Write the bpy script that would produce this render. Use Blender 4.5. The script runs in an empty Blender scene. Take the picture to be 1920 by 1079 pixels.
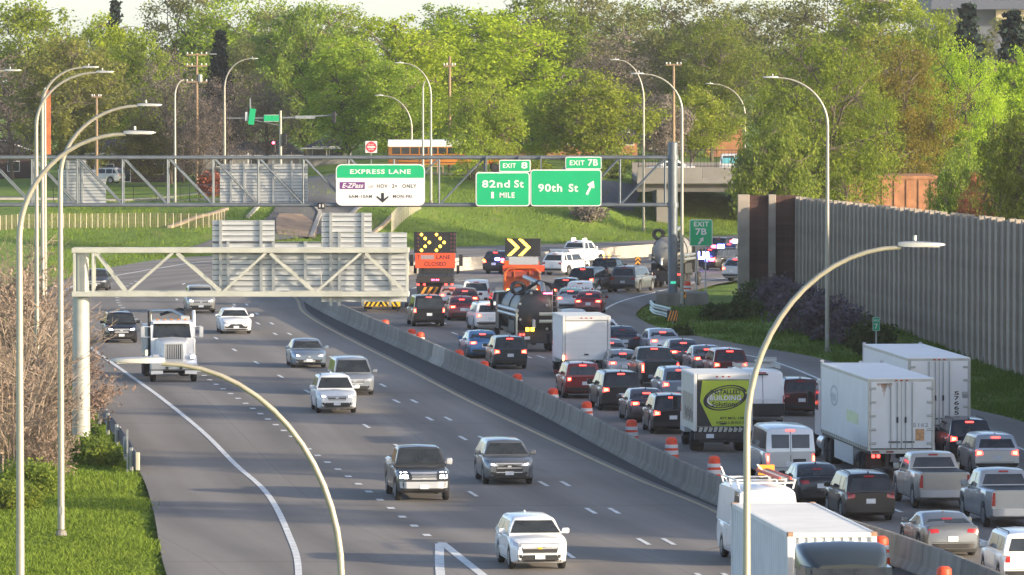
import bpy, math, random
import numpy as np
from mathutils import Vector, Matrix, Quaternion
from mathutils.bvhtree import BVHTree
from mathutils import noise as mnoise

R = math.radians
S = bpy.context.scene
COL = S.collection
rng = random.Random(7)

# ------------------------------------------------------------------ camera, sky, sun, exposure
FPX, CAMH, YH, CX, CY = 12500.0, 16.5, 100.0, 960.0, 539.5      # focal length in pixels of a 1920 px wide picture
PITCH = math.atan((CY - YH) / FPX)
cam_data = bpy.data.cameras.new('camera')
cam_data.sensor_width = 36.0
cam_data.lens = FPX / 1920 * 36.0
cam_data.clip_start = 1.0
cam_data.clip_end = 8000.0
cam = bpy.data.objects.new('camera', cam_data)
cam.location = (0, 0, CAMH)
cam.rotation_euler = (R(90) - PITCH, 0, 0)
COL.objects.link(cam)
S.camera = cam

SUN_EL, SUN_AZ = R(12.0), R(118.0)          # azimuth clockwise from +Y: from the right and a little behind the camera
world = bpy.data.worlds.new('World')
S.world = world
world.use_nodes = True
wn = world.node_tree
for n in list(wn.nodes):
    wn.nodes.remove(n)
sky = wn.nodes.new('ShaderNodeTexSky')
sky.sky_type = 'NISHITA'
sky.sun_disc = False
sky.sun_elevation = SUN_EL
sky.sun_rotation = SUN_AZ
sky.air_density = 0.5
sky.dust_density = 1.0
sky.ozone_density = 0.0
bg = wn.nodes.new('ShaderNodeBackground')
bg.inputs['Strength'].default_value = 0.15
wo = wn.nodes.new('ShaderNodeOutputWorld')
wn.links.new(sky.outputs[0], bg.inputs[0])
wn.links.new(bg.outputs[0], wo.inputs[0])

sun_dir = Vector((math.cos(SUN_EL) * math.sin(SUN_AZ), math.cos(SUN_EL) * math.cos(SUN_AZ), math.sin(SUN_EL)))
sl = bpy.data.lights.new('sun', 'SUN')
sl.energy = 3.1
sl.angle = R(0.55)
sl.color = (1.0, 0.83, 0.60)
so = bpy.data.objects.new('sun', sl)
so.rotation_euler = sun_dir.to_track_quat('Z', 'Y').to_euler()
COL.objects.link(so)

S.view_settings.view_transform = 'Standard'
S.view_settings.look = 'None'
S.view_settings.exposure = 1.38
S.view_settings.gamma = 1.0
S.view_settings.use_curve_mapping = False
S.render.engine = 'CYCLES'
S.cycles.max_bounces = 6
S.cycles.transparent_max_bounces = 8
S.cycles.use_denoising = True
S.cycles.volume_bounces = 0

# ------------------------------------------------------------------ picture <-> place
CT, ST = math.cos(PITCH), math.sin(PITCH)
def ray(px, py):
    u, v = (px - CX) / FPX, (CY - py) / FPX
    return Vector((u, CT + v * ST, -ST + v * CT))
def G(px, py, z=0.0):                 # the point at height z seen at a pixel of the 1920 px photograph
    d = ray(px, py)
    t = (z - CAMH) / d.z
    return Vector((d.x * t, d.y * t, z))
def D(px, py, Y):                     # the point at distance Y seen at a pixel
    d = ray(px, py)
    t = Y / d.y
    return Vector((d.x * t, Y, CAMH + d.z * t))
def YG(py, z=0.0):
    return G(960, py, z).y

# ------------------------------------------------------------------ materials
MATS = {}
def mat(name, col=(0.5, 0.5, 0.5), rough=0.6, metal=0.0, coat=0.0, emit=None, estr=0.0, spec=0.5, var=0.0, vscale=3.0, bump=0.0, bscale=20.0, stretch=(1, 1, 1), dirt=0.0, orand=0.0):
    if name in MATS:
        return MATS[name]
    m = bpy.data.materials.new(name)
    m.use_nodes = True
    nt = m.node_tree
    p = nt.nodes['Principled BSDF']
    p.inputs['Base Color'].default_value = (*col, 1)
    p.inputs['Roughness'].default_value = rough
    p.inputs['Metallic'].default_value = metal
    p.inputs['Coat Weight'].default_value = coat
    p.inputs['Coat Roughness'].default_value = 0.08
    p.inputs['Specular IOR Level'].default_value = spec
    if emit:
        p.inputs['Emission Color'].default_value = (*emit, 1)
        p.inputs['Emission Strength'].default_value = estr
    if var > 0 or bump > 0 or dirt > 0:
        tc = nt.nodes.new('ShaderNodeTexCoord')
        mp = nt.nodes.new('ShaderNodeMapping')
        mp.inputs['Scale'].default_value = stretch
        nt.links.new(tc.outputs['Object'], mp.inputs['Vector'])
        if var > 0:
            nz = nt.nodes.new('ShaderNodeTexNoise')
            nz.inputs['Scale'].default_value = vscale
            nz.inputs['Detail'].default_value = 6
            nt.links.new(mp.outputs[0], nz.inputs['Vector'])
            rmp = nt.nodes.new('ShaderNodeMapRange')
            rmp.inputs['From Min'].default_value = 0.3
            rmp.inputs['From Max'].default_value = 0.7
            rmp.inputs['To Min'].default_value = 1 - var
            rmp.inputs['To Max'].default_value = 1 + var
            nt.links.new(nz.outputs['Fac'], rmp.inputs['Value'])
            hs = nt.nodes.new('ShaderNodeHueSaturation')
            hs.inputs['Color'].default_value = (*col, 1)
            vout = rmp.outputs[0]
            if orand > 0:
                oi = nt.nodes.new('ShaderNodeObjectInfo')
                o2 = nt.nodes.new('ShaderNodeMapRange')
                o2.inputs['To Min'].default_value = 1 - orand
                o2.inputs['To Max'].default_value = 1 + orand
                nt.links.new(oi.outputs['Random'], o2.inputs['Value'])
                mu = nt.nodes.new('ShaderNodeMath'); mu.operation = 'MULTIPLY'
                nt.links.new(vout, mu.inputs[0]); nt.links.new(o2.outputs[0], mu.inputs[1])
                vout = mu.outputs[0]
            nt.links.new(vout, hs.inputs['Value'])
            nt.links.new(hs.outputs[0], p.inputs['Base Color'])
        if bump > 0:
            nb = nt.nodes.new('ShaderNodeTexNoise')
            nb.inputs['Scale'].default_value = bscale
            nb.inputs['Detail'].default_value = 5
            nt.links.new(mp.outputs[0], nb.inputs['Vector'])
            bp = nt.nodes.new('ShaderNodeBump')
            bp.inputs['Strength'].default_value = bump
            bp.inputs['Distance'].default_value = 0.05
            nt.links.new(nb.outputs['Fac'], bp.inputs['Height'])
            nt.links.new(bp.outputs[0], p.inputs['Normal'])
    MATS[name] = m
    return m

def paint(name, col, metal=0.0):
    return mat('paint_' + name, col, 0.32 if metal else 0.35, metal, 0.6, var=0.05, vscale=1.2)

M_GLASS = mat('tinted_glass', (0.026, 0.031, 0.034), 0.07, 0, 0, spec=0.8, var=.35, vscale=2.2)
M_TYRE = mat('tyre_rubber', (0.018, 0.018, 0.019), 0.85, var=0.2, vscale=6)
M_RIM = mat('wheel_alloy', (0.45, 0.45, 0.46), 0.35, 0.8)
M_RIMD = mat('wheel_dark', (0.05, 0.05, 0.055), 0.4, 0.5)
M_TRIM = mat('black_trim', (0.02, 0.02, 0.021), 0.55)
M_CHROME = mat('bright_trim', (0.62, 0.63, 0.64), 0.28, 0.45, coat=.3)
M_PLATE = mat('licence_plate', (0.62, 0.66, 0.7), 0.5, var=0.12, vscale=14)
M_TAIL = mat('tail_lamp_red', (0.35, 0.012, 0.012), 0.2, coat=0.5)
M_TAILON = mat('tail_lamp_lit', (0.5, 0.02, 0.02), 0.3, emit=(1.0, 0.045, 0.035), estr=3.2)
M_TAILHOT = mat('tail_lamp_hot', (0.5, 0.1, 0.03), 0.3, emit=(1.0, 0.28, 0.09), estr=4.5)
M_AMBER = mat('amber_lamp', (0.6, 0.25, 0.02), 0.3, emit=(1.0, 0.42, 0.03), estr=4.0)
M_HEAD = mat('headlamp_lens', (0.5, 0.52, 0.55), 0.15, 0.2, coat=0.5)
M_HEADON = mat('headlamp_lit', (0.8, 0.8, 0.8), 0.2, emit=(1.0, 0.95, 0.86), estr=11.0)
M_HEADBLUE = mat('headlamp_lit_blue', (0.8, 0.8, 0.9), 0.2, emit=(0.62, 0.68, 1.0), estr=9.0)
M_BLUELAMP = mat('blue_beacon', (0.1, 0.1, 0.6), 0.2, emit=(0.16, 0.2, 1.0), estr=16.0)
M_REDLAMP = mat('red_beacon', (0.6, 0.05, 0.08), 0.2, emit=(1.0, 0.05, 0.12), estr=8.0)
M_WHITELAMP = mat('white_beacon', (0.8, 0.8, 0.8), 0.2, emit=(1.0, 0.8, 0.75), estr=6.0)
M_GALV = mat('galvanised_steel', (0.42, 0.43, 0.42), 0.42, 0.75, var=0.12, vscale=2.0)
M_POLE = mat('lamp_pole_steel', (0.36, 0.345, 0.285), 0.42, 0.35, var=0.08, vscale=1.5, stretch=(4, 4, 0.4))
M_TRUSSG = mat('weathered_truss_steel', (0.15, 0.175, 0.195), 0.5, 0.4, var=0.14, vscale=1.4)
M_TRUSSP = mat('pale_truss_steel', (0.44, 0.45, 0.40), 0.5, 0.2, var=0.14, vscale=1.4)
M_ALU = mat('aluminium_sign_back', (0.56, 0.57, 0.57), 0.42, 0.55, var=0.1, vscale=3.0, stretch=(0.3, 1, 4))
M_CONC = mat('barrier_concrete', (0.215, 0.2, 0.172), 0.9, var=0.3, vscale=1.2, bump=0.4, bscale=12, stretch=(1, 1, .25), orand=.14)
M_CONCL = mat('pale_concrete', (0.40, 0.37, 0.32), 0.9, var=0.15, vscale=0.9, bump=0.3, bscale=12)
M_WHITE = mat('white_road_paint', (0.72, 0.72, 0.69), 0.7, var=0.25, vscale=2.5)
M_YELLOW = mat('yellow_road_paint', (0.46, 0.36, 0.2), 0.7, var=0.22, vscale=2.5)
M_SGREEN = mat('sign_green', (0.0, 0.36, 0.145), 0.45, var=0.05, vscale=1.0)
M_SWHITE = mat('sign_white', (0.66, 0.66, 0.66), 0.5, var=.04, vscale=2)
M_SPURPLE = mat('sign_purple', (0.13, 0.03, 0.17), 0.45)
M_SBLACK = mat('sign_black', (0.015, 0.017, 0.02), 0.5)
M_SORANGE = mat('sign_orange', (0.85, 0.09, 0.03), 0.5)
M_SRED = mat('sign_red', (0.5, 0.03, 0.05), 0.45)
M_SYELLOW = mat('sign_yellow', (0.85, 0.5, 0.02), 0.45)
M_SORGY = mat('sign_amber', (0.85, 0.33, 0.04), 0.45)
M_DRUM = mat('drum_orange', (0.85, 0.085, 0.03), 0.5)
M_DRUMW = mat('drum_white', (0.78, 0.76, 0.74), 0.45)

# ------------------------------------------------------------------ mesh collecting
class MB:
    def __init__(self):
        self.v, self.f, self.m, self.mats = [], [], [], []
        self.cur = 0
    def use(self, m):
        if m not in self.mats:
            self.mats.append(m)
        self.cur = self.mats.index(m)
        return self
    def add(self, vs, fs):
        o = len(self.v)
        self.v.extend([tuple(p) for p in vs])
        self.f.extend([tuple(i + o for i in q) for q in fs])
        self.m.extend([self.cur] * len(fs))
        return self
    def box(self, c, s, rz=0.0, rx=0.0, ry=0.0):
        hx, hy, hz = s[0] / 2, s[1] / 2, s[2] / 2
        pts = [Vector((x, y, z)) for z in (-hz, hz) for y in (-hy, hy) for x in (-hx, hx)]
        if rz or rx or ry:
            q = Matrix.Rotation(rz, 3, 'Z') @ Matrix.Rotation(ry, 3, 'Y') @ Matrix.Rotation(rx, 3, 'X')
            pts = [q @ p for p in pts]
        c = Vector(c)
        return self.add([p + c for p in pts], [(0, 2, 3, 1), (4, 5, 7, 6), (0, 1, 5, 4), (2, 6, 7, 3), (0, 4, 6, 2), (1, 3, 7, 5)])
    def rbox(self, c, s, b=0.03):                     # box with chamfered edges
        hx, hy, hz = s[0] / 2, s[1] / 2, s[2] / 2
        b = min(b, hx * .49, hy * .49, hz * .49)
        vs, idx = [], {}
        for sx in (-1, 1):
            for sy in (-1, 1):
                for sz in (-1, 1):
                    for ax in range(3):
                        p = [sx * (hx - b), sy * (hy - b), sz * (hz - b)]
                        p[ax] = (sx * hx, sy * hy, sz * hz)[ax]
                        idx[(sx, sy, sz, ax)] = len(vs)
                        vs.append((p[0] + c[0], p[1] + c[1], p[2] + c[2]))
        fs = []
        for ax in range(3):
            o = [a for a in range(3) if a != ax]
            for sg in (-1, 1):
                loop = []
                for a, bb in ((-1, -1), (1, -1), (1, 1), (-1, 1)):
                    k = [0, 0, 0]; k[ax] = sg; k[o[0]] = a; k[o[1]] = bb
                    loop.append(idx[(*k, ax)])
                if (sg > 0) == (ax == 1): loop.reverse()
                fs.append(tuple(loop))
        for ax in range(3):                            # edges running along ax
            o = [a for a in range(3) if a != ax]
            for a in (-1, 1):
                for bb in (-1, 1):
                    k0 = [0, 0, 0]; k1 = [0, 0, 0]
                    k0[ax], k1[ax] = -1, 1
                    for k in (k0, k1): k[o[0]], k[o[1]] = a, bb
                    loop = [idx[(*k0, o[0])], idx[(*k1, o[0])], idx[(*k1, o[1])], idx[(*k0, o[1])]]
                    if (a * bb > 0) == (ax != 1): loop.reverse()
                    fs.append(tuple(loop))
        for sx in (-1, 1):
            for sy in (-1, 1):
                for sz in (-1, 1):
                    loop = [idx[(sx, sy, sz, a)] for a in range(3)]
                    if sx * sy * sz < 0: loop.reverse()
                    fs.append(tuple(loop))
        return self.add(vs, fs)
    def tube(self, pts, r, n=8, caps=True):
        pts = [Vector(p) for p in pts]
        k = len(pts)
        rs = r if isinstance(r, (list, tuple)) else [r] * k
        vs, up = [], None
        for i in range(k):
            t = (pts[min(i + 1, k - 1)] - pts[max(i - 1, 0)])
            t = t.normalized() if t.length > 1e-9 else Vector((0, 0, 1))
            a = t.orthogonal().normalized() if up is None else (up - t * up.dot(t))
            a = a.normalized() if a.length > 1e-6 else t.orthogonal().normalized()
            up = a
            b = t.cross(a)
            for j in range(n):
                w = 2 * math.pi * j / n
                vs.append(pts[i] + (a * math.cos(w) + b * math.sin(w)) * rs[i])
        fs = [(i * n + j, i * n + (j + 1) % n, (i + 1) * n + (j + 1) % n, (i + 1) * n + j) for i in range(k - 1) for j in range(n)]
        if caps:
            fs.append(tuple(range(n - 1, -1, -1)))
            fs.append(tuple((k - 1) * n + j for j in range(n)))
        return self.add(vs, fs)
    def bar(self, a, b, w, h=None):                    # square section bar
        a, b = Vector(a), Vector(b)
        h = h or w
        t = (b - a).normalized()
        s = t.cross(Vector((0, 1, 0)))
        s = s.normalized() if s.length > 1e-3 else Vector((1, 0, 0))
        u = s.cross(t).normalized()
        vs = []
        for p in (a, b):
            for i, j in ((-1, -1), (1, -1), (1, 1), (-1, 1)):
                vs.append(p + s * i * w / 2 + u * j * h / 2)
        return self.add(vs, [(3, 2, 1, 0), (4, 5, 6, 7), (0, 1, 5, 4), (1, 2, 6, 5), (2, 3, 7, 6), (3, 0, 4, 7)])
    def lathe(self, prof, n=16, axis='Z', c=(0, 0, 0)):  # prof: (r, h) list
        vs = []
        for r, h in prof:
            for j in range(n):
                w = 2 * math.pi * j / n
                x, y = r * math.cos(w), r * math.sin(w)
                p = (x, y, h) if axis == 'Z' else ((h, x, y) if axis == 'X' else (y, h, x))
                vs.append((p[0] + c[0], p[1] + c[1], p[2] + c[2]))
        k = len(prof)
        fs = [(i * n + j, i * n + (j + 1) % n, (i + 1) * n + (j + 1) % n, (i + 1) * n + j) for i in range(k - 1) for j in range(n)]
        if prof[0][0] > 1e-6: fs.append(tuple(range(n - 1, -1, -1)))
        if prof[-1][0] > 1e-6: fs.append(tuple((k - 1) * n + j for j in range(n)))
        return self.add(vs, fs)
    def prism(self, poly, d, plane='XZ', o=0.0):        # polygon extruded; XZ: along y from o to o+d
        k = len(poly)
        def P3(a, b, t):
            return (a, t, b) if plane == 'XZ' else ((t, a, b) if plane == 'YZ' else (a, b, t))
        vs = [P3(a, b, o) for a, b in poly] + [P3(a, b, o + d) for a, b in poly]
        fs = [tuple(range(k)), tuple(range(2 * k - 1, k - 1, -1))] + [(i, k + i, k + (i + 1) % k, (i + 1) % k) for i in range(k)]
        return self.add(vs, fs)
    def loft(self, rings, closed=True, caps=True):
        n = len(rings[0])
        vs = [p for r_ in rings for p in r_]
        fs = []
        for i in range(len(rings) - 1):
            for j in range(n if closed else n - 1):
                fs.append((i * n + j, i * n + (j + 1) % n, (i + 1) * n + (j + 1) % n, (i + 1) * n + j))
        if caps:
            fs.append(tuple(range(n - 1, -1, -1)))
            fs.append(tuple((len(rings) - 1) * n + j for j in range(n)))
        return self.add(vs, fs)
    def mesh(self, name, m=None, smooth=None):
        me = bpy.data.meshes.new(name)
        me.from_pydata(self.v, [], self.f)
        ms = self.mats if self.mats else [m]
        for x in ms:
            me.materials.append(x)
        if len(ms) > 1:
            me.polygons.foreach_set('material_index', self.m)
        if smooth is not None:
            me.polygons.foreach_set('use_smooth', [True] * len(me.polygons))
            me.set_sharp_from_angle(angle=R(smooth))
        me.update()
        return me
    def build(self, name, m=None, parent=None, loc=None, smooth=None):
        return link(name, self.mesh(name, m, smooth), parent, loc)

def link(name, me, parent=None, loc=None, rz=0.0):
    o = bpy.data.objects.new(name, me)
    COL.objects.link(o)
    if parent is not None: o.parent = parent
    if loc is not None: o.location = loc
    if rz: o.rotation_euler = (0, 0, rz)
    return o
def tag(o, label=None, cat=None, group=None, kind=None):
    if label: o['label'] = label
    if cat: o['category'] = cat
    if group: o['group'] = group
    if kind: o['kind'] = kind
    return o
def thing(name, label, cat, loc=(0, 0, 0), rz=0.0, group=None):
    o = bpy.data.objects.new(name, None)
    o.empty_display_size = 0.3
    COL.objects.link(o)
    o.location = loc
    o.rotation_euler = (0, 0, rz)
    return tag(o, label, cat, group)
def copy_tree(o, parent=None):
    c = o.copy()
    COL.objects.link(c)
    c.parent = parent
    for ch in list(o.children):
        copy_tree(ch, c)
    return c

_txt = {}
def text_mesh(body, spaced=1.0):                  # flat lettering, unit box normalised later
    k = (body, spaced)
    if k not in _txt:
        cu = bpy.data.curves.new('lettering', 'FONT')
        cu.body = body
        cu.space_character = spaced
        cu.resolution_u = 3
        cu.extrude = 0.0
        cu.offset = 0.024
        ob = bpy.data.objects.new('lettering', cu)
        me = ob.to_mesh()
        vs = [v.co.copy() for v in me.vertices]
        fs = [tuple(p.vertices) for p in me.polygons]
        ob.to_mesh_clear()
        bpy.data.objects.remove(ob)
        bpy.data.curves.remove(cu)
        _txt[k] = (vs, fs)
    return _txt[k]
def letter(mb, body, x0, x1, z0, z1, y, m, axis='-Y', spaced=1.05):
    """lettering fitted in the box x0..x1, z0..z1 of a face; y = the face's place along its normal"""
    vs, fs = text_mesh(body, spaced)
    if not vs: return mb
    ax0 = min(v.x for v in vs); ax1 = max(v.x for v in vs)
    az0 = min(v.y for v in vs); az1 = max(v.y for v in vs)
    mb.use(m)
    out = []
    for v in vs:
        a = x0 + (v.x - ax0) / (ax1 - ax0) * (x1 - x0)
        b = z0 + (v.y - az0) / (az1 - az0) * (z1 - z0)
        if axis == '-Y': out.append((a, y, b))
        elif axis == '-X': out.append((y, -a, b))
        elif axis == 'Y': out.append((-a, y, b))
    return mb.add(out, fs)

def spline(pts, step=2.0):                         # (a,b) points -> dense Catmull-Rom polyline in order
    p = [np.array(q, float) for q in pts]
    p = [2 * p[0] - p[1]] + p + [2 * p[-1] - p[-2]]
    out = []
    for i in range(1, len(p) - 2):
        n = max(2, int(np.linalg.norm(p[i + 1] - p[i]) / step))
        for k in range(n):
            t = k / n
            out.append(0.5 * ((2 * p[i]) + (-p[i - 1] + p[i + 1]) * t + (2 * p[i - 1] - 5 * p[i] + 4 * p[i + 1] - p[i + 2]) * t * t + (-p[i - 1] + 3 * p[i] - 3 * p[i + 1] + p[i + 2]) * t ** 3))
    out.append(p[-2])
    return np.array(out)
def smooth01(t):
    t = min(1.0, max(0.0, t))
    return t * t * (3 - 2 * t)
# ------------------------------------------------------------------ alignments (world, from the photograph's ground line)
def pix(pts, z=0.0):
    return [tuple(G(x, y, z).xy) for x, y in pts]
L_EDGE = [(-2, 120), (-7.4, 170)] + pix([(313, 1079), (288, 960), (262, 885), (205, 800), (140, 715), (95, 640), (75, 590), (78, 556), (105, 533), (160, 512), (300, 487), (440, 478), (620, 472), (760, 468), (900, 462), (1200, 452), (1380, 441)]) + [(42, 634), (85, 690), (160, 800), (300, 1050)]
R_EDGE = [(34, 120), (30, 190), (26, 255)] + pix([(1920, 792), (1819, 766), (1700, 728), (1549, 675), (1380, 644), (1250, 618), (1203, 600), (1194, 586), (1225, 566), (1300, 546), (1380, 527)]) + [(26, 512), (45, 545), (80, 590), (150, 690), (290, 900)]
BARR = [(23, 125), (17.6, 172)] + pix([(1740, 1079), (1340, 940), (1010, 770), (850, 695), (640, 600), (572, 561)]) + [(-14.9, 462), (-13.6, 477), (-9.2, 493), (-3.06, 508.5), (4.3, 525), (10.9, 541), (19, 558), (40, 592), (90, 665), (180, 800)]
def fn_of_y(pts, step=2.0):
    a = spline(pts, step)
    ys = np.maximum.accumulate(a[:, 1])
    return lambda y: float(np.interp(y, ys, a[:, 0]))
XL, XR, XB = fn_of_y(L_EDGE), fn_of_y(R_EDGE), fn_of_y(BARR)
def tang(fx, y, d=4.0):
    v = Vector((fx(y + d) - fx(y - d), 2 * d, 0))
    return v.normalized()

def plateau(x, y):
    p = 2.3 + 2.5 * smooth01((x + 38) / 26)
    k = smooth01((y - 470) / 60)
    return 0.9 * (1 - k) + p * k
def height(x, y):
    xl, xr = XL(y), XR(y)
    if x < xl:
        t = tang(XL, y)
        d = (xl - x) * t.y
        h = plateau(x, y) * smooth01((d - 2.0) / 38)
        if y > 560:
            h = max(h, (plateau(x, y) + 0.2) * smooth01((13 - x) / 9) * smooth01((y - 596) / 24))
        h += 0.25 * mnoise.noise(Vector((x * .07, y * .05, 0))) * smooth01(d / 12)
        return h - 0.08 * smooth01(1 - d / 1.0)
    if x > xr:
        t = tang(XR, y)
        d = (x - xr) * t.y
        return -0.05 + 0.35 * smooth01((d - 2) / 10) + 0.12 * mnoise.noise(Vector((x * .15, y * .06, 3))) * smooth01((d - 0.5) / 4)
    return -0.35

def axis_values(segs):
    out = []
    for a, b, s in segs:
        out += list(np.arange(a, b, s))
    return out + [segs[-1][1]]
gx = axis_values([(-900, -120, 60), (-120, -60, 6), (-60, 60, 1.5), (60, 120, 6), (120, 900, 60)])
gy = axis_values([(60, 180, 10), (180, 700, 2.0), (700, 900, 10), (900, 3000, 100)])
tv = []
for y in gy:
    for x in gx:
        tv.append((x, y, height(x, y) if 100 < y < 1000 else (plateau(x, min(y, 999)) if y >= 1000 else -0.1)))
nx = len(gx)
tf = [(j * nx + i, j * nx + i + 1, (j + 1) * nx + i + 1, (j + 1) * nx + i) for j in range(len(gy) - 1) for i in range(nx - 1)]
TBVH = BVHTree.FromPolygons([Vector(p) for p in tv], tf)
def tz(x, y):
    h = TBVH.ray_cast(Vector((x, y, 60)), Vector((0, 0, -1)))
    return h[0].z if h[0] is not None else 0.0
def GT(px, py):                        # the terrain point seen at a pixel
    d = ray(px, py)
    h = TBVH.ray_cast(Vector((0, 0, CAMH)), d)
    return h[0] if h[0] is not None else G(px, py)

def grass_material():
    m = bpy.data.materials.new('grass_turf')
    m.use_nodes = True
    nt = m.node_tree
    p = nt.nodes['Principled BSDF']
    p.inputs['Roughness'].default_value = 0.9
    p.inputs['Specular IOR Level'].default_value = 0.1
    tc = nt.nodes.new('ShaderNodeTexCoord')
    def noise(sc, det, stretch=(1, 1, 1)):
        mp = nt.nodes.new('ShaderNodeMapping'); mp.inputs['Scale'].default_value = stretch
        nt.links.new(tc.outputs['Object'], mp.inputs[0])
        n = nt.nodes.new('ShaderNodeTexNoise'); n.inputs['Scale'].default_value = sc; n.inputs['Detail'].default_value = det
        nt.links.new(mp.outputs[0], n.inputs['Vector'])
        return n
    n1 = noise(0.12, 5, (1, 0.35, 1)); n2 = noise(1.4, 6, (1, 0.3, 1)); n3 = noise(5.0, 4, (1, 0.4, 1))
    r = nt.nodes.new('ShaderNodeValToRGB')
    e = r.color_ramp.elements
    e[0].position, e[0].color = 0.3, (0.10, 0.165, 0.028, 1)
    e[1].position, e[1].color = 0.72, (0.23, 0.31, 0.06, 1)
    x = r.color_ramp.elements.new(0.52); x.color = (0.16, 0.245, 0.04, 1)
    mix = nt.nodes.new('ShaderNodeMath'); mix.operation = 'MULTIPLY_ADD'
    mix.inputs[1].default_value = 0.5
    nt.links.new(n1.outputs['Fac'], mix.inputs[0])
    m2 = nt.nodes.new('ShaderNodeMath'); m2.operation = 'MULTIPLY'; m2.inputs[1].default_value = 0.5
    nt.links.new(n2.outputs['Fac'], m2.inputs[0]); nt.links.new(m2.outputs[0], mix.inputs[2])
    nt.links.new(mix.outputs[0], r.inputs[0])
    n5 = noise(0.5, 5, (1, 0.3, 1))                     # dry patches
    dr = nt.nodes.new('ShaderNodeMapRange'); dr.inputs['From Min'].default_value = .58; dr.inputs['From Max'].default_value = .75; dr.inputs['To Max'].default_value = .6
    nt.links.new(n5.outputs['Fac'], dr.inputs['Value'])
    mxc = nt.nodes.new('ShaderNodeMix'); mxc.data_type = 'RGBA'; mxc.inputs['B'].default_value = (.27, .24, .09, 1)
    nt.links.new(dr.outputs[0], mxc.inputs['Factor']); nt.links.new(r.outputs[0], mxc.inputs['A'])
    nt.links.new(mxc.outputs['Result'], p.inputs['Base Color'])
    b = nt.nodes.new('ShaderNodeBump'); b.inputs['Strength'].default_value = 0.9; b.inputs['Distance'].default_value = 0.25
    nt.links.new(n3.outputs['Fac'], b.inputs['Height']); nt.links.new(b.outputs[0], p.inputs['Normal'])
    return m
M_GRASS = grass_material()
me = bpy.data.meshes.new('ground')
me.from_pydata(tv, [], tf)
me.materials.append(M_GRASS)
me.polygons.foreach_set('use_smooth', [True] * len(tf))
ground = tag(link('ground', me), kind='structure')

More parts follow.
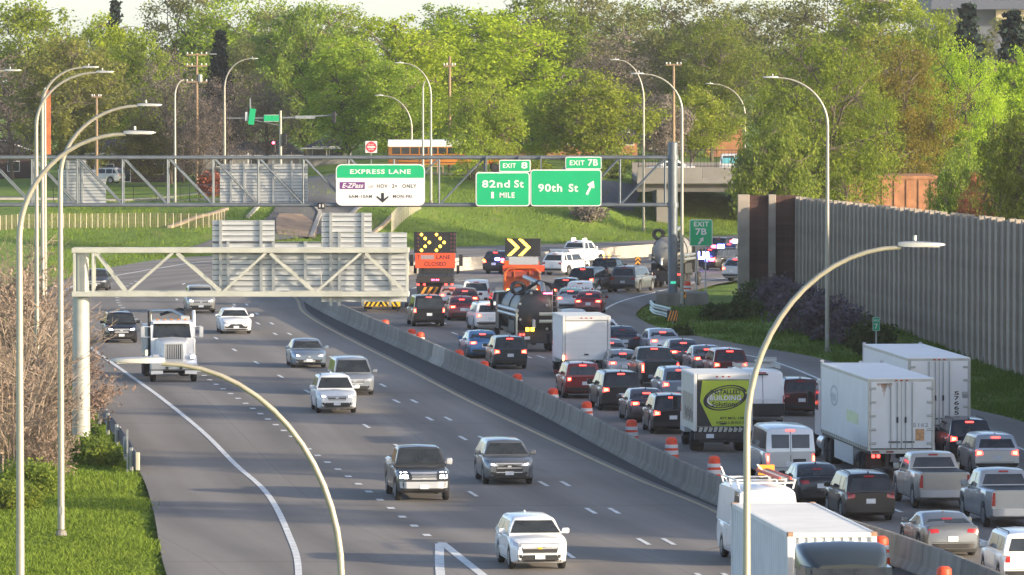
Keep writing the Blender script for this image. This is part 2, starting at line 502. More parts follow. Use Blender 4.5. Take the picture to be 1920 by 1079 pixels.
def asphalt_material(name, base, warm=0.0, seams=True):
    m = bpy.data.materials.new(name)
    m.use_nodes = True
    nt = m.node_tree
    p = nt.nodes['Principled BSDF']
    p.inputs['Roughness'].default_value = 0.88
    p.inputs['Specular IOR Level'].default_value = 0.35
    uv = nt.nodes.new('ShaderNodeUVMap')
    def noise(sc, det, stretch):
        mp = nt.nodes.new('ShaderNodeMapping'); mp.inputs['Scale'].default_value = stretch
        nt.links.new(uv.outputs[0], mp.inputs[0])
        n = nt.nodes.new('ShaderNodeTexNoise'); n.inputs['Scale'].default_value = sc; n.inputs['Detail'].default_value = det
        nt.links.new(mp.outputs[0], n.inputs['Vector'])
        return n
    n1 = noise(1.0, 6, (0.9, 0.018, 1)); n2 = noise(1.0, 6, (0.25, 0.06, 1)); n3 = noise(9.0, 3, (1, 1, 1))
    a = nt.nodes.new('ShaderNodeMath'); a.operation = 'ADD'
    nt.links.new(n1.outputs['Fac'], a.inputs[0]); nt.links.new(n2.outputs['Fac'], a.inputs[1])
    a2 = nt.nodes.new('ShaderNodeMath'); a2.operation = 'MULTIPLY_ADD'; a2.inputs[1].default_value = 0.35
    nt.links.new(n3.outputs['Fac'], a2.inputs[0]); nt.links.new(a.outputs[0], a2.inputs[2])
    mr = nt.nodes.new('ShaderNodeMapRange')
    mr.inputs['From Min'].default_value = 0.75; mr.inputs['From Max'].default_value = 1.6
    mr.inputs['To Min'].default_value = 0.72; mr.inputs['To Max'].default_value = 1.24
    nt.links.new(a2.outputs[0], mr.inputs['Value'])
    hs = nt.nodes.new('ShaderNodeHueSaturation'); hs.inputs['Color'].default_value = (base * (1 + warm), base, base * (1 - warm), 1)
    val = mr.outputs[0]
    if seams:                                          # oil and tyre wear along the lanes
        s0 = nt.nodes.new('ShaderNodeSeparateXYZ'); nt.links.new(uv.outputs[0], s0.inputs[0])
        wv = nt.nodes.new('ShaderNodeMath'); wv.operation = 'MULTIPLY_ADD'; wv.inputs[1].default_value = 2 * math.pi / 3.65; wv.inputs[2].default_value = 2.2
        nt.links.new(s0.outputs['X'], wv.inputs[0])
        sn = nt.nodes.new('ShaderNodeMath'); sn.operation = 'SINE'; nt.links.new(wv.outputs[0], sn.inputs[0])
        n4 = noise(1.0, 4, (0.5, 0.012, 1))
        am = nt.nodes.new('ShaderNodeMath'); am.operation = 'MULTIPLY'; nt.links.new(sn.outputs[0], am.inputs[0]); nt.links.new(n4.outputs['Fac'], am.inputs[1])
        ad = nt.nodes.new('ShaderNodeMath'); ad.operation = 'MULTIPLY_ADD'; ad.inputs[1].default_value = 0.27
        nt.links.new(am.outputs[0], ad.inputs[0]); nt.links.new(val, ad.inputs[2])
        val = ad.outputs[0]
    if seams:                                          # sawn transverse joints and longitudinal lane joints
        sp = nt.nodes.new('ShaderNodeSeparateXYZ'); nt.links.new(uv.outputs[0], sp.inputs[0])
        def lines(sock, period, width, depth, v):
            w = nt.nodes.new('ShaderNodeMath'); w.operation = 'PINGPONG'; w.inputs[1].default_value = period / 2
            nt.links.new(sock, w.inputs[0])
            c = nt.nodes.new('ShaderNodeMath'); c.operation = 'LESS_THAN'; c.inputs[1].default_value = width
            nt.links.new(w.outputs[0], c.inputs[0])
            k = nt.nodes.new('ShaderNodeMath'); k.operation = 'MULTIPLY_ADD'; k.inputs[1].default_value = -depth; k.inputs[2].default_value = 1.0
            nt.links.new(c.outputs[0], k.inputs[0])
            mu = nt.nodes.new('ShaderNodeMath'); mu.operation = 'MULTIPLY'
            nt.links.new(v, mu.inputs[0]); nt.links.new(k.outputs[0], mu.inputs[1])
            return mu.outputs[0]
        val = lines(sp.outputs['Y'], 27.0, 0.22, 0.16, val)
        val = lines(sp.outputs['X'], 7.4, 0.05, 0.12, val)
    nt.links.new(val, hs.inputs['Value'])
    nt.links.new(hs.outputs[0], p.inputs['Base Color'])
    b = nt.nodes.new('ShaderNodeBump'); b.inputs['Strength'].default_value = 0.25; b.inputs['Distance'].default_value = 0.02
    nt.links.new(n3.outputs['Fac'], b.inputs['Height']); nt.links.new(b.outputs[0], p.inputs['Normal'])
    return m
M_ROAD = asphalt_material('freeway_pavement', 0.192, 0.115)
M_SHOULDER = asphalt_material('shoulder_asphalt', 0.05, 0.0, False)
M_STREET = asphalt_material('street_asphalt', 0.13, 0.02, False)

def strip(name, fa, fb, y0, y1, dy, zf, m, nacross=1, kind='structure', parent=None, thick=0.0):
    ys = np.arange(y0, y1 + dy, dy)
    vs, fs, us = [], [], []
    for y in ys:
        a, b = fa(y), fb(y)
        for k in range(nacross + 1):
            x = a + (b - a) * k / nacross
            vs.append((x, y, zf(x, y) if callable(zf) else zf)); us.append((x - XB(y), y))
    n = nacross + 1
    for j in range(len(ys) - 1):
        for k in range(nacross):
            fs.append((j * n + k, j * n + k + 1, (j + 1) * n + k + 1, (j + 1) * n + k))
    me = bpy.data.meshes.new(name)
    me.from_pydata(vs, [], fs)
    me.materials.append(m)
    uvl = me.uv_layers.new(name='UVMap')
    for lp in me.loops:
        uvl.data[lp.index].uv = us[lp.vertex_index]
    return tag(link(name, me, parent), kind=kind if parent is None else None)

strip('road', XL, XR, 122, 900, 2.0, 0.0, M_ROAD, 2)
# black sealed median shoulder on our side of the barrier
YEL = pix([(1560, 1079), (1345, 962), (1180, 893), (1000, 810), (870, 748), (750, 685), (675, 647), (600, 607), (566, 583), (555, 560)])
XY_ = fn_of_y([(20.5, 125), (14.8, 172)] + YEL + [(-16.2, 462), (-15.4, 478), (-11, 495), (-5, 511)])
strip('shoulder', lambda y: XY_(y) + 0.35, lambda y: XB(y) - 0.3, 130, 505, 2.0, 0.006, M_SHOULDER)

# painted lines as raised thin sheets
def band(name, pts, w, z=0.012, m=M_WHITE, dash=None, parent=None, kind='structure'):
    a = spline(pts, 1.0)
    mb = MB()
    seg = np.linalg.norm(np.diff(a, axis=0), axis=1)
    s = np.concatenate([[0], np.cumsum(seg)])
    def at(t):
        return Vector((np.interp(t, s, a[:, 0]), np.interp(t, s, a[:, 1]), z))
    spans = [(0, s[-1])] if dash is None else [(t, min(t + dash[0], s[-1])) for t in np.arange(dash[2] if len(dash) > 2 else 0, s[-1] - 0.5, dash[0] + dash[1])]
    for t0, t1 in spans:
        n = max(1, int((t1 - t0) / 2.0))
        q = [at(t0 + (t1 - t0) * i / n) for i in range(n + 1)]
        vs = []
        for i, p in enumerate(q):
            d = (q[min(i + 1, n)] - q[max(i - 1, 0)]).normalized()
            sd = Vector((d.y, -d.x, 0)) * (w / 2)
            vs += [p - sd, p + sd]
        mb.add(vs, [(2 * i, 2 * i + 1, 2 * i + 3, 2 * i + 2) for i in range(n)])
    return tag(mb.build(name, m, parent), kind=kind)
band('road_marking', [(-5.9, 175)] + pix([(560, 1079), (540, 1000), (500, 925), (440, 870), (380, 810), (300, 745), (230, 695), (165, 648), (130, 610), (112, 570), (116, 552), (140, 536), (200, 521), (300, 503), (395, 490), (600, 478), (880, 468), (1180, 457)]), 0.22)
band('road_marking', YEL + [(-16.2, 462), (-15.4, 478), (-11, 495), (-5, 511)], 0.2, m=M_YELLOW)
# dotted auxiliary lane line with its solid gore
band('road_marking', pix([(803, 1006), (760, 974), (722, 945), (680, 914), (646, 889), (590, 851), (546, 818), (489, 777), (450, 750), (411, 725), (388, 709), (340, 668), (300, 634), (250, 595), (222, 568), (225, 545), (260, 526)]), 0.26, dash=(0.95, 3.6))
band('road_marking', [(-1.6, 180)] + pix([(826, 1079), (824, 1020)]), 0.3, z=0.016)
band('road_marking', [(1.2, 190)] + pix([(905, 1079), (828, 1018)]), 0.3, z=0.012)
band('road_marking', [(4.2, 186)] + pix([(1097, 1063), (925, 951), (793, 868), (723, 823), (668, 788), (565, 728), (520, 703), (480, 680), (440, 657), (395, 628), (358, 600), (335, 572), (332, 550), (350, 530), (420, 512), (560, 500)]), 0.16, dash=(3.0, 12.24, 1.0))
DBL = pix([(1305, 1060), (1203, 1001), (1115, 950), (1031, 903), (886, 822), (827, 788), (768, 757), (700, 722), (610, 672), (523, 623), (468, 588), (440, 560)])
for s_ in (-0.42, 0.42):
    band('road_marking', [(x + s_, y) for x, y in [(8.8, 184)] + DBL], 0.17, dash=(3.0, 12.24, 9.0))
# lane lines of the right hand carriageway
def between(k, y0, y1):
    pts = []
    for y in np.arange(y0, y1, 12.0):
        a, b = XB(y) + 1.6, XR(y) - (3.2 if y < 400 else 2.2)
        pts.append((a + (b - a) * k, y))
    return pts
for s_ in (-0.36, 0.36):
    band('road_marking', [(x + s_, y) for x, y in between(0.27, 205, 560)], 0.17, dash=(3.0, 12.24, 4.0))
band('road_marking', between(0.52, 205, 560), 0.16, dash=(3.0, 12.24, 9.0))
band('road_marking', between(0.76, 205, 560), 0.16, dash=(3.0, 12.24, 2.0))
band('road_marking', between(1.0, 205, 560), 0.2)
band('road_marking', between(0.0, 205, 500), 0.18, m=M_YELLOW)

# ------------------------------------------------------------------ median barrier: precast lengths
def barrier_piece(y0, y1, m, pts_fn=XB, hgt=0.99):
    prof = [(-0.33, 0), (-0.33, 0.08), (-0.17, 0.33), (-0.09, hgt - 0.03), (-0.06, hgt), (0.06, hgt), (0.09, hgt - 0.03), (0.17, 0.33), (0.33, 0.08), (0.33, 0)]
    n = 4
    rings = []
    for i in range(n + 1):
        y = y0 + (y1 - y0) * i / n
        t = tang(pts_fn, y)
        c = Vector((pts_fn(y), y, 0))
        sd = Vector((t.y, -t.x, 0))
        rings.append([c + sd * a + Vector((0, 0, b - 0.02)) for a, b in prof])
    return MB().loft(rings, True, True)
barrier = thing('median_barrier', 'long pale concrete median barrier curving between the two carriageways', 'barrier')
y = 150.0
i = 0
while y < 600:
    L = 6.1 * max(0.45, tang(XB, y).y)
    pale = (abs(y - 350) < 3.1)
    o = barrier_piece(y, y + L - 0.05, M_CONCL if (pale or y > 500) else M_CONC).build('barrier_segment', M_CONCL if (pale or y > 500) else M_CONC, barrier)  # segments past the bend paler: sunlight put into the concrete colour
    y += L
    i += 1

# ------------------------------------------------------------------ noise wall on the right
def wood_material(name, c1, c2):
    m = bpy.data.materials.new(name); m.use_nodes = True
    nt = m.node_tree; p = nt.nodes['Principled BSDF']; p.inputs['Roughness'].default_value = 0.85
    tc = nt.nodes.new('ShaderNodeTexCoord'); mp = nt.nodes.new('ShaderNodeMapping'); mp.inputs['Scale'].default_value = (3, 3, 0.35)
    nt.links.new(tc.outputs['Object'], mp.inputs[0])
    n = nt.nodes.new('ShaderNodeTexNoise'); n.inputs['Scale'].default_value = 1.6; n.inputs['Detail'].default_value = 8
    nt.links.new(mp.outputs[0], n.inputs['Vector'])
    oi = nt.nodes.new('ShaderNodeObjectInfo')
    ad = nt.nodes.new('ShaderNodeMath'); ad.operation = 'MULTIPLY_ADD'; ad.inputs[1].default_value = 0.45; ad.inputs[2].default_value = -0.22
    nt.links.new(oi.outputs['Random'], ad.inputs[0])
    a2 = nt.nodes.new('ShaderNodeMath'); nt.links.new(ad.outputs[0], a2.inputs[0]); nt.links.new(n.outputs['Fac'], a2.inputs[1])
    r = nt.nodes.new('ShaderNodeValToRGB'); e = r.color_ramp.elements
    e[0].position, e[0].color = 0.25, (*c1, 1); e[1].position, e[1].color = 0.8, (*c2, 1)
    nt.links.new(a2.outputs[0], r.inputs[0]); nt.links.new(r.outputs[0], p.inputs['Base Color'])
    b = nt.nodes.new('ShaderNodeBump'); b.inputs['Strength'].default_value = 0.5; b.inputs['Distance'].default_value = 0.04
    nt.links.new(n.outputs['Fac'], b.inputs['Height']); nt.links.new(b.outputs[0], p.inputs['Normal'])
    return m
M_PLANK = wood_material('weathered_grey_wood', (0.235, 0.187, 0.145), (0.40, 0.325, 0.255))
M_PLANKR = wood_material('red_brown_wood', (0.05, 0.024, 0.02), (0.10, 0.05, 0.042))
M_POST = mat('noise_wall_post', (0.34, 0.295, 0.245), 0.9, var=0.18, vscale=1.0, bump=0.3)
wall = thing('noise_wall', 'tall weathered wooden noise wall with pale concrete posts along the right verge', 'wall')
wa, wb = Vector((19.25, 453.4, 0)), Vector((25.9, 337.0, 0))
wdir = (wb - wa).normalized()
wlen = (wb - wa).length
def wall_top(t):
    return 6.75 + (8.05 - 6.75) * min(1.25, t / wlen) + 0.02
wn_ = Vector((-wdir.y, wdir.x, 0))
if wn_.x > 0: wn_ = -wn_
t = 0.0
k = 0
sp_ = 2.44
while t < 235:
    p0 = wa + wdir * t
    h = wall_top(t) - (0.12 if k % 5 == 0 else 0.0)
    rz = math.atan2(wdir.y, wdir.x)
    o = MB().rbox((0, 0, 0), (0.3, 0.42, h + 0.5), 0.03).build('post', M_POST, wall)
    o.location = p0 + Vector((0, 0, (h - 0.5) / 2)); o.rotation_euler = (0, 0, rz)
    c = wa + wdir * (t + sp_ / 2)
    hh = wall_top(t + 1) - 0.1 - 0.1 * ((k * 7) % 3) / 2
    o = MB().box((0, 0, 0), (sp_ - 0.29, 0.16, hh + 0.4)).build('panel', M_PLANK, wall)
    o.location = c + Vector((0, 0, (hh - 0.4) / 2)) - wn_ * 0.05; o.rotation_euler = (0, 0, rz)
    t += sp_
    k += 1
# the end return, two bays of dark red planks between concrete posts
ra, rb = D(1394, 500, 453), D(1494, 500, 452.4)
for px, w in ((1394, 0.8), (1447.5, 0.5)):
    c = D(px, 500, 453.0)
    MB().rbox((0, 0, 0), (w, 0.5, 7.6), 0.03).build('post', M_POST, wall, (c.x, 453.0, 3.1))
for x0, x1 in ((1405, 1441), (1454, 1494)):
    a, b = D(x0, 500, 453.2).x, D(x1, 500, 453.2).x
    MB().box(((a + b) / 2, 453.36, 3.1), (b - a, 0.08, 7.0)).build('backing_board', M_PLANKR, wall)
    zz = -0.4
    while zz < 6.7:
        MB().rbox((0, 0, 0), (b - a, 0.12, 0.285), 0.012).build('plank', M_PLANKR, wall, ((a + b) / 2, 453.2 + 0.012 * (int(zz * 10) % 2), zz + 0.14))
        zz += 0.29

# ------------------------------------------------------------------ overbridge at the back on the right
M_BRID = mat('bridge_concrete', (0.21, 0.2, 0.185), 0.9, var=0.12, vscale=0.6, bump=0.25)
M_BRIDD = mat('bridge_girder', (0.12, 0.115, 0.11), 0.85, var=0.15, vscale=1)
M_RAIL = mat('dark_railing_steel', (0.03, 0.03, 0.032), 0.5, 0.4)
bridge = thing('bridge', 'grey concrete street bridge with dark railing crossing the freeway at right', 'bridge')
BX0, BX1, BY0, BY1 = 11.6, 88.0, 617.0, 646.0
MB().box(((BX0 + BX1) / 2, (BY0 + BY1) / 2, 4.7), (BX1 - BX0, BY1 - BY0, 0.5)).build('deck', M_BRID, bridge)
for yy in (BY0 + 0.25, BY1 - 0.25):
    x = BX0
    while x < BX1 - 1:
        MB().rbox((0, 0, 0), (5.98, 0.3, 1.55), 0.03).build('parapet', M_BRID, bridge, (x + 3, yy - 0.02, 5.15))
        x += 6.0
for yy in np.arange(BY0 + 1.2, BY1, 3.4):
    MB().box(((BX0 + BX1) / 2, yy, 4.05), (BX1 - BX0, 0.5, 0.8)).build('girder', M_BRIDD, bridge)
for xx in (14.0, 86.0):
    MB().box((xx, (BY0 + BY1) / 2, 2.0), (1.2, BY1 - BY0 - 0.8, 3.7)).build('abutment', M_BRID, bridge)
for yy in np.arange(BY0 + 3, BY1, 5.5):
    MB().lathe([(0.5, -0.5), (0.5, 3.2), (0.7, 3.65)], 14, c=(48, yy, 0)).build('column', M_BRID, bridge, smooth=40)
for yy in (BY0 + 0.25,):
    mb = MB()
    for x in np.arange(BX0 + 0.1, BX1, 0.32):
        mb.box((x, yy, 6.7), (0.035, 0.035, 1.55))
    mb.build('picket_rail', M_RAIL, bridge)['kind'] = 'stuff'
    for x in np.arange(BX0 + 0.1, 50, 2.4):
        MB().box((0, 0, 0), (0.09, 0.09, 1.7)).build('rail_post', M_RAIL, bridge, (x, yy, 6.75))
    for zz in (6.05, 7.53):
        MB().box((0, 0, 0), (BX1 - BX0, 0.07, 0.07)).build('rail', M_RAIL, bridge, ((BX0 + BX1) / 2, yy, zz))

# ------------------------------------------------------------------ cross street, ramp, kerbs
def draped(name, pts, widths, m, dz=0.06, kind='structure', step=1.5, nac=6):
    a = spline(pts, step)
    wi = np.interp(np.linspace(0, 1, len(a)), np.linspace(0, 1, len(widths)), widths)
    vs, us, fs = [], [], []
    for i, p in enumerate(a):
        d = a[min(i + 1, len(a) - 1)] - a[max(i - 1, 0)]
        d = d / np.linalg.norm(d)
        s = np.array([d[1], -d[0]])
        for k in range(nac + 1):
            q = p + s * (k / nac - 0.5) * wi[i]
            vs.append((q[0], q[1], tz(q[0], q[1]) + dz)); us.append((q[0], q[1]))
    n = nac + 1
    fs = [(j * n + k, j * n + k + 1, (j + 1) * n + k + 1, (j + 1) * n + k) for j in range(len(a) - 1) for k in range(nac)]
    me = bpy.data.meshes.new(name); me.from_pydata(vs, [], fs); me.materials.append(m)
    uvl = me.uv_layers.new(name='UVMap')
    for lp in me.loops: uvl.data[lp.index].uv = us[lp.vertex_index]
    return tag(link(name, me), kind=kind)
draped('street', [(-150, 641), (-60, 640), (-20, 637), (0, 633), (12, 632)], [15, 15, 15, 17, 20], M_STREET, 0.10)
draped('street', [(-17.0, 634), (-16.6, 622), (-16.2, 606), (-16.8, 592), (-18.5, 578), (-23.5, 560), (-28, 546)], [11, 8.5, 7.5, 7.0, 6.0, 4.0, 2.0], M_STREET, 0.13)
def kerb(pts, w=0.3, h=0.14, m=M_CONCL):
    a = spline(pts, 1.0)
    rings = []
    for i, p in enumerate(a):
        d = a[min(i + 1, len(a) - 1)] - a[max(i - 1, 0)]; d = d / np.linalg.norm(d)
        s = (d[1], -d[0])
        z = tz(p[0], p[1])
        rings.append([(p[0] + s[0] * w * e, p[1] + s[1] * w * e, z + f) for e, f in ((-.5, -0.1), (-.5, h + .06), (.5, h + .06), (.5, -0.1))])
    return tag(MB().loft(rings).build('kerb', m), kind='structure')
kerb([(-52, 629.5), (-38, 629.8), (-28, 629), (-23.5, 622), (-21.5, 610), (-21.2, 596), (-23, 580)])
kerb([(-10, 627), (-12.4, 618), (-12.4, 604), (-13.0, 592), (-15.5, 578)])
# bare tan slope paving beside the ramp, pale kerb lines of the park path
M_DIRT = mat('bare_tan_soil', (0.36, 0.25, 0.165), 0.95, var=0.2, vscale=1.0, bump=0.4)
def gpts(q):
    return [tuple(GT(x, y).xy) for x, y in q]
draped('path', gpts([(556, 446), (556, 430), (552, 416), (545, 404)]), [3.2, 3.6, 3.4, 2.0], M_DIRT, 0.16)
M_KERBL = mat('pale_tan_kerb', (0.46, 0.36, 0.25), 0.9, var=.12)
kerb(gpts([(584, 447), (590, 430), (597, 412), (600, 402), (592, 392)]), .35, .2, M_CONCL)
kerb(gpts([(255, 378), (330, 378), (420, 379)]), .35, .16, M_KERBL)
kerb(gpts([(318, 428), (360, 413), (400, 402), (425, 394)]), .4, .16, M_KERBL)
kerb(gpts([(690, 445), (718, 425), (735, 408)]), .3, .16, M_KERBL)
# ------------------------------------------------------------------ road vehicles
KIND = dict(
    sedan=dict(L=4.85, W=1.85, H=1.45, belt=0.94, hood=0.92, deck=1.03, cowl=.28, atop=.42, rtop=.70, rbase=.885, gc=.17, rw=.335, axF=.19, axR=.785, nose=.66),
    coupe=dict(L=4.8, W=1.92, H=1.40, belt=0.96, hood=0.95, deck=1.04, cowl=.33, atop=.47, rtop=.66, rbase=.91, gc=.15, rw=.35, axF=.19, axR=.77, nose=.66),
    suv=dict(L=4.65, W=1.87, H=1.69, belt=1.06, hood=1.03, deck=1.06, cowl=.25, atop=.38, rtop=.89, rbase=.985, gc=.21, rw=.36, axF=.19, axR=.78, nose=.78),
    bigsuv=dict(L=5.0, W=1.98, H=1.80, belt=1.12, hood=1.10, deck=1.12, cowl=.25, atop=.37, rtop=.91, rbase=.99, gc=.23, rw=.39, axF=.18, axR=.78, nose=.84),
    boxsuv=dict(L=4.3, W=1.82, H=1.70, belt=1.08, hood=1.05, deck=1.08, cowl=.26, atop=.36, rtop=.95, rbase=.995, gc=.22, rw=.36, axF=.18, axR=.80, nose=.82),
    minivan=dict(L=5.1, W=1.98, H=1.74, belt=1.02, hood=0.99, deck=1.02, cowl=.19, atop=.35, rtop=.94, rbase=.99, gc=.17, rw=.35, axF=.18, axR=.78, nose=.74),
    van=dict(L=5.6, W=2.02, H=2.12, belt=1.22, hood=1.18, deck=1.22, cowl=.15, atop=.25, rtop=.965, rbase=.995, gc=.25, rw=.37, axF=.15, axR=.78, nose=.9),
    hivan=dict(L=5.9, W=2.06, H=2.55, belt=1.25, hood=1.15, deck=1.25, cowl=.14, atop=.26, rtop=.96, rbase=.995, gc=.24, rw=.36, axF=.16, axR=.78, nose=.88),
    pickup=dict(L=5.85, W=2.03, H=1.93, belt=1.27, hood=1.17, deck=1.36, cowl=.26, atop=.36, rtop=.565, rbase=.61, gc=.30, rw=.41, axF=.17, axR=.79, nose=.92),
)
def interp_pts(pts, x):
    return float(np.interp(x, [p[0] for p in pts], [p[1] for p in pts]))

def car_shell(k):
    L, W, H = k['L'], k['W'], k['H']
    yf = lambda fr: L / 2 - fr * L
    rearup = k.get('pick', False)
    trunk = k['rbase'] < 0.95 and not rearup
    top = [(0, k['nose']), (0.015, k['nose'] + 0.07), (0.05, k['hood'] - 0.10), (0.10, k['hood'] - 0.045), (k['cowl'], k['hood'] + 0.03)]
    if rearup:
        top += [(k['rbase'] - 0.01, k['belt']), (k['rbase'] + 0.005, k['deck']), (0.99, k['deck']), (1.0, k['deck'] - 0.02)]
    elif trunk:
        top += [(k['rtop'], k['belt'] + 0.02), (k['rbase'], k['deck']), (0.975, k['deck'] + 0.015), (0.992, k['deck'] - 0.07), (1.0, k['deck'] - 0.2)]
    else:
        top += [(k['rbase'] - 0.02, k['belt']), (1.0, k['belt'] - 0.06)]
    rear_t = 0.05 if (rearup or not trunk) else 0.09
    def wfac(fr):
        a = 1.0
        if fr < 0.15: a -= 0.25 * ((0.15 - fr) / 0.15) ** 2.1
        if fr > 1 - 0.12: a -= rear_t * 1.5 * ((fr - 0.88) / 0.12) ** 2.2
        return a
    frs = set(np.linspace(0, 1, 25)) | {0.004, 0.015, 0.03, 0.97, 0.985, 0.996, k['rbase'] - .01, k['rbase'] + .005, k['cowl']}
    ra = k['rw'] + 0.055
    for ax in (k['axF'], k['axR']):
        for s in (-1.0, -0.94, -0.75, -0.4, 0, 0.4, 0.75, 0.94, 1.0):
            frs.add(ax + s * ra / L)
        frs.add(ax - ra * 1.03 / L); frs.add(ax + ra * 1.03 / L)
    frs = sorted(f for f in frs if 0 <= f <= 1)
    rings = []
    for fr in frs:
        y = yf(fr)
        zt = interp_pts(top, fr)
        w = W / 2 * wfac(fr)
        zb = k['gc'] + (0.12 * (1 - fr / 0.06) if fr < 0.06 else 0) + (0.14 * (fr - 0.93) / 0.07 if fr > 0.93 else 0)
        for ax in (k['axF'], k['axR']):
            dy = abs(fr - ax) * L
            if dy < ra * 1.001:
                zb = max(zb, k['rw'] + math.sqrt(max(0, ra * ra - dy * dy)))
        zb = min(zb, zt - 0.1)
        h = zt - zb
        half = [(w * .86, zb), (w * .965, zb + .08 * h), (w, zb + .42 * h), (w * .993, zb + .66 * h), (w * .962, zt - .13 * min(h, .5)), (w * .92, zt - .03), (w * .84, zt)]
        ring = [(a, y, b) for a, b in half] + [(0, y, zt + (0.035 if not rearup or fr < k['rbase'] else 0.0))] + [(-a, y, b) for a, b in reversed(half)]
        rings.append(ring)
    mb = MB().loft(rings, True, True)
    # greenhouse
    b0 = k['belt'] - 0.06
    wb = W / 2 * 0.935
    wr = W / 2 * k.get('tumble', 0.72 if H < 1.6 else (0.76 if H < 2 else 0.87))
    c, at_, rt, rb = k['cowl'], k['atop'], k['rtop'], k['rbase']
    prof = [(c - 0.015, 0.0), (c + (at_ - c) * .5, 0.55), (at_ - 0.012, 0.93), (at_ + 0.03, 0.985), ((at_ + rt) / 2, 1.0), (rt - 0.04, 0.985), (rt, 0.945), (rt + (rb - rt) * .5, 0.56), (rb, 0.04)]
    rings = []
    for fr, q in prof:
        y = yf(fr)
        zr = k['belt'] + (H - k['belt']) * q - (0.03 if q < 0.9 else 0)
        wt = wb + (wr - wb) * q
        zs = b0 + (zr - b0) * .82
        ws = wb + (wt - wb) * .80
        half = [(wb, b0), (wb * 1.0, b0 + .06), (ws, zs), (wt, b0 + (zr - b0) * .93), (wt * .88, zr)]
        rings.append([(a, y, b) for a, b in half] + [(0, y, zr + 0.035 * q)] + [(-a, y, b) for a, b in reversed(half)])
    mb.loft(rings, True, True)
    return mb

def patch_mesh(bvh, side, quad, n=6, m=3, off=0.008, skirt=0.03):
    """a panel that hugs the shell: quad = 4 corners (a, z), a = x for front/rear and y for the sides"""
    dirs = {'rear': Vector((0, 1, 0)), 'front': Vector((0, -1, 0)), 'left': Vector((1, 0, 0)), 'right': Vector((-1, 0, 0))}
    d = dirs[side]
    grid = []
    last = None
    for j in range(m + 1):
        row = []
        for i in range(n + 1):
            s, t = i / n, j / m
            a = (quad[0][0] * (1 - s) + quad[1][0] * s) * (1 - t) + (quad[3][0] * (1 - s) + quad[2][0] * s) * t
            b = (quad[0][1] * (1 - s) + quad[1][1] * s) * (1 - t) + (quad[3][1] * (1 - s) + quad[2][1] * s) * t
            hit = None
            for sh in (1, .985, .96, .92, .86, .78):
                o = Vector((a * sh + .0013, 0, b + .0007)) - d * 12 if side in ('rear', 'front') else Vector((0, a + .0013, b * (0.5 + sh / 2) + .0007)) - d * 12
                h = bvh.ray_cast(o, d)
                if h[0] is not None:
                    hit = h[0]
                    break
            if hit is None: hit = last if last is not None else Vector((a, 0, b))
            last = hit
            row.append(hit)
        grid.append(row)
    mb = MB()
    front = [p - d * off for r_ in grid for p in r_]
    N = n + 1
    fl = side in ('rear', 'right')
    fs = []
    for j in range(m):
        for i in range(n):
            q = (j * N + i, j * N + i + 1, (j + 1) * N + i + 1, (j + 1) * N + i)
            fs.append(q)
    mb.add(front, fs)
    loop = [i for i in range(n + 1)] + [j * N + n for j in range(1, m + 1)] + [m * N + i for i in range(n - 1, -1, -1)] + [j * N for j in range(m - 1, 0, -1)]
    e = len(loop)
    mb.add([front[i] for i in loop] + [front[i] + d * (off + skirt) for i in loop], [(i, e + i, e + (i + 1) % e, (i + 1) % e) for i in range(e)])
    return mb

_wheel = {}
def wheel_meshes(r, w, dark=False, truck=False):
    k = (round(r, 3), w, dark, truck)
    if k not in _wheel:
        t = MB().lathe([(r * .60, -w * .46), (r * .82, -w * .5), (r * .95, -w * .42), (r, -w * .3), (r, w * .3), (r * .95, w * .42), (r * .82, w * .5), (r * .60, w * .46)], 22, 'X').mesh('wheel', M_TYRE, 40)
        mb = MB()
        rr = r * .64
        for s in (-1, 1):
            if truck:
                mb.lathe([(rr, s * w * .44), (rr * .9, s * w * .46), (rr * .62, s * w * .3), (rr * .3, s * w * .30), (rr * .28, s * w * .52), (0.001, s * w * .54)], 16, 'X')
            else:
                mb.lathe([(rr, s * w * .46), (rr * .93, s * w * .48), (rr * .88, s * w * .36), (rr * .3, s * w * .30), (rr * .2, s * w * .43), (0.001, s * w * .44)], 16, 'X')
                for q in range(5):
                    a = 2 * math.pi * q / 5
                    c = Vector((s * w * .42, math.cos(a) * rr * .52, math.sin(a) * rr * .52))
                    mb.box(c, (0.03, rr * .86, rr * .24), rx=a)
        _wheel[k] = (t, mb.mesh('rim', M_RIMD if dark else M_RIM, 35))
    return _wheel[k]
def add_wheel(root, x, y, r, w=0.22, dark=False, truck=False):
    t, rm = wheel_meshes(r, w, dark, truck)
    o = link('wheel', t, root, (x, y, r))
    link('rim', rm, o)
    return o

def patch(root, bvh, name, m, side, quad, n=6, mm=3, off=0.008, smooth=50):
    return patch_mesh(bvh, side, quad, n, mm, off).build(name, m, root, smooth=smooth)
def sym(q):
    return [(-q[1][0], q[1][1]), (-q[0][0], q[0][1]), (-q[3][0], q[3][1]), (-q[2][0], q[2][1])]

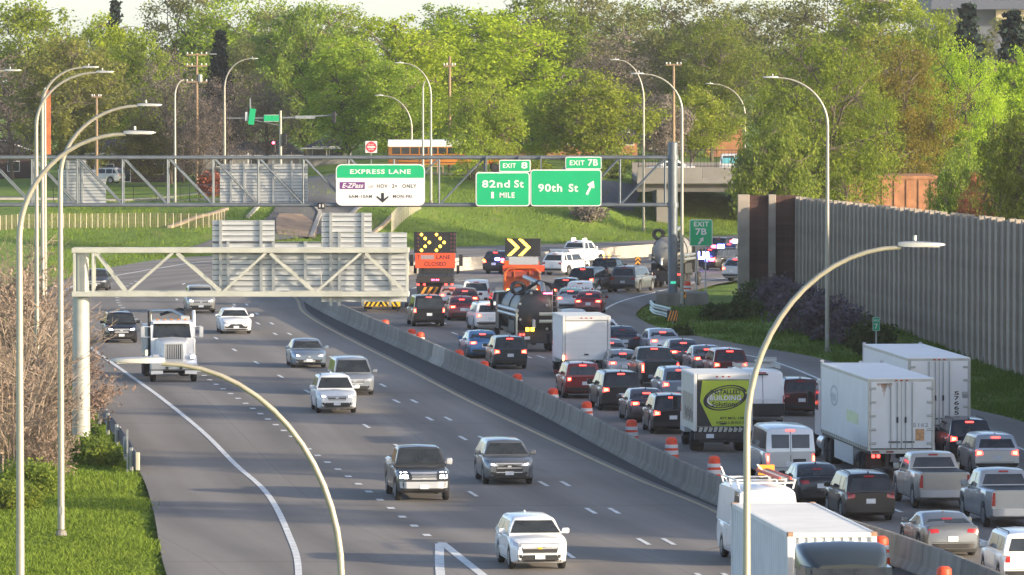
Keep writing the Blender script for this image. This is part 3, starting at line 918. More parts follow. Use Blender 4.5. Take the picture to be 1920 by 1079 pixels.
def car(kind, name, label, cat, pm, group, facing='away', brake=True, head=None, opts=None):
    """one car: body shell and every panel the photo shows on it"""
    k = dict(KIND[kind]); k.update(opts or {})
    k['pick'] = kind == 'pickup'
    k.setdefault('style', kind)
    L, W, H = k['L'], k['W'], k['H']
    root = thing(name, label, cat, group=group)
    shell = car_shell(k)
    bvh = BVHTree.FromPolygons([Vector(v) for v in shell.v], shell.f)
    shell.build('body', pm, root, smooth=38)
    yf = lambda fr: L / 2 - fr * L
    wr = W / 2 * k.get('tumble', 0.72 if H < 1.6 else (0.76 if H < 2 else 0.87))
    wb = W / 2 * 0.93
    bt, tall = k['belt'], H - k['belt']
    van = kind in ('van', 'hivan')
    trunk = k['rbase'] < 0.95 and not k['pick']
    # glass
    wlo = max(bt + .03, k['hood'] + .095)
    patch(root, bvh, 'windshield', M_GLASS, 'front', [(-wb * .93, wlo), (wb * .93, wlo), (wr * .9, k.get('wstop', H - .10)), (-wr * .9, k.get('wstop', H - .10))], 13, 8, .016)
    zt = H - (0.12 if H < 1.6 else .14)
    z0 = bt + 0.045
    if k.get('rearglass', True):
        lo = k['deck'] + .05 if (trunk or k['pick']) else bt + .06
        if kind == 'van' and k.get('split', True):
            for s in (1, -1):
                q = [(.05, bt + .12), (wb * .78, bt + .12), (wr * .84, H - .26), (.05, H - .26)]
                patch(root, bvh, 'rear_window', M_GLASS, 'rear', q if s > 0 else sym(q), 4, 3)
        else:
            patch(root, bvh, 'rear_window', M_GLASS, 'rear', [(-wb * .83, lo), (wb * .83, lo), (wr * .84, H - .17), (-wr * .84, H - .17)], 8, 4)
    c, at_, rt, rb = (yf(k[x]) for x in ('cowl', 'atop', 'rtop', 'rbase'))
    mid = k.get('mid', (at_ + rt) / 2 - 0.1)
    if van: mid = at_ - 0.95
    for side in ('left', 'right'):
        fw = [(mid + .05, z0), (c - .42, z0), (at_ - .10, zt), (mid + .05, zt)]
        patch(root, bvh, 'side_window', M_GLASS, side, fw, 3, 3)
        if not van or (kind == 'van' and k.get('split', True)):
            lim = rb + .22 if trunk else (rb + .12 if k['pick'] else rb + 0.28)
            if k['pick']: rw_ = [(lim, z0), (mid - .05, z0), (mid - .05, zt), (rt + .06, zt)]
            elif trunk: rw_ = [(lim + .25, z0), (mid - .05, z0), (mid - .05, zt), (rt + .08, zt - .03)]
            else:
                m2 = mid - (mid - lim) * .62
                patch(root, bvh, 'side_window', M_GLASS, side, [(lim, z0 + .04), (m2 - .05, z0), (m2 - .05, zt), (rt + .12, zt - .03)], 3, 3)
                rw_ = [(m2 + .03, z0), (mid - .05, z0), (mid - .05, zt), (m2 + .03, zt)]
            patch(root, bvh, 'side_window', M_GLASS, side, rw_, 3, 3)
        # door seams and sill
        sg = -1 if side == 'left' else 1
        lower = k['gc'] + .14
        patch(root, bvh, 'sill', M_TRIM, side, [(yf(k['axR']) + k['rw'] + .1, k['gc'] + .02), (yf(k['axF']) - k['rw'] - .1, k['gc'] + .02), (yf(k['axF']) - k['rw'] - .1, lower), (yf(k['axR']) + k['rw'] + .1, lower)], 4, 1)
        for yy in ((c - .35, mid) if trunk or k['pick'] else (c - .35, mid, mid - 1.0)):
            patch(root, bvh, 'door_seam', M_TRIM, side, [(yy - .008, lower), (yy + .008, lower), (yy + .008, bt - .03), (yy - .008, bt - .03)], 1, 5, 0.002)
        for yy in ((mid + .18,) if van else (mid + .18, mid - .85)):
            patch(root, bvh, 'door_handle', M_TRIM if k.get('dark') else M_CHROME, side, [(yy - .11, bt - .16), (yy + .11, bt - .16), (yy + .11, bt - .13), (yy - .11, bt - .13)], 2, 1, 0.025)
        mm = MB().rbox((sg * (W / 2 + .10), c - .48, bt + .10), (.23, .13, .17 if H < 1.8 else .24), .04)
        mm.box((sg * (W / 2 - .04), c - .48, bt + .05), (.14, .06, .05))
        mm.build('mirror', k.get('mirror', pm), root, smooth=40)
    # wheels
    for s in (-1, 1):
        for ax in ('axF', 'axR'):
            add_wheel(root, s * (W / 2 - .13), yf(k[ax]), k['rw'], .23, k.get('darkwheel', False))
    # back
    hw = W / 2
    if kind in ('suv', 'bigsuv'): tl = [(hw * .60, bt - .20), (hw * .90, bt - .24), (hw * .88, bt - .02), (hw * .62, bt - .06)]
    elif kind == 'boxsuv': tl = [(hw * .72, .80), (hw * .88, .80), (hw * .88, 1.0), (hw * .72, 1.0)]
    elif kind in ('minivan',): tl = [(hw * .74, .86), (hw * .92, .86), (hw * .86, 1.28), (hw * .78, 1.22)]
    elif kind == 'pickup': tl = [(hw * .80, .80), (hw * .925, .80), (hw * .925, 1.26), (hw * .80, 1.26)]
    elif van: tl = [(hw * .82, .78), (hw * .93, .78), (hw * .93, 1.12), (hw * .82, 1.12)]
    else: tl = [(hw * .48, k['deck'] - .21), (hw * .88, k['deck'] - .25), (hw * .86, k['deck'] - .10), (hw * .52, k['deck'] - .09)]
    tl = k.get('tail', tl)
    if kind == 'hivan' and 'tail' not in k: tl = [(hw * .86, .85), (hw * .94, .85), (hw * .94, 1.35), (hw * .86, 1.35)]
    tm = M_TAILON if brake else M_TAIL
    for q in (tl, sym(tl)):
        o = patch(root, bvh, 'tail_light', tm, 'rear', q, 3, 2, .015)
        if brake:
            cx = sum(p[0] for p in q) / 4; cz = sum(p[1] for p in q) / 4
            s_ = k.get('hot', .55)
            patch_mesh(bvh, 'rear', [(cx + (p[0] - cx) * s_, cz + (p[1] - cz) * s_) for p in q], 2, 2, .024).build('bulb', M_TAILHOT, o)
    if k.get('ctail'):
        patch(root, bvh, 'light_bar', tm if k['ctail'] == 'lit' else k['ctail'], 'rear', [(-hw * .5, tl[0][1] + .06), (hw * .5, tl[0][1] + .06), (hw * .5, tl[2][1] - .04), (-hw * .5, tl[2][1] - .04)], 6, 1, .012)
    zc = H - (.085 if not k['pick'] else .06)
    if trunk: zc = H - .15
    patch(root, bvh, 'brake_light', M_TAILON if brake else M_TAIL, 'rear', [(-.17, zc - .045), (.17, zc - .045), (.17, zc + .01), (-.17, zc + .01)], 3, 1, .03)
    pz = k.get('platez', {'sedan': .70, 'coupe': .50, 'pickup': .52}.get(kind, .74))
    px_ = k.get('platex', 0.0)
    pl = patch(root, bvh, 'licence_plate', M_PLATE, 'rear', [(px_ - .165, pz - .085), (px_ + .165, pz - .085), (px_ + .165, pz + .085), (px_ - .165, pz + .085)], 1, 1, .02)
    bz = k['gc'] + .16
    bm = M_CHROME if k['pick'] and k.get('chrome', True) else M_TRIM
    patch(root, bvh, 'rear_bumper', bm, 'rear', [(-hw * .88, bz), (hw * .88, bz), (hw * .9, bz + (.16 if not k['pick'] else .26)), (-hw * .9, bz + (.16 if not k['pick'] else .26))], 8, 1, .03 if not k['pick'] else .09)
    if k['pick']:
        patch(root, bvh, 'tailgate', pm, 'rear', [(-hw * .76, .74), (hw * .76, .74), (hw * .76, k['deck'] - .03), (-hw * .76, k['deck'] - .03)], 4, 2, .02)
        MB().rbox((0, (rb - L / 2) / 2 + .02, k['deck'] + .004), (W * .80, (rb + L / 2) - .16, .03), .01).build('bed_cover', M_TRIM, root)
    else:
        zz = bz + .19
        patch(root, bvh, 'hatch_seam', M_TRIM, 'rear', [(-hw * .74, zz), (hw * .74, zz), (hw * .74, zz + .018), (-hw * .74, zz + .018)], 6, 1, .003)
        if van:
            patch(root, bvh, 'hatch_seam', M_TRIM, 'rear', [(-.012, zz), (.012, zz), (.012, H - .14), (-.012, H - .14)], 1, 6, .004)
    # front
    fz = k['nose']
    if facing == 'to':
        hl = k.get('hl', [(hw * .46, fz - .05), (hw * .82, fz - .03), (hw * .84, fz + .10), (hw * .50, fz + .04)])
        for q in (hl, sym(hl)):
            o = patch(root, bvh, 'headlight', M_HEAD, 'front', q, 4, 2, .012)
            if head is not None:
                cx = sum(p[0] for p in q) / 4; cz = sum(p[1] for p in q) / 4
                s_ = k.get('hot', .6)
                patch_mesh(bvh, 'front', [(cx + (p[0] - cx) * s_, cz + (p[1] - cz) * s_) for p in q], 2, 2, .022).build('bulb', head, o)
        gr = k.get('grille', [(-hw * .42, fz - .16), (hw * .42, fz - .16), (hw * .46, fz + .02), (-hw * .46, fz + .02)])
        g = patch(root, bvh, 'grille', M_TRIM, 'front', gr, 6, 2, .012)
        gf = k.get('gframe', M_CHROME)
        if gf is not None:
            x_, za_, zb_ = abs(gr[2][0]), gr[0][1], gr[2][1]
            for q in ([(-x_, zb_ - .015), (x_, zb_ - .015), (x_, zb_ + .025), (-x_, zb_ + .025)], [(gr[0][0], za_ - .025), (gr[1][0], za_ - .025), (gr[1][0], za_ + .01), (gr[0][0], za_ + .01)]):
                patch_mesh(bvh, 'front', q, 6, 1, .02).build('grille_frame', gf, g)
        if k['pick']:
            patch(root, bvh, 'front_bumper', M_CHROME, 'front', [(-hw * .86, .50), (hw * .86, .50), (hw * .88, .74), (-hw * .88, .74)], 8, 1, .10)
        if k.get('bars', 2):
            nb = k.get('bars', 2)
            for i in range(nb):
                t = (i + .5) / nb
                z = gr[0][1] + (gr[2][1] - gr[0][1]) * t
                xx = abs(gr[0][0]) * (1 - t) + abs(gr[2][0]) * t
                patch_mesh(bvh, 'front', [(-xx * .95, z - .014), (xx * .95, z - .014), (xx * .95, z + .014), (-xx * .95, z + .014)], 6, 1, .024).build('grille_bar', M_CHROME, g)
        patch_mesh(bvh, 'front', [(-.07, fz - .09), (.07, fz - .09), (.07, fz - .03), (-.07, fz - .03)], 1, 1, .04).build('badge', k.get('badge', M_CHROME), g)
        lz = k['gc'] + .14
        patch(root, bvh, 'air_intake', M_TRIM, 'front', k.get('intake', [(-hw * .66, lz - .02), (hw * .66, lz - .02), (hw * .58, lz + .15), (-hw * .58, lz + .15)]), 6, 1, .01)
        patch(root, bvh, 'front_lip', M_GALV if k.get('lip') else M_TRIM, 'front', [(-hw * .74, lz - .07), (hw * .74, lz - .07), (hw * .74, lz - .025), (-hw * .74, lz - .025)], 6, 1, .02)
        patch(root, bvh, 'valance', M_TRIM, 'front', [(-hw * .72, k['gc'] + .02 + .1), (hw * .72, k['gc'] + .12), (hw * .74, lz - .075), (-hw * .74, lz - .075)], 6, 1, .006)
        for s in (-1, 1):
            fq = [(s * hw * .60, lz + .05), (s * hw * .76, lz + .05), (s * hw * .76, lz + .16), (s * hw * .62, lz + .16)]
            patch(root, bvh, 'fog_lamp', M_TRIM, 'front', fq if s > 0 else fq[1::-1] + fq[:1:-1], 2, 1, .012)
        patch(root, bvh, 'licence_plate', M_PLATE, 'front', [(-.16, lz + .04 + k.get('pl', 0)), (.16, lz + .04 + k.get('pl', 0)), (.16, lz + .18 + k.get('pl', 0)), (-.16, lz + .18 + k.get('pl', 0))], 1, 1, .035 if not k['pick'] else .12)
        # wipers
        patch(root, bvh, 'wiper', M_TRIM, 'front', [(-wb * .8, wlo + .01), (wb * .75, wlo + .01), (wb * .75, wlo + .03), (-wb * .8, wlo + .03)], 4, 1, .02)
    if kind in ('suv', 'bigsuv', 'boxsuv') and k.get('rails', True):
        for s in (-1, 1):
            MB().tube([(s * wr * .9, at_ - .15, H - .03), (s * wr * .9, at_ - .3, H + .035), (s * wr * .9, rt + .3, H + .035), (s * wr * .9, rt + .12, H - .03)], .018, 6).build('roof_rail', M_TRIM, root)
    if kind in ('sedan', 'suv', 'bigsuv', 'coupe', 'boxsuv'):
        MB().rbox((0, rt + .12, H + .03), (.05, .14, .07), .02).build('aerial_fin', pm, root)
    root['len'] = L
    return root

def put(root, px, py, facing='away', L=None, fx=None, z=0.0, turn=0.0, over=0.1):
    """stand a vehicle so that its near end touches the road at this pixel, along its lane"""
    L = L or root.get('len', 4.8)
    p = G(px, py, 0)
    if fx is None:
        f2 = XR if facing == 'away' else XL
        t = (tang(XB, p.y) + tang(f2, p.y) * 0.5)
        if facing == 'away' and 380 < p.y < 470:
            t = tang(XB, p.y) * .6 + tang(XR, p.y) * .8
        t.normalize()
    else:
        t = fx.normalized()
    c = p + t * (L / 2 - over)
    h = t if facing == 'away' else -t
    root.location = (c.x, c.y, z)
    root.rotation_euler = (0, 0, math.atan2(-h.x, h.y) + turn)
    if 'len' in root: del root['len']
    return root
# ------------------------------------------------------------------ lorries and work trucks (front towards +Y, centre at the origin)
P_WHITE = paint('white', (0.78, 0.79, 0.79))
P_BOXW = mat('trailer_white', (0.72, 0.73, 0.72), 0.45, var=0.06, vscale=0.8)
P_STEEL = mat('chassis_black', (0.03, 0.03, 0.032), 0.6, var=0.2, vscale=3)
def part(root, name, m, fn, smooth=None):
    mb = MB(); fn(mb)
    return mb.build(name, m, root, smooth=smooth)
def duals(root, y, W, r=.5):
    for s in (-1, 1):
        add_wheel(root, s * (W / 2 - .30), y, r, .55, True, True)
def single(root, y, W, r=.5):
    for s in (-1, 1):
        add_wheel(root, s * (W / 2 - .18), y, r, .3, False, True)
def rear_lamps(root, y, x, z, n=2, m=None, w=.12, name='tail_light'):
    for s in (-1, 1):
        for i in range(n):
            part(root, name, m or M_TAILON, lambda b: b.rbox((s * (x - i * w * 1.5), y - .02, z), (w, .05, w), .02))
def cab_over_cab(root, yb, yf, W, zb, zt, m, sleeper=False):
    """simple conventional or cab-over cab seen mostly from behind: shell, glass, mirrors"""
    mb = MB()
    prof = [(yb, zb), (yf, zb), (yf, zb + (zt - zb) * .40), (yf - .45, zt - .06), (yf - .7, zt), (yb, zt)]
    mb.prism(prof, W, 'YZ', -W / 2)
    mb.build('cab', m, root)
    mb = MB()
    mb.add([(-W * .42, yf + .012, zb + (zt - zb) * .44), (W * .42, yf + .012, zb + (zt - zb) * .44), (W * .38, yf - .40, zt - .12), (-W * .38, yf - .40, zt - .12)], [(0, 1, 2, 3)])
    mb.build('windshield', M_GLASS, root)
    for s in (-1, 1):
        MB().add([(s * (W / 2 + .006), yf - .15, zb + (zt - zb) * .45), (s * (W / 2 + .006), yf - 1.05, zb + (zt - zb) * .45), (s * (W / 2 + .006), yf - 1.05, zt - .14), (s * (W / 2 + .006), yf - .46, zt - .14)], [(0, 1, 2, 3)]).build('side_window', M_GLASS, root)
        mb = MB(); mb.rbox((s * (W / 2 + .26), yf - .35, zb + (zt - zb) * .66), (.2, .12, .55), .04); mb.tube([(s * W / 2, yf - .4, zb + (zt - zb) * .5), (s * (W / 2 + .26), yf - .38, zb + (zt - zb) * .5)], .02, 6)
        mb.build('mirror', M_TRIM, root)

def semi_truck(label, group, L=16.15, top=4.05, stain=False, number=None, numvert=False, sq=None, logo=False):
    root = thing('semi_trailer_truck', label, 'truck', group=group)
    W = 2.59
    z0 = 1.18
    yr, yfr = -L / 2, L / 2 - 3.0
    BL = yfr - yr
    cy = (yr + yfr) / 2
    part(root, 'trailer_wall', P_BOXW, lambda b: [b.rbox((s * (W / 2 - .03), cy, (z0 + top) / 2), (.06, BL - .1, top - z0), .01) for s in (-1, 1)])
    part(root, 'trailer_nose', P_BOXW, lambda b: b.box((0, yfr - .03, (z0 + top) / 2), (W - .13, .06, top - z0)))
    part(root, 'trailer_roof', mat('trailer_roof_white', (0.8, 0.79, 0.77), 0.5, var=.05, vscale=.7), lambda b: b.box((0, cy, top + .015), (W - .02, BL - .04, .03)))
    part(root, 'trailer_floor', P_STEEL, lambda b: b.box((0, cy, z0 - .06), (W - .1, BL - .1, .12)))
    part(root, 'side_rail', M_GALV, lambda b: [b.box((s * (W / 2 + .004), cy, z), (.025, BL, h)) for s in (-1, 1) for z, h in ((z0 + .07, .14), (top - .05, .1))])
    mb = MB()
    for s in (-1, 1):
        for y in np.arange(yr + .6, yfr - .2, .61): mb.box((s * (W / 2 + .003), y, z0 + .07), (.04, .06, .09))
    mb.build('rivet_row', P_STEEL, root)['kind'] = 'stuff'
    part(root, 'rear_frame', M_GALV, lambda b: [b.box((s * (W / 2 - .05), yr + .04, (z0 + top) / 2), (.1, .1, top - z0)) for s in (-1, 1)] + [b.box((0, yr + .04, top - .05), (W - .2, .1, .1)), b.box((0, yr + .03, z0 - .02), (W - .2, .12, .16))])
    dw = (W - .24) / 2
    for s in (-1, 1):
        dm = P_BOXW
        d = part(root, 'rear_door', dm, lambda b: b.rbox((s * (dw / 2 + .012), yr + .02, (z0 + top) / 2), (dw - .01, .07, top - z0 - .2), .012))
        for x in ((.16, .42)):
            part(d, 'lock_rod', M_GALV, lambda b: b.tube([(s * x, yr - .05, z0 + .08), (s * x, yr - .05, top - .12)], .022, 6))
        part(d, 'lock_handle', P_STEEL, lambda b: b.box((s * .28, yr - .05, z0 + .35), (.45, .03, .05)))
        part(d, 'hasp', P_STEEL, lambda b: b.box((s * .16, yr - .05, z0 + 1.2), (.07, .05, .22)))
        part(d, 'door_edge', M_GALV, lambda b: b.box((s * .012, yr - .018, (z0 + top) / 2), (.02, .012, top - z0 - .22)))
        for z in np.linspace(z0 + .3, top - .35, 5):
            part(d, 'hinge', M_GALV, lambda b: b.rbox((s * (dw - .06), yr - .03, z), (.26, .05, .09), .015))
    part(root, 'marker_light', M_TAIL, lambda b: [b.box((x, yr - .02, top - .05), (.1, .03, .05)) for x in (-.2, 0, .2)])
    part(root, 'bumper_guard', P_STEEL, lambda b: [b.box((0, yr + .15, .52), (2.3, .1, .12))] + [b.box((x, yr + .15, .82), (.1, .08, .55)) for x in (-.55, .55)])
    part(root, 'rear_sill', mat('faded_red_sill', (.22, .05, .04), .6, var=.3, vscale=8), lambda b: [b.box((x, yr - .045, z0 - .03), (.28, .02, .07)) for x in (-1.0, -.45, .45, 1.0)])
    rear_lamps(root, yr + .08, 1.08, .98, 2, M_TAILON, .13)
    part(root, 'licence_plate', M_PLATE, lambda b: b.box((.1, yr + .06, .86), (.3, .02, .16)))
    part(root, 'mud_flap', M_TRIM, lambda b: [b.box((s * .95, yr + .9, .62), (.6, .02, .75)) for s in (-1, 1)])
    for y in (yr + 1.75, yr + 3.0): duals(root, y, W)
    part(root, 'axle_frame', P_STEEL, lambda b: [b.box((s * .45, yr + 2.3, .85), (.12, 3.6, .35)) for s in (-1, 1)] + [b.box((0, y, .5), (2.0, .14, .14)) for y in (yr + 1.75, yr + 3.0)])
    part(root, 'landing_leg', M_GALV, lambda b: [b.rbox((s * .75, yfr - 2.9, .62), (.12, .12, 1.0), .02) for s in (-1, 1)] + [b.box((0, yfr - 2.9, .75), (1.5, .05, .05))])
    part(root, 'side_skirt', mat('trailer_skirt', (.55, .56, .56), .5), lambda b: [b.box((s * (W / 2 - .06), cy + .4, .74), (.03, BL * .40, .72)) for s in (-1, 1)])
    if stain:
        part(root, 'rust_stain', mat('rust_streak', (.30, .15, .07), .8, var=.5, vscale=7, stretch=(2, 1, .6)), lambda b: [b.add([(-.95 + .05 * i, yr - .019, top - .16), (-.95 + .05 * (i + 1), yr - .019, top - .16), (-.95 + .05 * (i + .62), yr - .019, top - .2 - h), (-.95 + .05 * (i + .4), yr - .019, top - .2 - h)], [(0, 1, 2, 3)]) for i, h in enumerate((.05, .08, .04, .14, .3, .5, .28, .16, .1, .2, .07, .04))])
        part(root, 'hazard_placard', mat('faded_orange_sticker', (.55, .30, .14), .6, var=.25, vscale=9), lambda b: b.box((.72, yr - .02, z0 + .62), (.34, .01, .45)))
    if number:
        mb = MB()
        if numvert:
            for i, ch in enumerate(number):
                letter(mb, ch, .62, .82, top - 1.35 - i * .2 - .16, top - 1.35 - i * .2, yr - .02, M_SBLACK)
        else:
            letter(mb, number, .45, 1.05, z0 + .92, z0 + 1.08, yr - .02, mat('faded_number', (.35, .36, .37), .6))
        mb.build('number', None, root)
    if sq:
        part(root, 'sticker', mat('grey_sticker', (.3, .31, .32), .6, var=.2, vscale=10), lambda b: b.box((.78 + .3, yr - .02, top - 1.5), (.26, .01, .26)))
    if logo:
        mb = MB().use(mat('faded_green_logo', (.62, .68, .42), .6, var=.1, vscale=3))
        X = -W / 2 - .006
        mb.add([(X, yr + 5.8, 2.05), (X, yr + 2.6, 2.05), (X, yr + 2.6, 2.5), (X, yr + 5.8, 2.5)], [(0, 1, 2, 3)])
        mb.build('logo', None, root)
        mb = MB().use(mat('faded_grey_logo', (.45, .47, .5), .6))
        n = 20
        ring = [(X, yr + 9.3 + 1.1 * math.cos(6.2832 * i / n) * r_, 2.85 + .42 * math.sin(6.2832 * i / n) * r_) for r_ in (1, .8) for i in range(n)]
        mb.add(ring, [(i, (i + 1) % n, n + (i + 1) % n, n + i) for i in range(n)])
        for i in range(5): mb.box((X, yr + 8.9 + .3 * i, 2.75 + .05 * (i % 2)), (.004, .12, .32))
        mb.build('logo', None, root)
    # tractor
    cab_over_cab(root, yfr + .5, L / 2 - .1, 2.3, .95, 3.2, P_WHITE)
    part(root, 'exhaust_stack', M_CHROME, lambda b: [b.tube([(s * 1.2, yfr + .32, 1.0), (s * 1.2, yfr + .32, 3.9), (s * 1.22, yfr + .22, 4.05)], .08, 10) for s in (-1, 1)], 40)
    part(root, 'chassis', P_STEEL, lambda b: [b.box((s * .45, yfr - .2, .85), (.12, 5.5, .3)) for s in (-1, 1)])
    part(root, 'fuel_tank', M_CHROME, lambda b: [b.tube([(s * 1.0, yfr - .2, .7), (s * 1.0, yfr + 1.2, .7)], .32, 14) for s in (-1, 1)], 40)
    for y in (yfr - 1.9, yfr - .7): duals(root, y, 2.5)
    single(root, L / 2 + .2, 2.4)
    part(root, 'hood', P_WHITE, lambda b: b.rbox((0, L / 2 + .35, 1.35), (1.9, 1.4, 1.0), .2))
    root['len'] = L
    return root

def box_truck(label, group, L=7.4, H=3.2, bm=None, sign=None, tint=None, brake=True, W=2.44):
    root = thing('box_truck', label, 'truck', group=group)
    bm = bm or P_BOXW
    yr = -L / 2
    yfr = L / 2 - 2.2
    BL, cy, z0 = yfr - yr, (yr + yfr) / 2, .88
    part(root, 'cargo_box', bm, lambda b: b.rbox((0, cy + .06, (z0 + H) / 2 - .02), (W - .06, BL - .1, H - z0 - .06), .02))
    fr = mat('box_edge_trim', (.6, .61, .61), .45, .3)
    for s in (-1, 1):
        part(root, 'corner_post', fr, lambda b: b.rbox((s * (W / 2 - .06), yr + .05, (z0 + H) / 2), (.15, .14, H - z0), .03))
    part(root, 'top_rail', fr, lambda b: [b.rbox((0, yr + .05, H - .11), (W - .28, .13, .26), .03)] + [b.rbox((s * (W / 2 - .02), cy, H - .04), (.08, BL - .2, .1), .03) for s in (-1, 1)])
    part(root, 'roof', mat('fibreglass_roof', (.75, .75, .70), .5, var=.05), lambda b: b.box((0, cy + .05, H), (W - .12, BL - .22, .03)))
    d = part(root, 'roll_door', bm, lambda b: b.box((0, yr + .05, (z0 + H - .26) / 2 + .02), (W - .32, .06, H - z0 - .32)))
    mb = MB()
    for z in np.arange(z0 + .25, H - .35, .30): mb.box((0, yr + .017, z), (W - .36, .008, .015))
    mb.build('door_joint', fr, d)
    part(d, 'door_handle', P_STEEL, lambda b: b.box((0, yr, z0 + .32), (.22, .06, .06)))
    part(root, 'marker_light', M_TAIL, lambda b: [b.box((x, yr - .025, H - .1), (.09, .03, .05)) for x in (-.25, 0, .25)])
    part(root, 'step_bumper', P_STEEL, lambda b: [b.rbox((0, yr + .06, .68), (W - .08, .34, .30), .03), b.rbox((0, yr + .02, .48), (W - .5, .14, .12), .02)])
    part(root, 'licence_plate', M_PLATE, lambda b: b.box((-.55, yr - .12, .70), (.32, .02, .17)))
    rear_lamps(root, yr + .02, W / 2 - .12, 1.05 if brake else .68, 1, M_TAILON if brake else M_TAIL, .13)
    if brake:
        for s in (-1, 1):
            part(root, 'tail_light', M_TAILHOT, lambda b: b.rbox((s * (W / 2 - .05), yr - .06, 1.02), (.11, .06, .28), .03))
    part(root, 'chassis', P_STEEL, lambda b: [b.box((s * .42, -.1, .72), (.12, L - .6, .24)) for s in (-1, 1)])
    duals(root, yr + 1.55, W, .42)
    single(root, L / 2 - .95, 2.1, .42)
    cab_over_cab(root, yfr + .08, L / 2 - .55, 2.1, .6, 2.35, tint or P_WHITE)
    part(root, 'hood', tint or P_WHITE, lambda b: b.rbox((0, L / 2 - .35, 1.0), (1.9, .8, .75), .15))
    if sign:
        sign(root, yr, W, H, z0)
    root['len'] = L
    return root

def arrow_board(root, x, y, z0, w, h, lit, style):
    bd = part(root, 'arrow_board', M_SBLACK, lambda b: b.rbox((x, y, z0 + h / 2), (w, .12, h), .03))
    part(bd, 'board_frame', M_TRIM, lambda b: [b.box((x, y - .01, z0 + (.02 if i == 0 else h - .02)), (w + .06, .16, .05)) for i in (0, 1)])
    off = mat('unlit_lamp', (.10, .035, .03), .35)
    am = mat('arrow_lamp_lit', (.8, .55, .1), .3, emit=(1.0, .62, .03), estr=4.0)
    if style == 'dots':
        rows = 5
        pos = {(-.52, 4), (-.38, 3), (-.22, 2), (-.38, 1), (-.52, 0), (.05, 4), (.19, 3), (.34, 2), (.19, 1), (.05, 0)}
        for (u, r_) in sorted(pos):
            part(bd, 'lamp', am, lambda b: b.lathe([(.095, 0), (.085, -.05), (.001, -.065)], 10, 'Y', (x + u * w * .62, y - .06, z0 + h * (.12 + .19 * r_))))
        for u in (-.66, .60, .72):
            for r_ in (0, 1, 2, 3, 4):
                part(bd, 'lamp', off, lambda b: b.lathe([(.075, 0), (.065, -.03), (.001, -.045)], 8, 'Y', (x + u * w * .62, y - .06, z0 + h * (.12 + .19 * r_))))
    else:
        th = h * .22
        for u0 in (-.44, -.13):
            for a, b_ in (((u0, .97), (u0 + .24, .5)), ((u0 + .24, .5), (u0, .03))):
                xa, za, xb, zb = x + a[0] * w, z0 + a[1] * h, x + b_[0] * w, z0 + b_[1] * h
                dx = w * .105
                part(bd, 'lamp', am, lambda b: b.prism([(xa, za), (xa + dx, za), (xb + dx, zb), (xb, zb)], -.03, 'XZ', y - .06))
    return bd
def stripe_panel(root, name, x, y, z0, w, h, n, m1, m2, slope=1.0, chevron=False):
    pn = part(root, name, m1, lambda b: b.box((x, y, z0 + h / 2), (w, .08, h)))
    for i in range(n):
        u0 = x - w / 2 + w * (i + .08) / n; u1 = u0 + w / n * .48
        sg = slope * (1 if (not chevron or i < n / 2) else -1)
        k = w / n * 1.1
        q = [(u0, z0 + .015), (u1, z0 + .015), (u1 + sg * k, z0 + h - .015), (u0 + sg * k, z0 + h - .015)]
        q = [(max(x - w / 2 + .01, min(x + w / 2 - .01, a)), b_) for a, b_ in q]
        if sg < 0 or True:
            part(pn, 'stripe', m2, lambda b: b.prism(q, -.012, 'XZ', y - .041))
    return pn
def work_truck(label, group, cabm, W=2.4, board=None, sign=None, tma=None, bus_back=False, L=8.5):
    root = thing('work_truck', label, 'truck', group=group)
    yr = -L / 2
    part(root, 'chassis', P_STEEL, lambda b: [b.box((s * .45, 0, .85), (.14, L - .4, .3)) for s in (-1, 1)])
    part(root, 'truck_bed', P_STEEL if not bus_back else cabm, lambda b: b.rbox((0, yr + 2.6, 1.55), (W, 4.2, 1.0), .05))
    duals(root, yr + 1.7, W); single(root, L / 2 - 1.2, W)
    cab_over_cab(root, yr + 4.9, L / 2 - 1.0, W - .1, 1.0, 2.9, cabm)
    part(root, 'hood', cabm, lambda b: b.rbox((0, L / 2 - .6, 1.4), (1.9, 1.2, 1.0), .2))
    if board:
        arrow_board(root, *board)
    part(root, 'board_mast', M_TRIM, lambda b: [b.box((s * .8, yr + .6, 2.7), (.08, .08, 2.3)) for s in (-1, 1)])
    root['len'] = L
    return root, yr

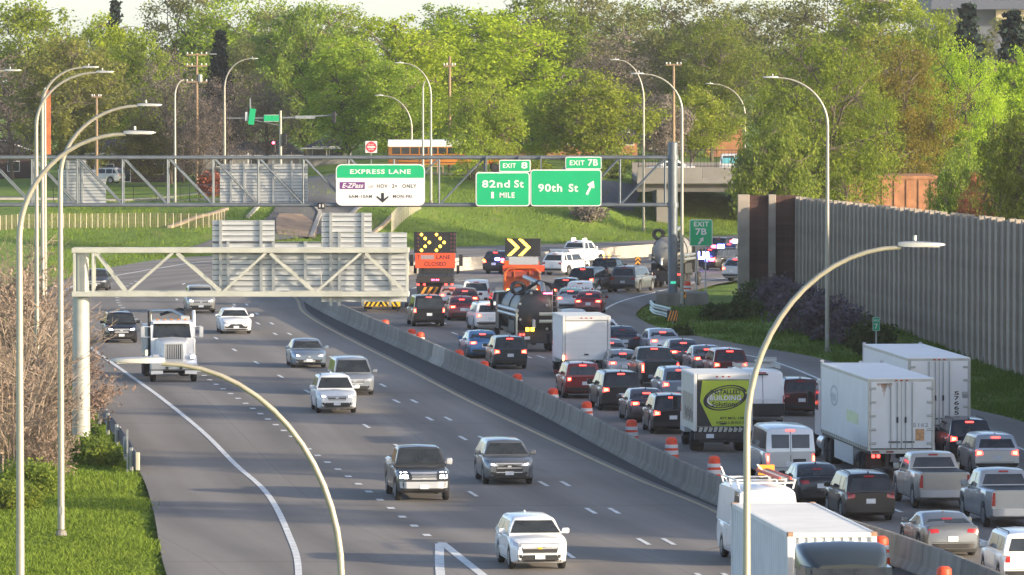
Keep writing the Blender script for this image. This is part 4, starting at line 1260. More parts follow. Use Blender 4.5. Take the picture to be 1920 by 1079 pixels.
def tank_truck(label, group, tm, L=10.5, W=2.5, top=3.3, r=1.05, gear=True, frame=None, rearm=None):
    """vacuum or tank truck seen from behind: round tank, hose gear, rear rack, bumper"""
    root = thing('tank_truck', label, 'truck', group=group)
    yr = -L / 2
    zc = top - r
    y0, y1 = yr + 1.0, L / 2 - 3.2
    part(root, 'tank', tm, lambda b: b.lathe([(0.001, y0 - .28), (r * .5, y0 - .24), (r * .85, y0 - .12), (r, y0), (r, y1), (r * .8, y1 + .2), (.001, y1 + .3)], 28, 'Y', (0, 0, zc)), 40)
    part(root, 'tank_ring', P_STEEL, lambda b: [b.lathe([(r + .002, y - .05), (r + .05, y - .05), (r + .05, y + .05), (r + .002, y + .05)], 28, 'Y', (0, 0, zc)) for y in (y0 + .05, (y0 + y1) / 2, y1 - .1)])
    part(root, 'door_clamp', M_GALV, lambda b: [b.box((math.cos(a) * r * .97, y0 - .06, zc + math.sin(a) * r * .97), (.12, .2, .12), ry=-a) for a in np.linspace(.3, 6.0, 8)])
    part(root, 'valve', M_GALV, lambda b: [b.tube([(-.3, y0 - .2, zc - .5), (-.3, y0 - .55, zc - .5), (-.3, y0 - .6, zc - .9)], .1, 10), b.tube([(.45, y0 - .2, zc + .35), (.45, y0 - .45, zc + .35)], .07, 8)], 40)
    part(root, 'chassis', P_STEEL, lambda b: [b.box((s * .45, 0, .9), (.14, L - .6, .35)) for s in (-1, 1)] + [b.rbox((0, yr + .35, .95), (W - .1, .25, .5), .04), b.box((0, (y0 + y1) / 2, 1.12), (W - .3, y1 - y0, .12))])
    part(root, 'tool_locker', rearm or P_STEEL, lambda b: [b.rbox((s * (W / 2 - .25), yr + 2.6, 1.35), (.5, 2.2, .7), .03) for s in (-1, 1)])
    if gear:
        part(root, 'hose', M_TRIM, lambda b: [b.tube([(-.9 + .35 * math.cos(a), y0 + 1.1 + .2 * k, top + .12 + .32 * math.sin(a)) for a in np.linspace(0, 6.2, 14)], .085, 7) for k in range(4)] + [b.tube([(-.3, y0 + 2.2, top + .05), (.2, y0 + .9, top + .5), (.7, y0 + .2, top + .35), (.95, y0 - .1, top - .2), (.95, y0 - .2, zc)], .1, 8)], 50)
        part(root, 'boom', M_GALV, lambda b: [b.tube([(.25, y1, top + .55), (.25, y0 - .1, top + .38), (.25, y0 - .45, top - .05)], .13, 10), b.box((.25, (y0 + y1) / 2, top + .2), (.3, .5, .5))], 40)
        part(root, 'hose_tray', M_GALV, lambda b: [b.tube([(s * (W / 2 - .05), y0 - .2, 2.0 + .28 * k), (s * (W / 2 - .05), y1, 2.0 + .28 * k)], .11, 8) for s in (-1, 1) for k in (0, 1)])
    part(root, 'rear_bumper', rearm or P_STEEL, lambda b: [b.rbox((0, yr + .08, .62), (W, .16, .24), .03)] + [b.box((s * .5, yr + .2, .75), (.1, .2, .3)) for s in (-1, 1)])
    part(root, 'mud_flap', M_TRIM, lambda b: [b.box((s * .95, yr + .6, .6), (.6, .02, .7)) for s in (-1, 1)])
    part(root, 'ladder', M_GALV, lambda b: [b.tube([(x, y0 - .4, 1.0), (x, y0 - .4, top + .1)], .025, 6) for x in (.75, 1.05)] + [b.tube([(.75, y0 - .4, z), (1.05, y0 - .4, z)], .018, 6) for z in np.arange(1.2, top, .32)])
    part(root, 'licence_plate', M_PLATE, lambda b: b.box((-.75, yr - .01, .8), (.32, .02, .17)))
    rear_lamps(root, yr + .2, W / 2 - .15, .98, 2, M_TAILON)
    for y in (yr + 1.6, yr + 2.9): duals(root, y, W)
    single(root, L / 2 - 1.2, W)
    cab_over_cab(root, y1 + .5, L / 2 - 1.4, 2.3, 1.0, 3.0, rearm or P_STEEL)
    part(root, 'hood', rearm or P_STEEL, lambda b: b.rbox((0, L / 2 - .8, 1.45), (1.8, 1.5, 1.0), .2))
    root['len'] = L
    return root

def conventional_front(label, group):
    """white vocational truck coming towards us, equipment body behind the cab"""
    root = thing('utility_truck', label, 'truck', group=group)
    L, W = 9.0, 2.45
    yf = L / 2
    m = P_WHITE
    # bonnet
    rings = []
    for y, w, zt, zb in ((yf - .1, .52, 1.92, .95), (yf - .25, .60, 1.98, .85), (yf - .9, .72, 2.08, .85), (yf - 1.75, .88, 2.2, .85)):
        half = [(w, zb), (w, zt - .22), (w * .92, zt - .06), (w * .7, zt)]
        rings.append([(a, y, b) for a, b in half] + [(0, y, zt + .03)] + [(-a, y, b) for a, b in reversed(half)])
    MB().loft(rings).build('hood', m, root, smooth=35)
    for s in (-1, 1):
        f = MB()
        prof = [(s * .62, 0), (s * 1.12, 0)]
        rg = []
        for a in np.linspace(-.15, math.pi + .1, 9):
            y = yf - .72 - .72 * math.cos(a) * -1 * -1
            z = .62 + .80 * max(0, math.sin(a))
            rg.append([(s * .55, y, z - .02), (s * .95, y, z + .02), (s * 1.16, y, z - .10), (s * 1.16, y, z - .22), (s * .55, y, z - .2)])
        f.loft(rg).build('fender', m, root, smooth=40)
        part(root, 'headlight', M_HEAD, lambda b: b.rbox((s * .92, yf - .12, 1.28), (.34, .2, .24), .06))
        if s < 0:
            part(root, 'bulb', M_HEADBLUE, lambda b: b.rbox((s * .95, yf - .01, 1.28), (.2, .03, .15), .02))  # glows on one side only, for bright headlamp and sunlit fender
        part(root, 'exhaust_stack', M_CHROME if s < 0 else P_STEEL, lambda b: b.tube([(s * 1.12, yf - 2.0, 1.2), (s * 1.12, yf - 2.0, 3.3), (s * 1.12, yf - 2.1, 3.5)], .09, 10), 40)
        mm = MB(); mm.rbox((s * 1.48, yf - 1.75, 2.45), (.2, .1, .55), .04); mm.tube([(s * 1.05, yf - 1.8, 2.7), (s * 1.48, yf - 1.76, 2.75)], .02, 6); mm.tube([(s * 1.05, yf - 1.8, 2.2), (s * 1.48, yf - 1.76, 2.2)], .02, 6)
        mm.build('mirror', M_CHROME, root)
        part(root, 'side_window', M_GLASS, lambda b: b.box((s * 1.078, yf - 2.5, 2.5), (.02, .9, .62)))
    g = part(root, 'grille', P_STEEL, lambda b: b.box((0, yf - .09, 1.52), (.86, .06, .74)))
    for i in range(9):
        part(g, 'grille_bar', M_CHROME, lambda b: b.box((-.38 + i * .095, yf - .05, 1.52), (.035, .04, .7)))
    part(g, 'grille_surround', M_CHROME, lambda b: [b.box((s * .45, yf - .06, 1.52), (.06, .08, .84)) for s in (-1, 1)] + [b.box((0, yf - .06, 1.93), (.96, .08, .07)), b.box((0, yf - .06, 1.12), (.96, .08, .07))])
    part(root, 'front_bumper', mat('grey_bumper', (.5, .51, .5), .4, .3), lambda b: b.rbox((0, yf - .02, .78), (2.4, .28, .36), .07))
    part(root, 'tow_hook', P_STEEL, lambda b: [b.box((s * .35, yf + .13, .72), (.14, .1, .14)) for s in (-1, 1)])
    part(root, 'licence_plate', M_PLATE, lambda b: b.box((0, yf + .13, .84), (.32, .02, .17)))
    part(root, 'cab', m, lambda b: b.prism([(yf - 3.2, .95), (yf - 1.6, .95), (yf - 1.6, 2.12), (yf - 1.95, 2.92), (yf - 2.2, 3.02), (yf - 3.2, 3.02)], 2.14, 'YZ', -1.07))
    ws = part(root, 'windshield', M_GLASS, lambda b: b.add([(-.96, yf - 1.59, 2.17), (.96, yf - 1.59, 2.17), (.90, yf - 1.90, 2.86), (-.90, yf - 1.90, 2.86)], [(0, 1, 2, 3)]))
    part(root, 'wiper', M_TRIM, lambda b: [b.bar((s * .5, yf - 1.57, 2.18), (s * .12, yf - 1.63, 2.4), .025) for s in (-1, 1)])
    part(root, 'sun_visor', m, lambda b: b.box((0, yf - 1.78, 2.95), (1.9, .3, .05), rx=-.3))
    part(root, 'cab_light', M_AMBER if False else mat('amber_lens', (.6, .22, .03), .3), lambda b: [b.rbox((x, yf - 2.1, 3.06), (.12, .16, .08), .03) for x in (-.7, -.35, 0, .35, .7)])
    part(root, 'equipment_body', mat('grey_equipment', (.42, .43, .43), .5, .3, var=.15), lambda b: [b.rbox((0, -1.2, 1.9), (2.4, 5.2, 1.5), .06), b.rbox((-.75, .9, 2.9), (.5, .5, .6), .05)])
    part(root, 'hose_reel', P_STEEL, lambda b: [b.lathe([(.32, -.2), (.36, -.2), (.36, .2), (.32, .2)], 16, 'X', (-.95, .4, 3.15)), b.tube([(-1.1, .6, 2.6), (-1.15, .2, 3.4), (-.6, -.4, 3.5), (.4, -.6, 3.2)], .08, 8)], 40)
    part(root, 'boom', M_GALV, lambda b: [b.tube([(-.9, .8, 3.1), (-.2, -.2, 3.42), (.9, -2.5, 3.3)], .09, 8), b.tube([(.95, .5, 2.6), (.95, .5, 3.25)], .06, 8)])
    part(root, 'tool_locker', mat('grey_equipment', (.42, .43, .43)), lambda b: [b.rbox((s * 1.05, 1.0, 1.25), (.45, 1.5, .8), .04) for s in (-1, 1)])
    part(root, 'chassis', P_STEEL, lambda b: [b.box((s * .45, -.2, .8), (.14, 8.0, .28)) for s in (-1, 1)] + [b.box((0, yf - .72, .5), (1.9, .12, .12))])
    single(root, yf - .75, 2.42, .52)
    for y in (-2.0, -3.3): duals(root, y, 2.45)
    root['len'] = L
    return root

def container_truck(label):
    root = thing('container_truck', label, 'truck')
    W, LC, z0, zt = 2.44, 12.2, 1.02, 3.46
    m = mat('container_white', (.66, .67, .66), .5, var=.09, vscale=.7)
    yb, yfc = -6.1, 6.1
    for s in (-1, 1):
        n = int(LC / .46)
        vs = []
        for i in range(n * 4 + 1):
            y = yb + .12 + (LC - .24) * i / (n * 4)
            d = 0.0 if (i % 4) in (0, 1) else .07
            vs += [(s * (W / 2 - .02 - d), y, z0 + .14), (s * (W / 2 - .02 - d), y, zt - .1)]
        MB().add(vs, [(2 * i, 2 * i + 2, 2 * i + 3, 2 * i + 1) for i in range(n * 4)]).build('side_wall', m, root)
    n = 9
    vs = []
    for i in range(n * 4 + 1):
        x = -W / 2 + .12 + (W - .24) * i / (n * 4)
        d = 0.0 if (i % 4) in (0, 1) else .05
        vs += [(x, yfc - .02 - d, z0 + .14), (x, yfc - .02 - d, zt - .1)]
    MB().add(vs, [(2 * i, 2 * i + 2, 2 * i + 3, 2 * i + 1) for i in range(n * 4)]).build('front_wall', m, root)
    vs = []
    n = 24
    for i in range(n * 4 + 1):
        y = yb + .1 + (LC - .2) * i / (n * 4)
        d = 0.0 if (i % 4) in (0, 1) else .03
        vs += [(-W / 2 + .06, y, zt - .005 - d), (W / 2 - .06, y, zt - .005 - d)]
    MB().add(vs, [(2 * i, 2 * i + 2, 2 * i + 3, 2 * i + 1) for i in range(n * 4)]).build('roof', m, root)
    part(root, 'frame_rail', m, lambda b: [b.box((s * (W / 2 - .05), 0, z), (.1, LC - .3, .12)) for s in (-1, 1) for z in (z0 + .08, zt - .06)] + [b.box((0, y, z), (W - .3, .1, .12)) for y in (yb + .05, yfc - .05) for z in (z0 + .08, zt - .06)])
    for s in (-1, 1):
        for y in (yb + .075, yfc - .075):
            part(root, 'corner_post', m, lambda b: b.box((s * (W / 2 - .07), y, (z0 + zt) / 2), (.15, .15, zt - z0 - .2)))
    for s in (-1, 1):
        for y in (yb + .09, yfc - .09):
            for z in (z0 + .06, zt - .05):
                part(root, 'corner_casting', mat('rusty_casting', (.33, .2, .13), .8, var=.3, vscale=10), lambda b: b.rbox((s * (W / 2 - .075), y, z + .006), (.17, .19, .13), .015))
    part(root, 'rear_door', m, lambda b: b.box((0, yb + .05, (z0 + zt) / 2), (W - .3, .06, zt - z0 - .25)))
    part(root, 'chassis', P_STEEL, lambda b: [b.box((s * .5, 0, .86), (.16, 12.4, .26)) for s in (-1, 1)] + [b.box((0, y, .86), (2.2, .14, .2)) for y in (-5.9, 0, 5.6)])
    for y in (-5.0, -3.75, 4.6, 5.85): duals(root, y, 2.5)
    # dark tractor with a roof fairing
    dm = mat('dark_cab_paint', (.022, .03, .034), .3, coat=.6)
    cy0, cy1 = 7.4, 9.6
    part(root, 'cab', dm, lambda b: b.prism([(cy0, .9), (cy1, .9), (cy1, 1.9), (cy1 - .45, 2.75), (cy0, 2.8)], 2.35, 'YZ', -1.175))
    rg = []
    for y, w, z in ((cy0, 1.21, 3.30), (cy0 + .5, 1.22, 3.30), (cy0 + 1.1, 1.14, 3.10), (cy0 + 1.6, .98, 2.88), (cy0 + 1.78, .85, 2.80)):
        half = [(w, 2.62), (w, z - .15), (w * .95, z - .05), (w * .84, z)]
        rg.append([(a, y, b) for a, b in half] + [(0, y, z + .04)] + [(-a, y, b) for a, b in reversed(half)])
    MB().loft(rg).build('roof_fairing', dm, root, smooth=45)
    part(root, 'windshield', M_GLASS, lambda b: b.add([(-1.05, cy1 + .01, 1.95), (1.05, cy1 + .01, 1.95), (.98, cy1 - .40, 2.72), (-.98, cy1 - .40, 2.72)], [(0, 1, 2, 3)]))
    part(root, 'hood', dm, lambda b: b.rbox((0, cy1 + .85, 1.4), (1.95, 1.7, 1.05), .22))
    part(root, 'grille', M_CHROME, lambda b: b.box((0, cy1 + 1.71, 1.4), (1.1, .04, .8)))
    part(root, 'front_bumper', dm, lambda b: b.rbox((0, cy1 + 1.7, .7), (2.4, .25, .4), .06))
    for s in (-1, 1):
        mm = MB(); mm.rbox((s * 1.42, cy1 - .2, 2.2), (.2, .14, .6), .04); mm.tube([(s * 1.1, cy1 - .3, 2.5), (s * 1.42, cy1 - .2, 2.5)], .025, 6)
        mm.build('mirror', dm, root)
        part(root, 'side_window', M_GLASS, lambda b: b.box((s * 1.18, cy1 - .95, 2.2), (.02, .8, .6)))
        part(root, 'headlight', M_HEAD, lambda b: b.rbox((s * .98, cy1 + 1.55, 1.15), (.3, .3, .25), .06))
    part(root, 'tractor_chassis', P_STEEL, lambda b: [b.box((s * .45, 7.6, .8), (.14, 6.5, .28)) for s in (-1, 1)])
    single(root, cy1 + .75, 2.4)
    return root

def school_bus(label):
    root = thing('school_bus', label, 'bus')
    ym = mat('shaded_bus_yellow', (.42, .16, .02), .45, var=.06)  # yellow darkened to orange, shade put into the bus paint
    L, W, z0, zt = 11.2, 2.44, .75, 3.1
    rings = []
    for y in (-L / 2, -L / 2 + .06, L / 2 - 1.75, L / 2 - 1.65):
        k = .97 if y in (-L / 2, L / 2 - 1.65) else 1
        half = [(W / 2 * k, z0), (W / 2 * k, 2.45), (W / 2 * .95 * k, 2.85), (W / 2 * .72 * k, 3.04)]
        rings.append([(a, y, b) for a, b in half] + [(0, y, 3.1)] + [(-a, y, b) for a, b in reversed(half)])
    MB().loft(rings).build('body', ym, root, smooth=35)
    rings = []
    for y in (-L / 2 - .02, L / 2 - 1.63):
        half = [(W / 2 * 1.005, 2.47), (W / 2 * .97, 2.86), (W / 2 * .74, 3.07)]
        rings.append([(a, y, b) for a, b in half] + [(0, y, 3.13)] + [(-a, y, b) for a, b in reversed(half)])
    MB().loft(rings).build('roof', P_WHITE, root, smooth=35)
    for s in (-1, 1):
        for i in range(10):
            part(root, 'window', M_GLASS, lambda b: b.box((s * (W / 2 + .006), -L / 2 + .75 + i * .88, 2.08), (.02, .74, .62)))
        part(root, 'rub_rail', M_TRIM, lambda b: [b.box((s * (W / 2 + .02), -.8, z), (.04, L - 1.7, .06)) for z in (1.62, 1.3, .95)])
    part(root, 'hood', ym, lambda b: b.rbox((0, L / 2 - .85, 1.35), (2.1, 1.75, 1.1), .2))
    part(root, 'windshield', M_GLASS, lambda b: b.box((0, L / 2 - 1.64, 2.3), (2.1, .03, .8)))
    part(root, 'front_bumper', M_TRIM, lambda b: b.rbox((0, L / 2 + .05, .7), (2.3, .2, .3), .05))
    for s in (-1, 1):
        add_wheel(root, s * (W / 2 - .2), L / 2 - 1.0, .5, .3, True, True); add_wheel(root, s * (W / 2 - .3), -L / 2 + 2.9, .5, .5, True, True)
    return root
# ------------------------------------------------------------------ the traffic
P = {}
for n_, c_, mt in [('white', (.78, .79, .79), 0), ('silver', (.50, .52, .54), .55), ('palegrey', (.34, .36, .38), .5), ('grey', (.16, .17, .18), .5), ('darkgrey', (.055, .058, .062), .4), ('black', (.012, .012, .014), .2),
                   ('navy', (.015, .02, .04), .4), ('blue', (.06, .18, .36), .45), ('bluesilver', (.25, .31, .38), .6), ('red', (.21, .02, .025), .3), ('darkred', (.10, .012, .016), .3), ('maroon', (.06, .015, .018), .3),
                   ('champagne', (.42, .40, .36), .5), ('teal', (.025, .04, .045), .4), ('brown', (.05, .042, .035), .4), ('offwhite', (.62, .63, .62), 0), ('plum', (.07, .06, .075), .4)]:
    P[n_] = paint(n_, c_, mt)
GA, GL = 'vehicles queueing away from us on the right carriageway', 'vehicles coming towards us on the left carriageway'
# kind, px, py (near end on the road), paint, name, category, label, extra
AWAY = [
 ('sedan', 909, 673, 'blue', 'parked', 'bright blue sedan with lit tail lights beside the barrier, left of a dark SUV', {}),
 ('suv', 957, 693, 'teal', '', 'dark grey SUV with lit tail lights just behind the bright blue sedan', {'opts': {'rails': False}}),
 ('boxsuv', 1093, 748, 'red', '', 'boxy red SUV with square tail lights behind the white box truck', {'opts': {'platex': .12, 'tail': [(.58, .86), (.76, .86), (.76, 1.02), (.58, 1.02)]}}),
 ('bigsuv', 1166, 771, 'black', '', 'large black SUV with chrome strip and red lights right of the red SUV', {}),
 ('sedan', 1217, 793, 'plum', '', 'dark plum sedan with slim red tail lights between two black SUVs', {'opts': {'H': 1.44}}),
 ('suv', 1262, 815, 'black', '', 'black SUV half hidden by the box truck with the green sign', {}),
 ('hivan', 1430, 799, 'white', '', 'white windowless cargo van with roof rack right of the green sign truck', {'brake': False, 'opts': {'rearglass': False, 'H': 2.45}}),
 ('van', 1482, 906, 'silver', '', 'silver passenger van with two rear windows and bright tail lights', {}),
 ('suv', 1503, 781, 'maroon', '', 'dark maroon SUV tucked beside the front of the nearer semi trailer', {'brake': False}),
 ('sedan', 1540, 949, 'black', '', 'black sedan with unlit tail lights in front of the silver van', {'brake': False, 'opts': {'platez': .74}}),
 ('suv', 1632, 979, 'black', '', 'black SUV with wide rear window and chrome strip behind the semi trailer', {'brake': False}),
 ('pickup', 1771, 956, 'champagne', '', 'champagne silver pickup truck with dark bed cover behind the semi trailers', {'brake': False, 'opts': {'chrome': True}}),
 ('suv', 1820, 866, 'navy', '', 'dark navy SUV with red lights beneath the farther semi trailer doors', {}),
 ('suv', 1869, 894, 'silver', '', 'small silver SUV with lit lights right of the champagne pickup', {'opts': {'rails': False, 'H': 1.62}}),
 ('pickup', 1908, 992, 'palegrey', '', 'grey pickup truck cut by the right edge of the picture', {'brake': False}),
 ('coupe', 1786, 1046, 'grey', '', 'low grey fastback coupe near the lower right corner', {'brake': False, 'opts': {'H': 1.38, 'platez': .62}}),
 ('boxsuv', 1932, 1103, 'white', '', 'white boxy SUV only partly in view at the lower right corner', {'brake': False}),
 ('sedan', 1172, 664, 'navy', '', 'dark navy sedan with unlit lights right of the white box truck', {'brake': False}),
 ('sedan', 1149, 691, 'palegrey', '', 'grey sedan mostly hidden by the right side of the white box truck', {}),
 ('sedan', 1172, 713, 'palegrey', '', 'grey sedan with red lights just ahead of the dark pickup truck', {}),
 ('pickup', 1238, 729, 'teal', '', 'dark pickup truck with tall stacked red tail lights', {'opts': {'chrome': False}}),
 ('sedan', 1248, 669, 'silver', '', 'silver sedan with one triangular red light beside the right shoulder', {}),
 ('sedan', 1286, 691, 'plum', '', 'dark grey sedan with a thin red light bar behind the silver sedan', {'opts': {'ctail': 'lit'}}),
 ('sedan', 1331, 704, 'grey', '', 'mid grey sedan third from front along the right shoulder', {}),
 ('suv', 1370, 719, 'darkred', '', 'dark red SUV last along the right shoulder before the cargo van', {'opts': {'rails': False}}),
 ('suv', 1276, 758, 'bluesilver', '', 'blue grey SUV squeezed behind the roof of the green sign truck', {}),
 ('sedan', 1083, 629, 'offwhite', '', 'white car with only its roof showing above the white box truck', {'brake': False}),
 ('sedan', 1136, 648, 'white', '', 'white car half hidden at the top right corner of the white box truck', {'brake': False}),
 ('sedan', 1103, 591, 'red', '', 'bright red sedan with amber lights above the white box truck', {}),
 ('sedan', 1068, 585, 'silver', '', 'silver sedan with red lights touching the bright red sedan', {}),
 ('minivan', 1087, 576, 'white', '', 'white delivery van with dark lettering across its rear ahead of the red sedan', {'brake': False, 'opts': {'H': 1.62, 'rearglass': False}}),
 ('suv', 1060, 571, 'darkgrey', '', 'dark grey SUV with pale roof edge left of the lettered van', {'opts': {'rails': False}}),
 ('bigsuv', 1090, 552, 'black', '', 'tall black SUV with one red light in the middle of the far queue', {}),
 ('pickup', 1116, 537, 'black', '', 'black pickup truck with amber beacons on its roof in the far queue', {'brake': False, 'opts': {'chrome': False}}),
 ('bigsuv', 1168, 549, 'grey', '', 'grey SUV with dark rear window just left of the tank truck', {'brake': False}),
 ('suv', 1036, 517, 'white', '', 'white SUV turning right beside the arrow board truck', {'brake': False}),
 ('pickup', 1050, 500, 'white', '', 'white pickup truck with white flashing beacons at the head of the queue', {'brake': False}),
 ('suv', 926, 514, 'navy', '', 'dark police SUV with blue flashing light beside the barrier end', {}),
 ('bigsuv', 805, 613, 'black', '', 'black truck with amber tail lights behind the lane closed sign', {'opts': {'H': 1.88, 'rails': False, 'tail': [(.80, .86), (.95, .86), (.93, 1.12), (.80, 1.12)], 'tumble': .8}}),
 ('sedan', 868, 602, 'red', '', 'dark red sedan right of the black truck with amber lights', {}),
 ('sedan', 872, 585, 'darkred', '', 'deep red car directly ahead of the dark red sedan', {}),
 ('sedan', 848, 579, 'silver', '', 'pale silver car right of the striped crash panel', {}),
 ('minivan', 893, 577, 'white', '', 'white minivan with large dark rear window ahead of the red cars', {'brake': False}),
 ('suv', 920, 621, 'white', '', 'white SUV left of the large vacuum truck', {}),
 ('suv', 948, 599, 'maroon', '', 'dark maroon SUV with amber light left of the vacuum tank', {}),
 ('suv', 1326, 508, 'black', '', 'black police SUV with bright blue lights under the exit sign', {}),
 ('suv', 1362, 497, 'grey', '', 'grey police SUV with blue and white roof lights beside the noise wall end', {'opts': {'rails': False}}),
 ('suv', 1373, 528, 'silver', '', 'silver SUV at the foot of the noise wall end post', {}),
 ('bigsuv', 1342, 489, 'black', '', 'black vehicle farthest ahead behind the exit sign', {'brake': False}),
]
CATS = dict(sedan='car', coupe='car', suv='suv', bigsuv='suv', boxsuv='suv', minivan='minivan', van='van', hivan='van', pickup='pickup truck')
cars = {}
for kind, px, py, col, nm, lab, ex in AWAY:
    cat = 'van' if 'delivery van' in lab else CATS[kind]
    name = {'car': 'car', 'suv': 'sport_utility_vehicle', 'minivan': 'minivan', 'van': 'van', 'pickup truck': 'pickup_truck'}[cat]
    root = car(kind, name, lab, cat, P[col], GA, 'away', ex.get('brake', True), None, ex.get('opts'))
    cars[(px, py)] = root
    fx = None
    if py < 535 and px > 1200: fx = Vector((.62, .78, 0))
    elif py < 530 and px > 1000: fx = Vector((.50, .87, 0))
    elif py < 560 and px > 1000: fx = Vector((.30, .95, 0))
    elif py < 600 and px > 1000: fx = Vector((.06, 1, 0))
    put(root, px, py, 'away', fx=fx)
TO = [
 ('sedan', 178, 546, 'darkgrey', 'dark grey car half hidden behind the pale gantry post', None, {}),
 ('suv', 377, 588, 'champagne', 'champagne silver SUV with bright headlights under the near gantry', M_HEADON, {'opts': {'rails': False}}),
 ('sedan', 443, 627, 'white', 'white sedan with a large black grille right of the silver SUV', M_HEAD, {'opts': {'grille': [(-.62, .34), (.62, .34), (.30, .60), (-.30, .60)], 'bars': 0, 'dark': True, 'hl': [(.48, .60), (.80, .64), (.82, .74), (.46, .66)]}}),
 ('suv', 228, 644, 'black', 'black SUV with bluish headlights ahead of the white utility truck', M_HEADBLUE, {'opts': {'rails': True}}),
 ('sedan', 580, 691, 'bluesilver', 'blue grey grilleless sedan in the middle lane', M_HEADON, {'opts': {'bars': 0, 'grille': [(-.3, .36), (.3, .36), (.3, .40), (-.3, .40)], 'hot': .35}}),
 ('minivan', 665, 742, 'palegrey', 'silver grey minivan just behind the white SUV', M_HEAD, {'opts': {'bars': 3}}),
 ('suv', 632, 776, 'white', 'white SUV with chrome framed black grille in front of the minivan', M_HEADON, {'opts': {'hot': .45, 'lip': True, 'bars': 2, 'tumble': .72}}),
 ('pickup', 795, 941, 'darkgrey', 'dark grey pickup truck with chrome grille and bright headlights', M_HEADON, {'opts': {'chrome': True, 'bars': 3, 'grille': [(-.46, .84), (.46, .84), (.5, 1.06), (-.5, 1.06)], 'hl': [(.58, .86), (.88, .86), (.86, 1.08), (.60, 1.08)], 'mirror': M_CHROME, 'hot': .95, 'tumble': .74}}),
 ('suv', 955, 910, 'grey', 'dark grey SUV with wide black grille right of the grey pickup', M_HEADON, {'opts': {'hot': .35, 'rails': False, 'H': 1.62, 'tumble': .69, 'grille': [(-.5, .50), (.5, .50), (.52, .82), (-.52, .82)], 'bars': 1, 'L': 4.9, 'W': 1.93, 'lip': True}}),
 ('suv', 1012, 1070, 'white', 'white SUV with dark split grille nearest to the camera', M_HEAD, {'opts': {'H': 1.60, 'tumble': .71, 'bars': 1, 'rails': False, 'pl': -.02, 'grille': [(-.54, .56), (.54, .56), (.62, .86), (-.62, .86)], 'badge': M_SYELLOW, 'hl': [(.56, .74), (.84, .80), (.84, .92), (.58, .84)]}}),
]
for kind, px, py, col, lab, head, ex in TO:
    cat = CATS[kind]
    name = {'car': 'car', 'suv': 'sport_utility_vehicle', 'minivan': 'minivan', 'pickup truck': 'pickup_truck'}[cat]
    root = car(kind, name, lab, cat, P[col], GL, 'to', False, head, ex.get('opts'))
    put(root, px, py, 'to')
# dividing the lit headlights: the white SUV of the left lanes shows one
truck = conventional_front('white utility truck with upright chrome grille and hose equipment behind the cab', GL)
put(truck, 326, 717, 'to')

# ladder van and container truck beside the barrier
lv = car('hivan', 'van', 'white high roof van with ladder racks behind the shipping container', 'van', P['white'], GL, 'to', False, None, {'H': 2.45, 'wstop': 1.85})
put(lv, 1452, 1064, 'to')
mb = MB()
for y in (-2.0, -.4, 1.2):
    mb.box((0, y, 2.61), (1.9, .05, .05))
    for s in (-1, 1): mb.tube([(s * .88, y, 2.41), (s * .95, y, 2.69)], .03, 6)
for s in (-1, 1): mb.box((s * .95, -.4, 2.69), (.05, 3.4, .05))
mb.build('roof_rack', P['white'], lv)
lad = thing('ladder', 'red and white extension ladder with orange end plate on the van roof', 'ladder')
lad.location = lv.location + Vector((0, 0, -.17)); lad.rotation_euler = lv.rotation_euler
part(lad, 'stile', mat('red_fibreglass', (.5, .08, .06), .5), lambda b: [b.box((x, -.9, 2.93), (.07, 4.6, .09)) for x in (-.78, -.42)])
part(lad, 'rung', M_GALV, lambda b: [b.box((-.6, y, 2.93), (.3, .04, .04)) for y in np.arange(-3.0, 1.3, .3)])
part(lad, 'end_plate', M_SORGY, lambda b: b.box((-.74, -3.22, 2.92), (.55, .05, .34)))
part(lad, 'brace', P['white'], lambda b: [b.bar((-.85, -3.0, 2.62), (-.4, -3.0, 3.12), .05), b.bar((.7, -2.4, 2.62), (.9, -2.4, 3.1), .05)])

ct = container_truck('corrugated white shipping container on a truck with dark roof fairing')
a_, b_ = D(1371, 952, 193.0), D(1474, 1001, 181.2)
h_ = Vector((b_.x - a_.x, b_.y - a_.y, 0)).normalized()
rt_ = Vector((h_.y, -h_.x, 0))                       # its right hand side; the picture's left edge
ct.location = Vector((a_.x, a_.y, 0)) + h_ * 6.1 - rt_ * 1.22
ct.rotation_euler = (0, 0, math.atan2(-h_.x, h_.y))

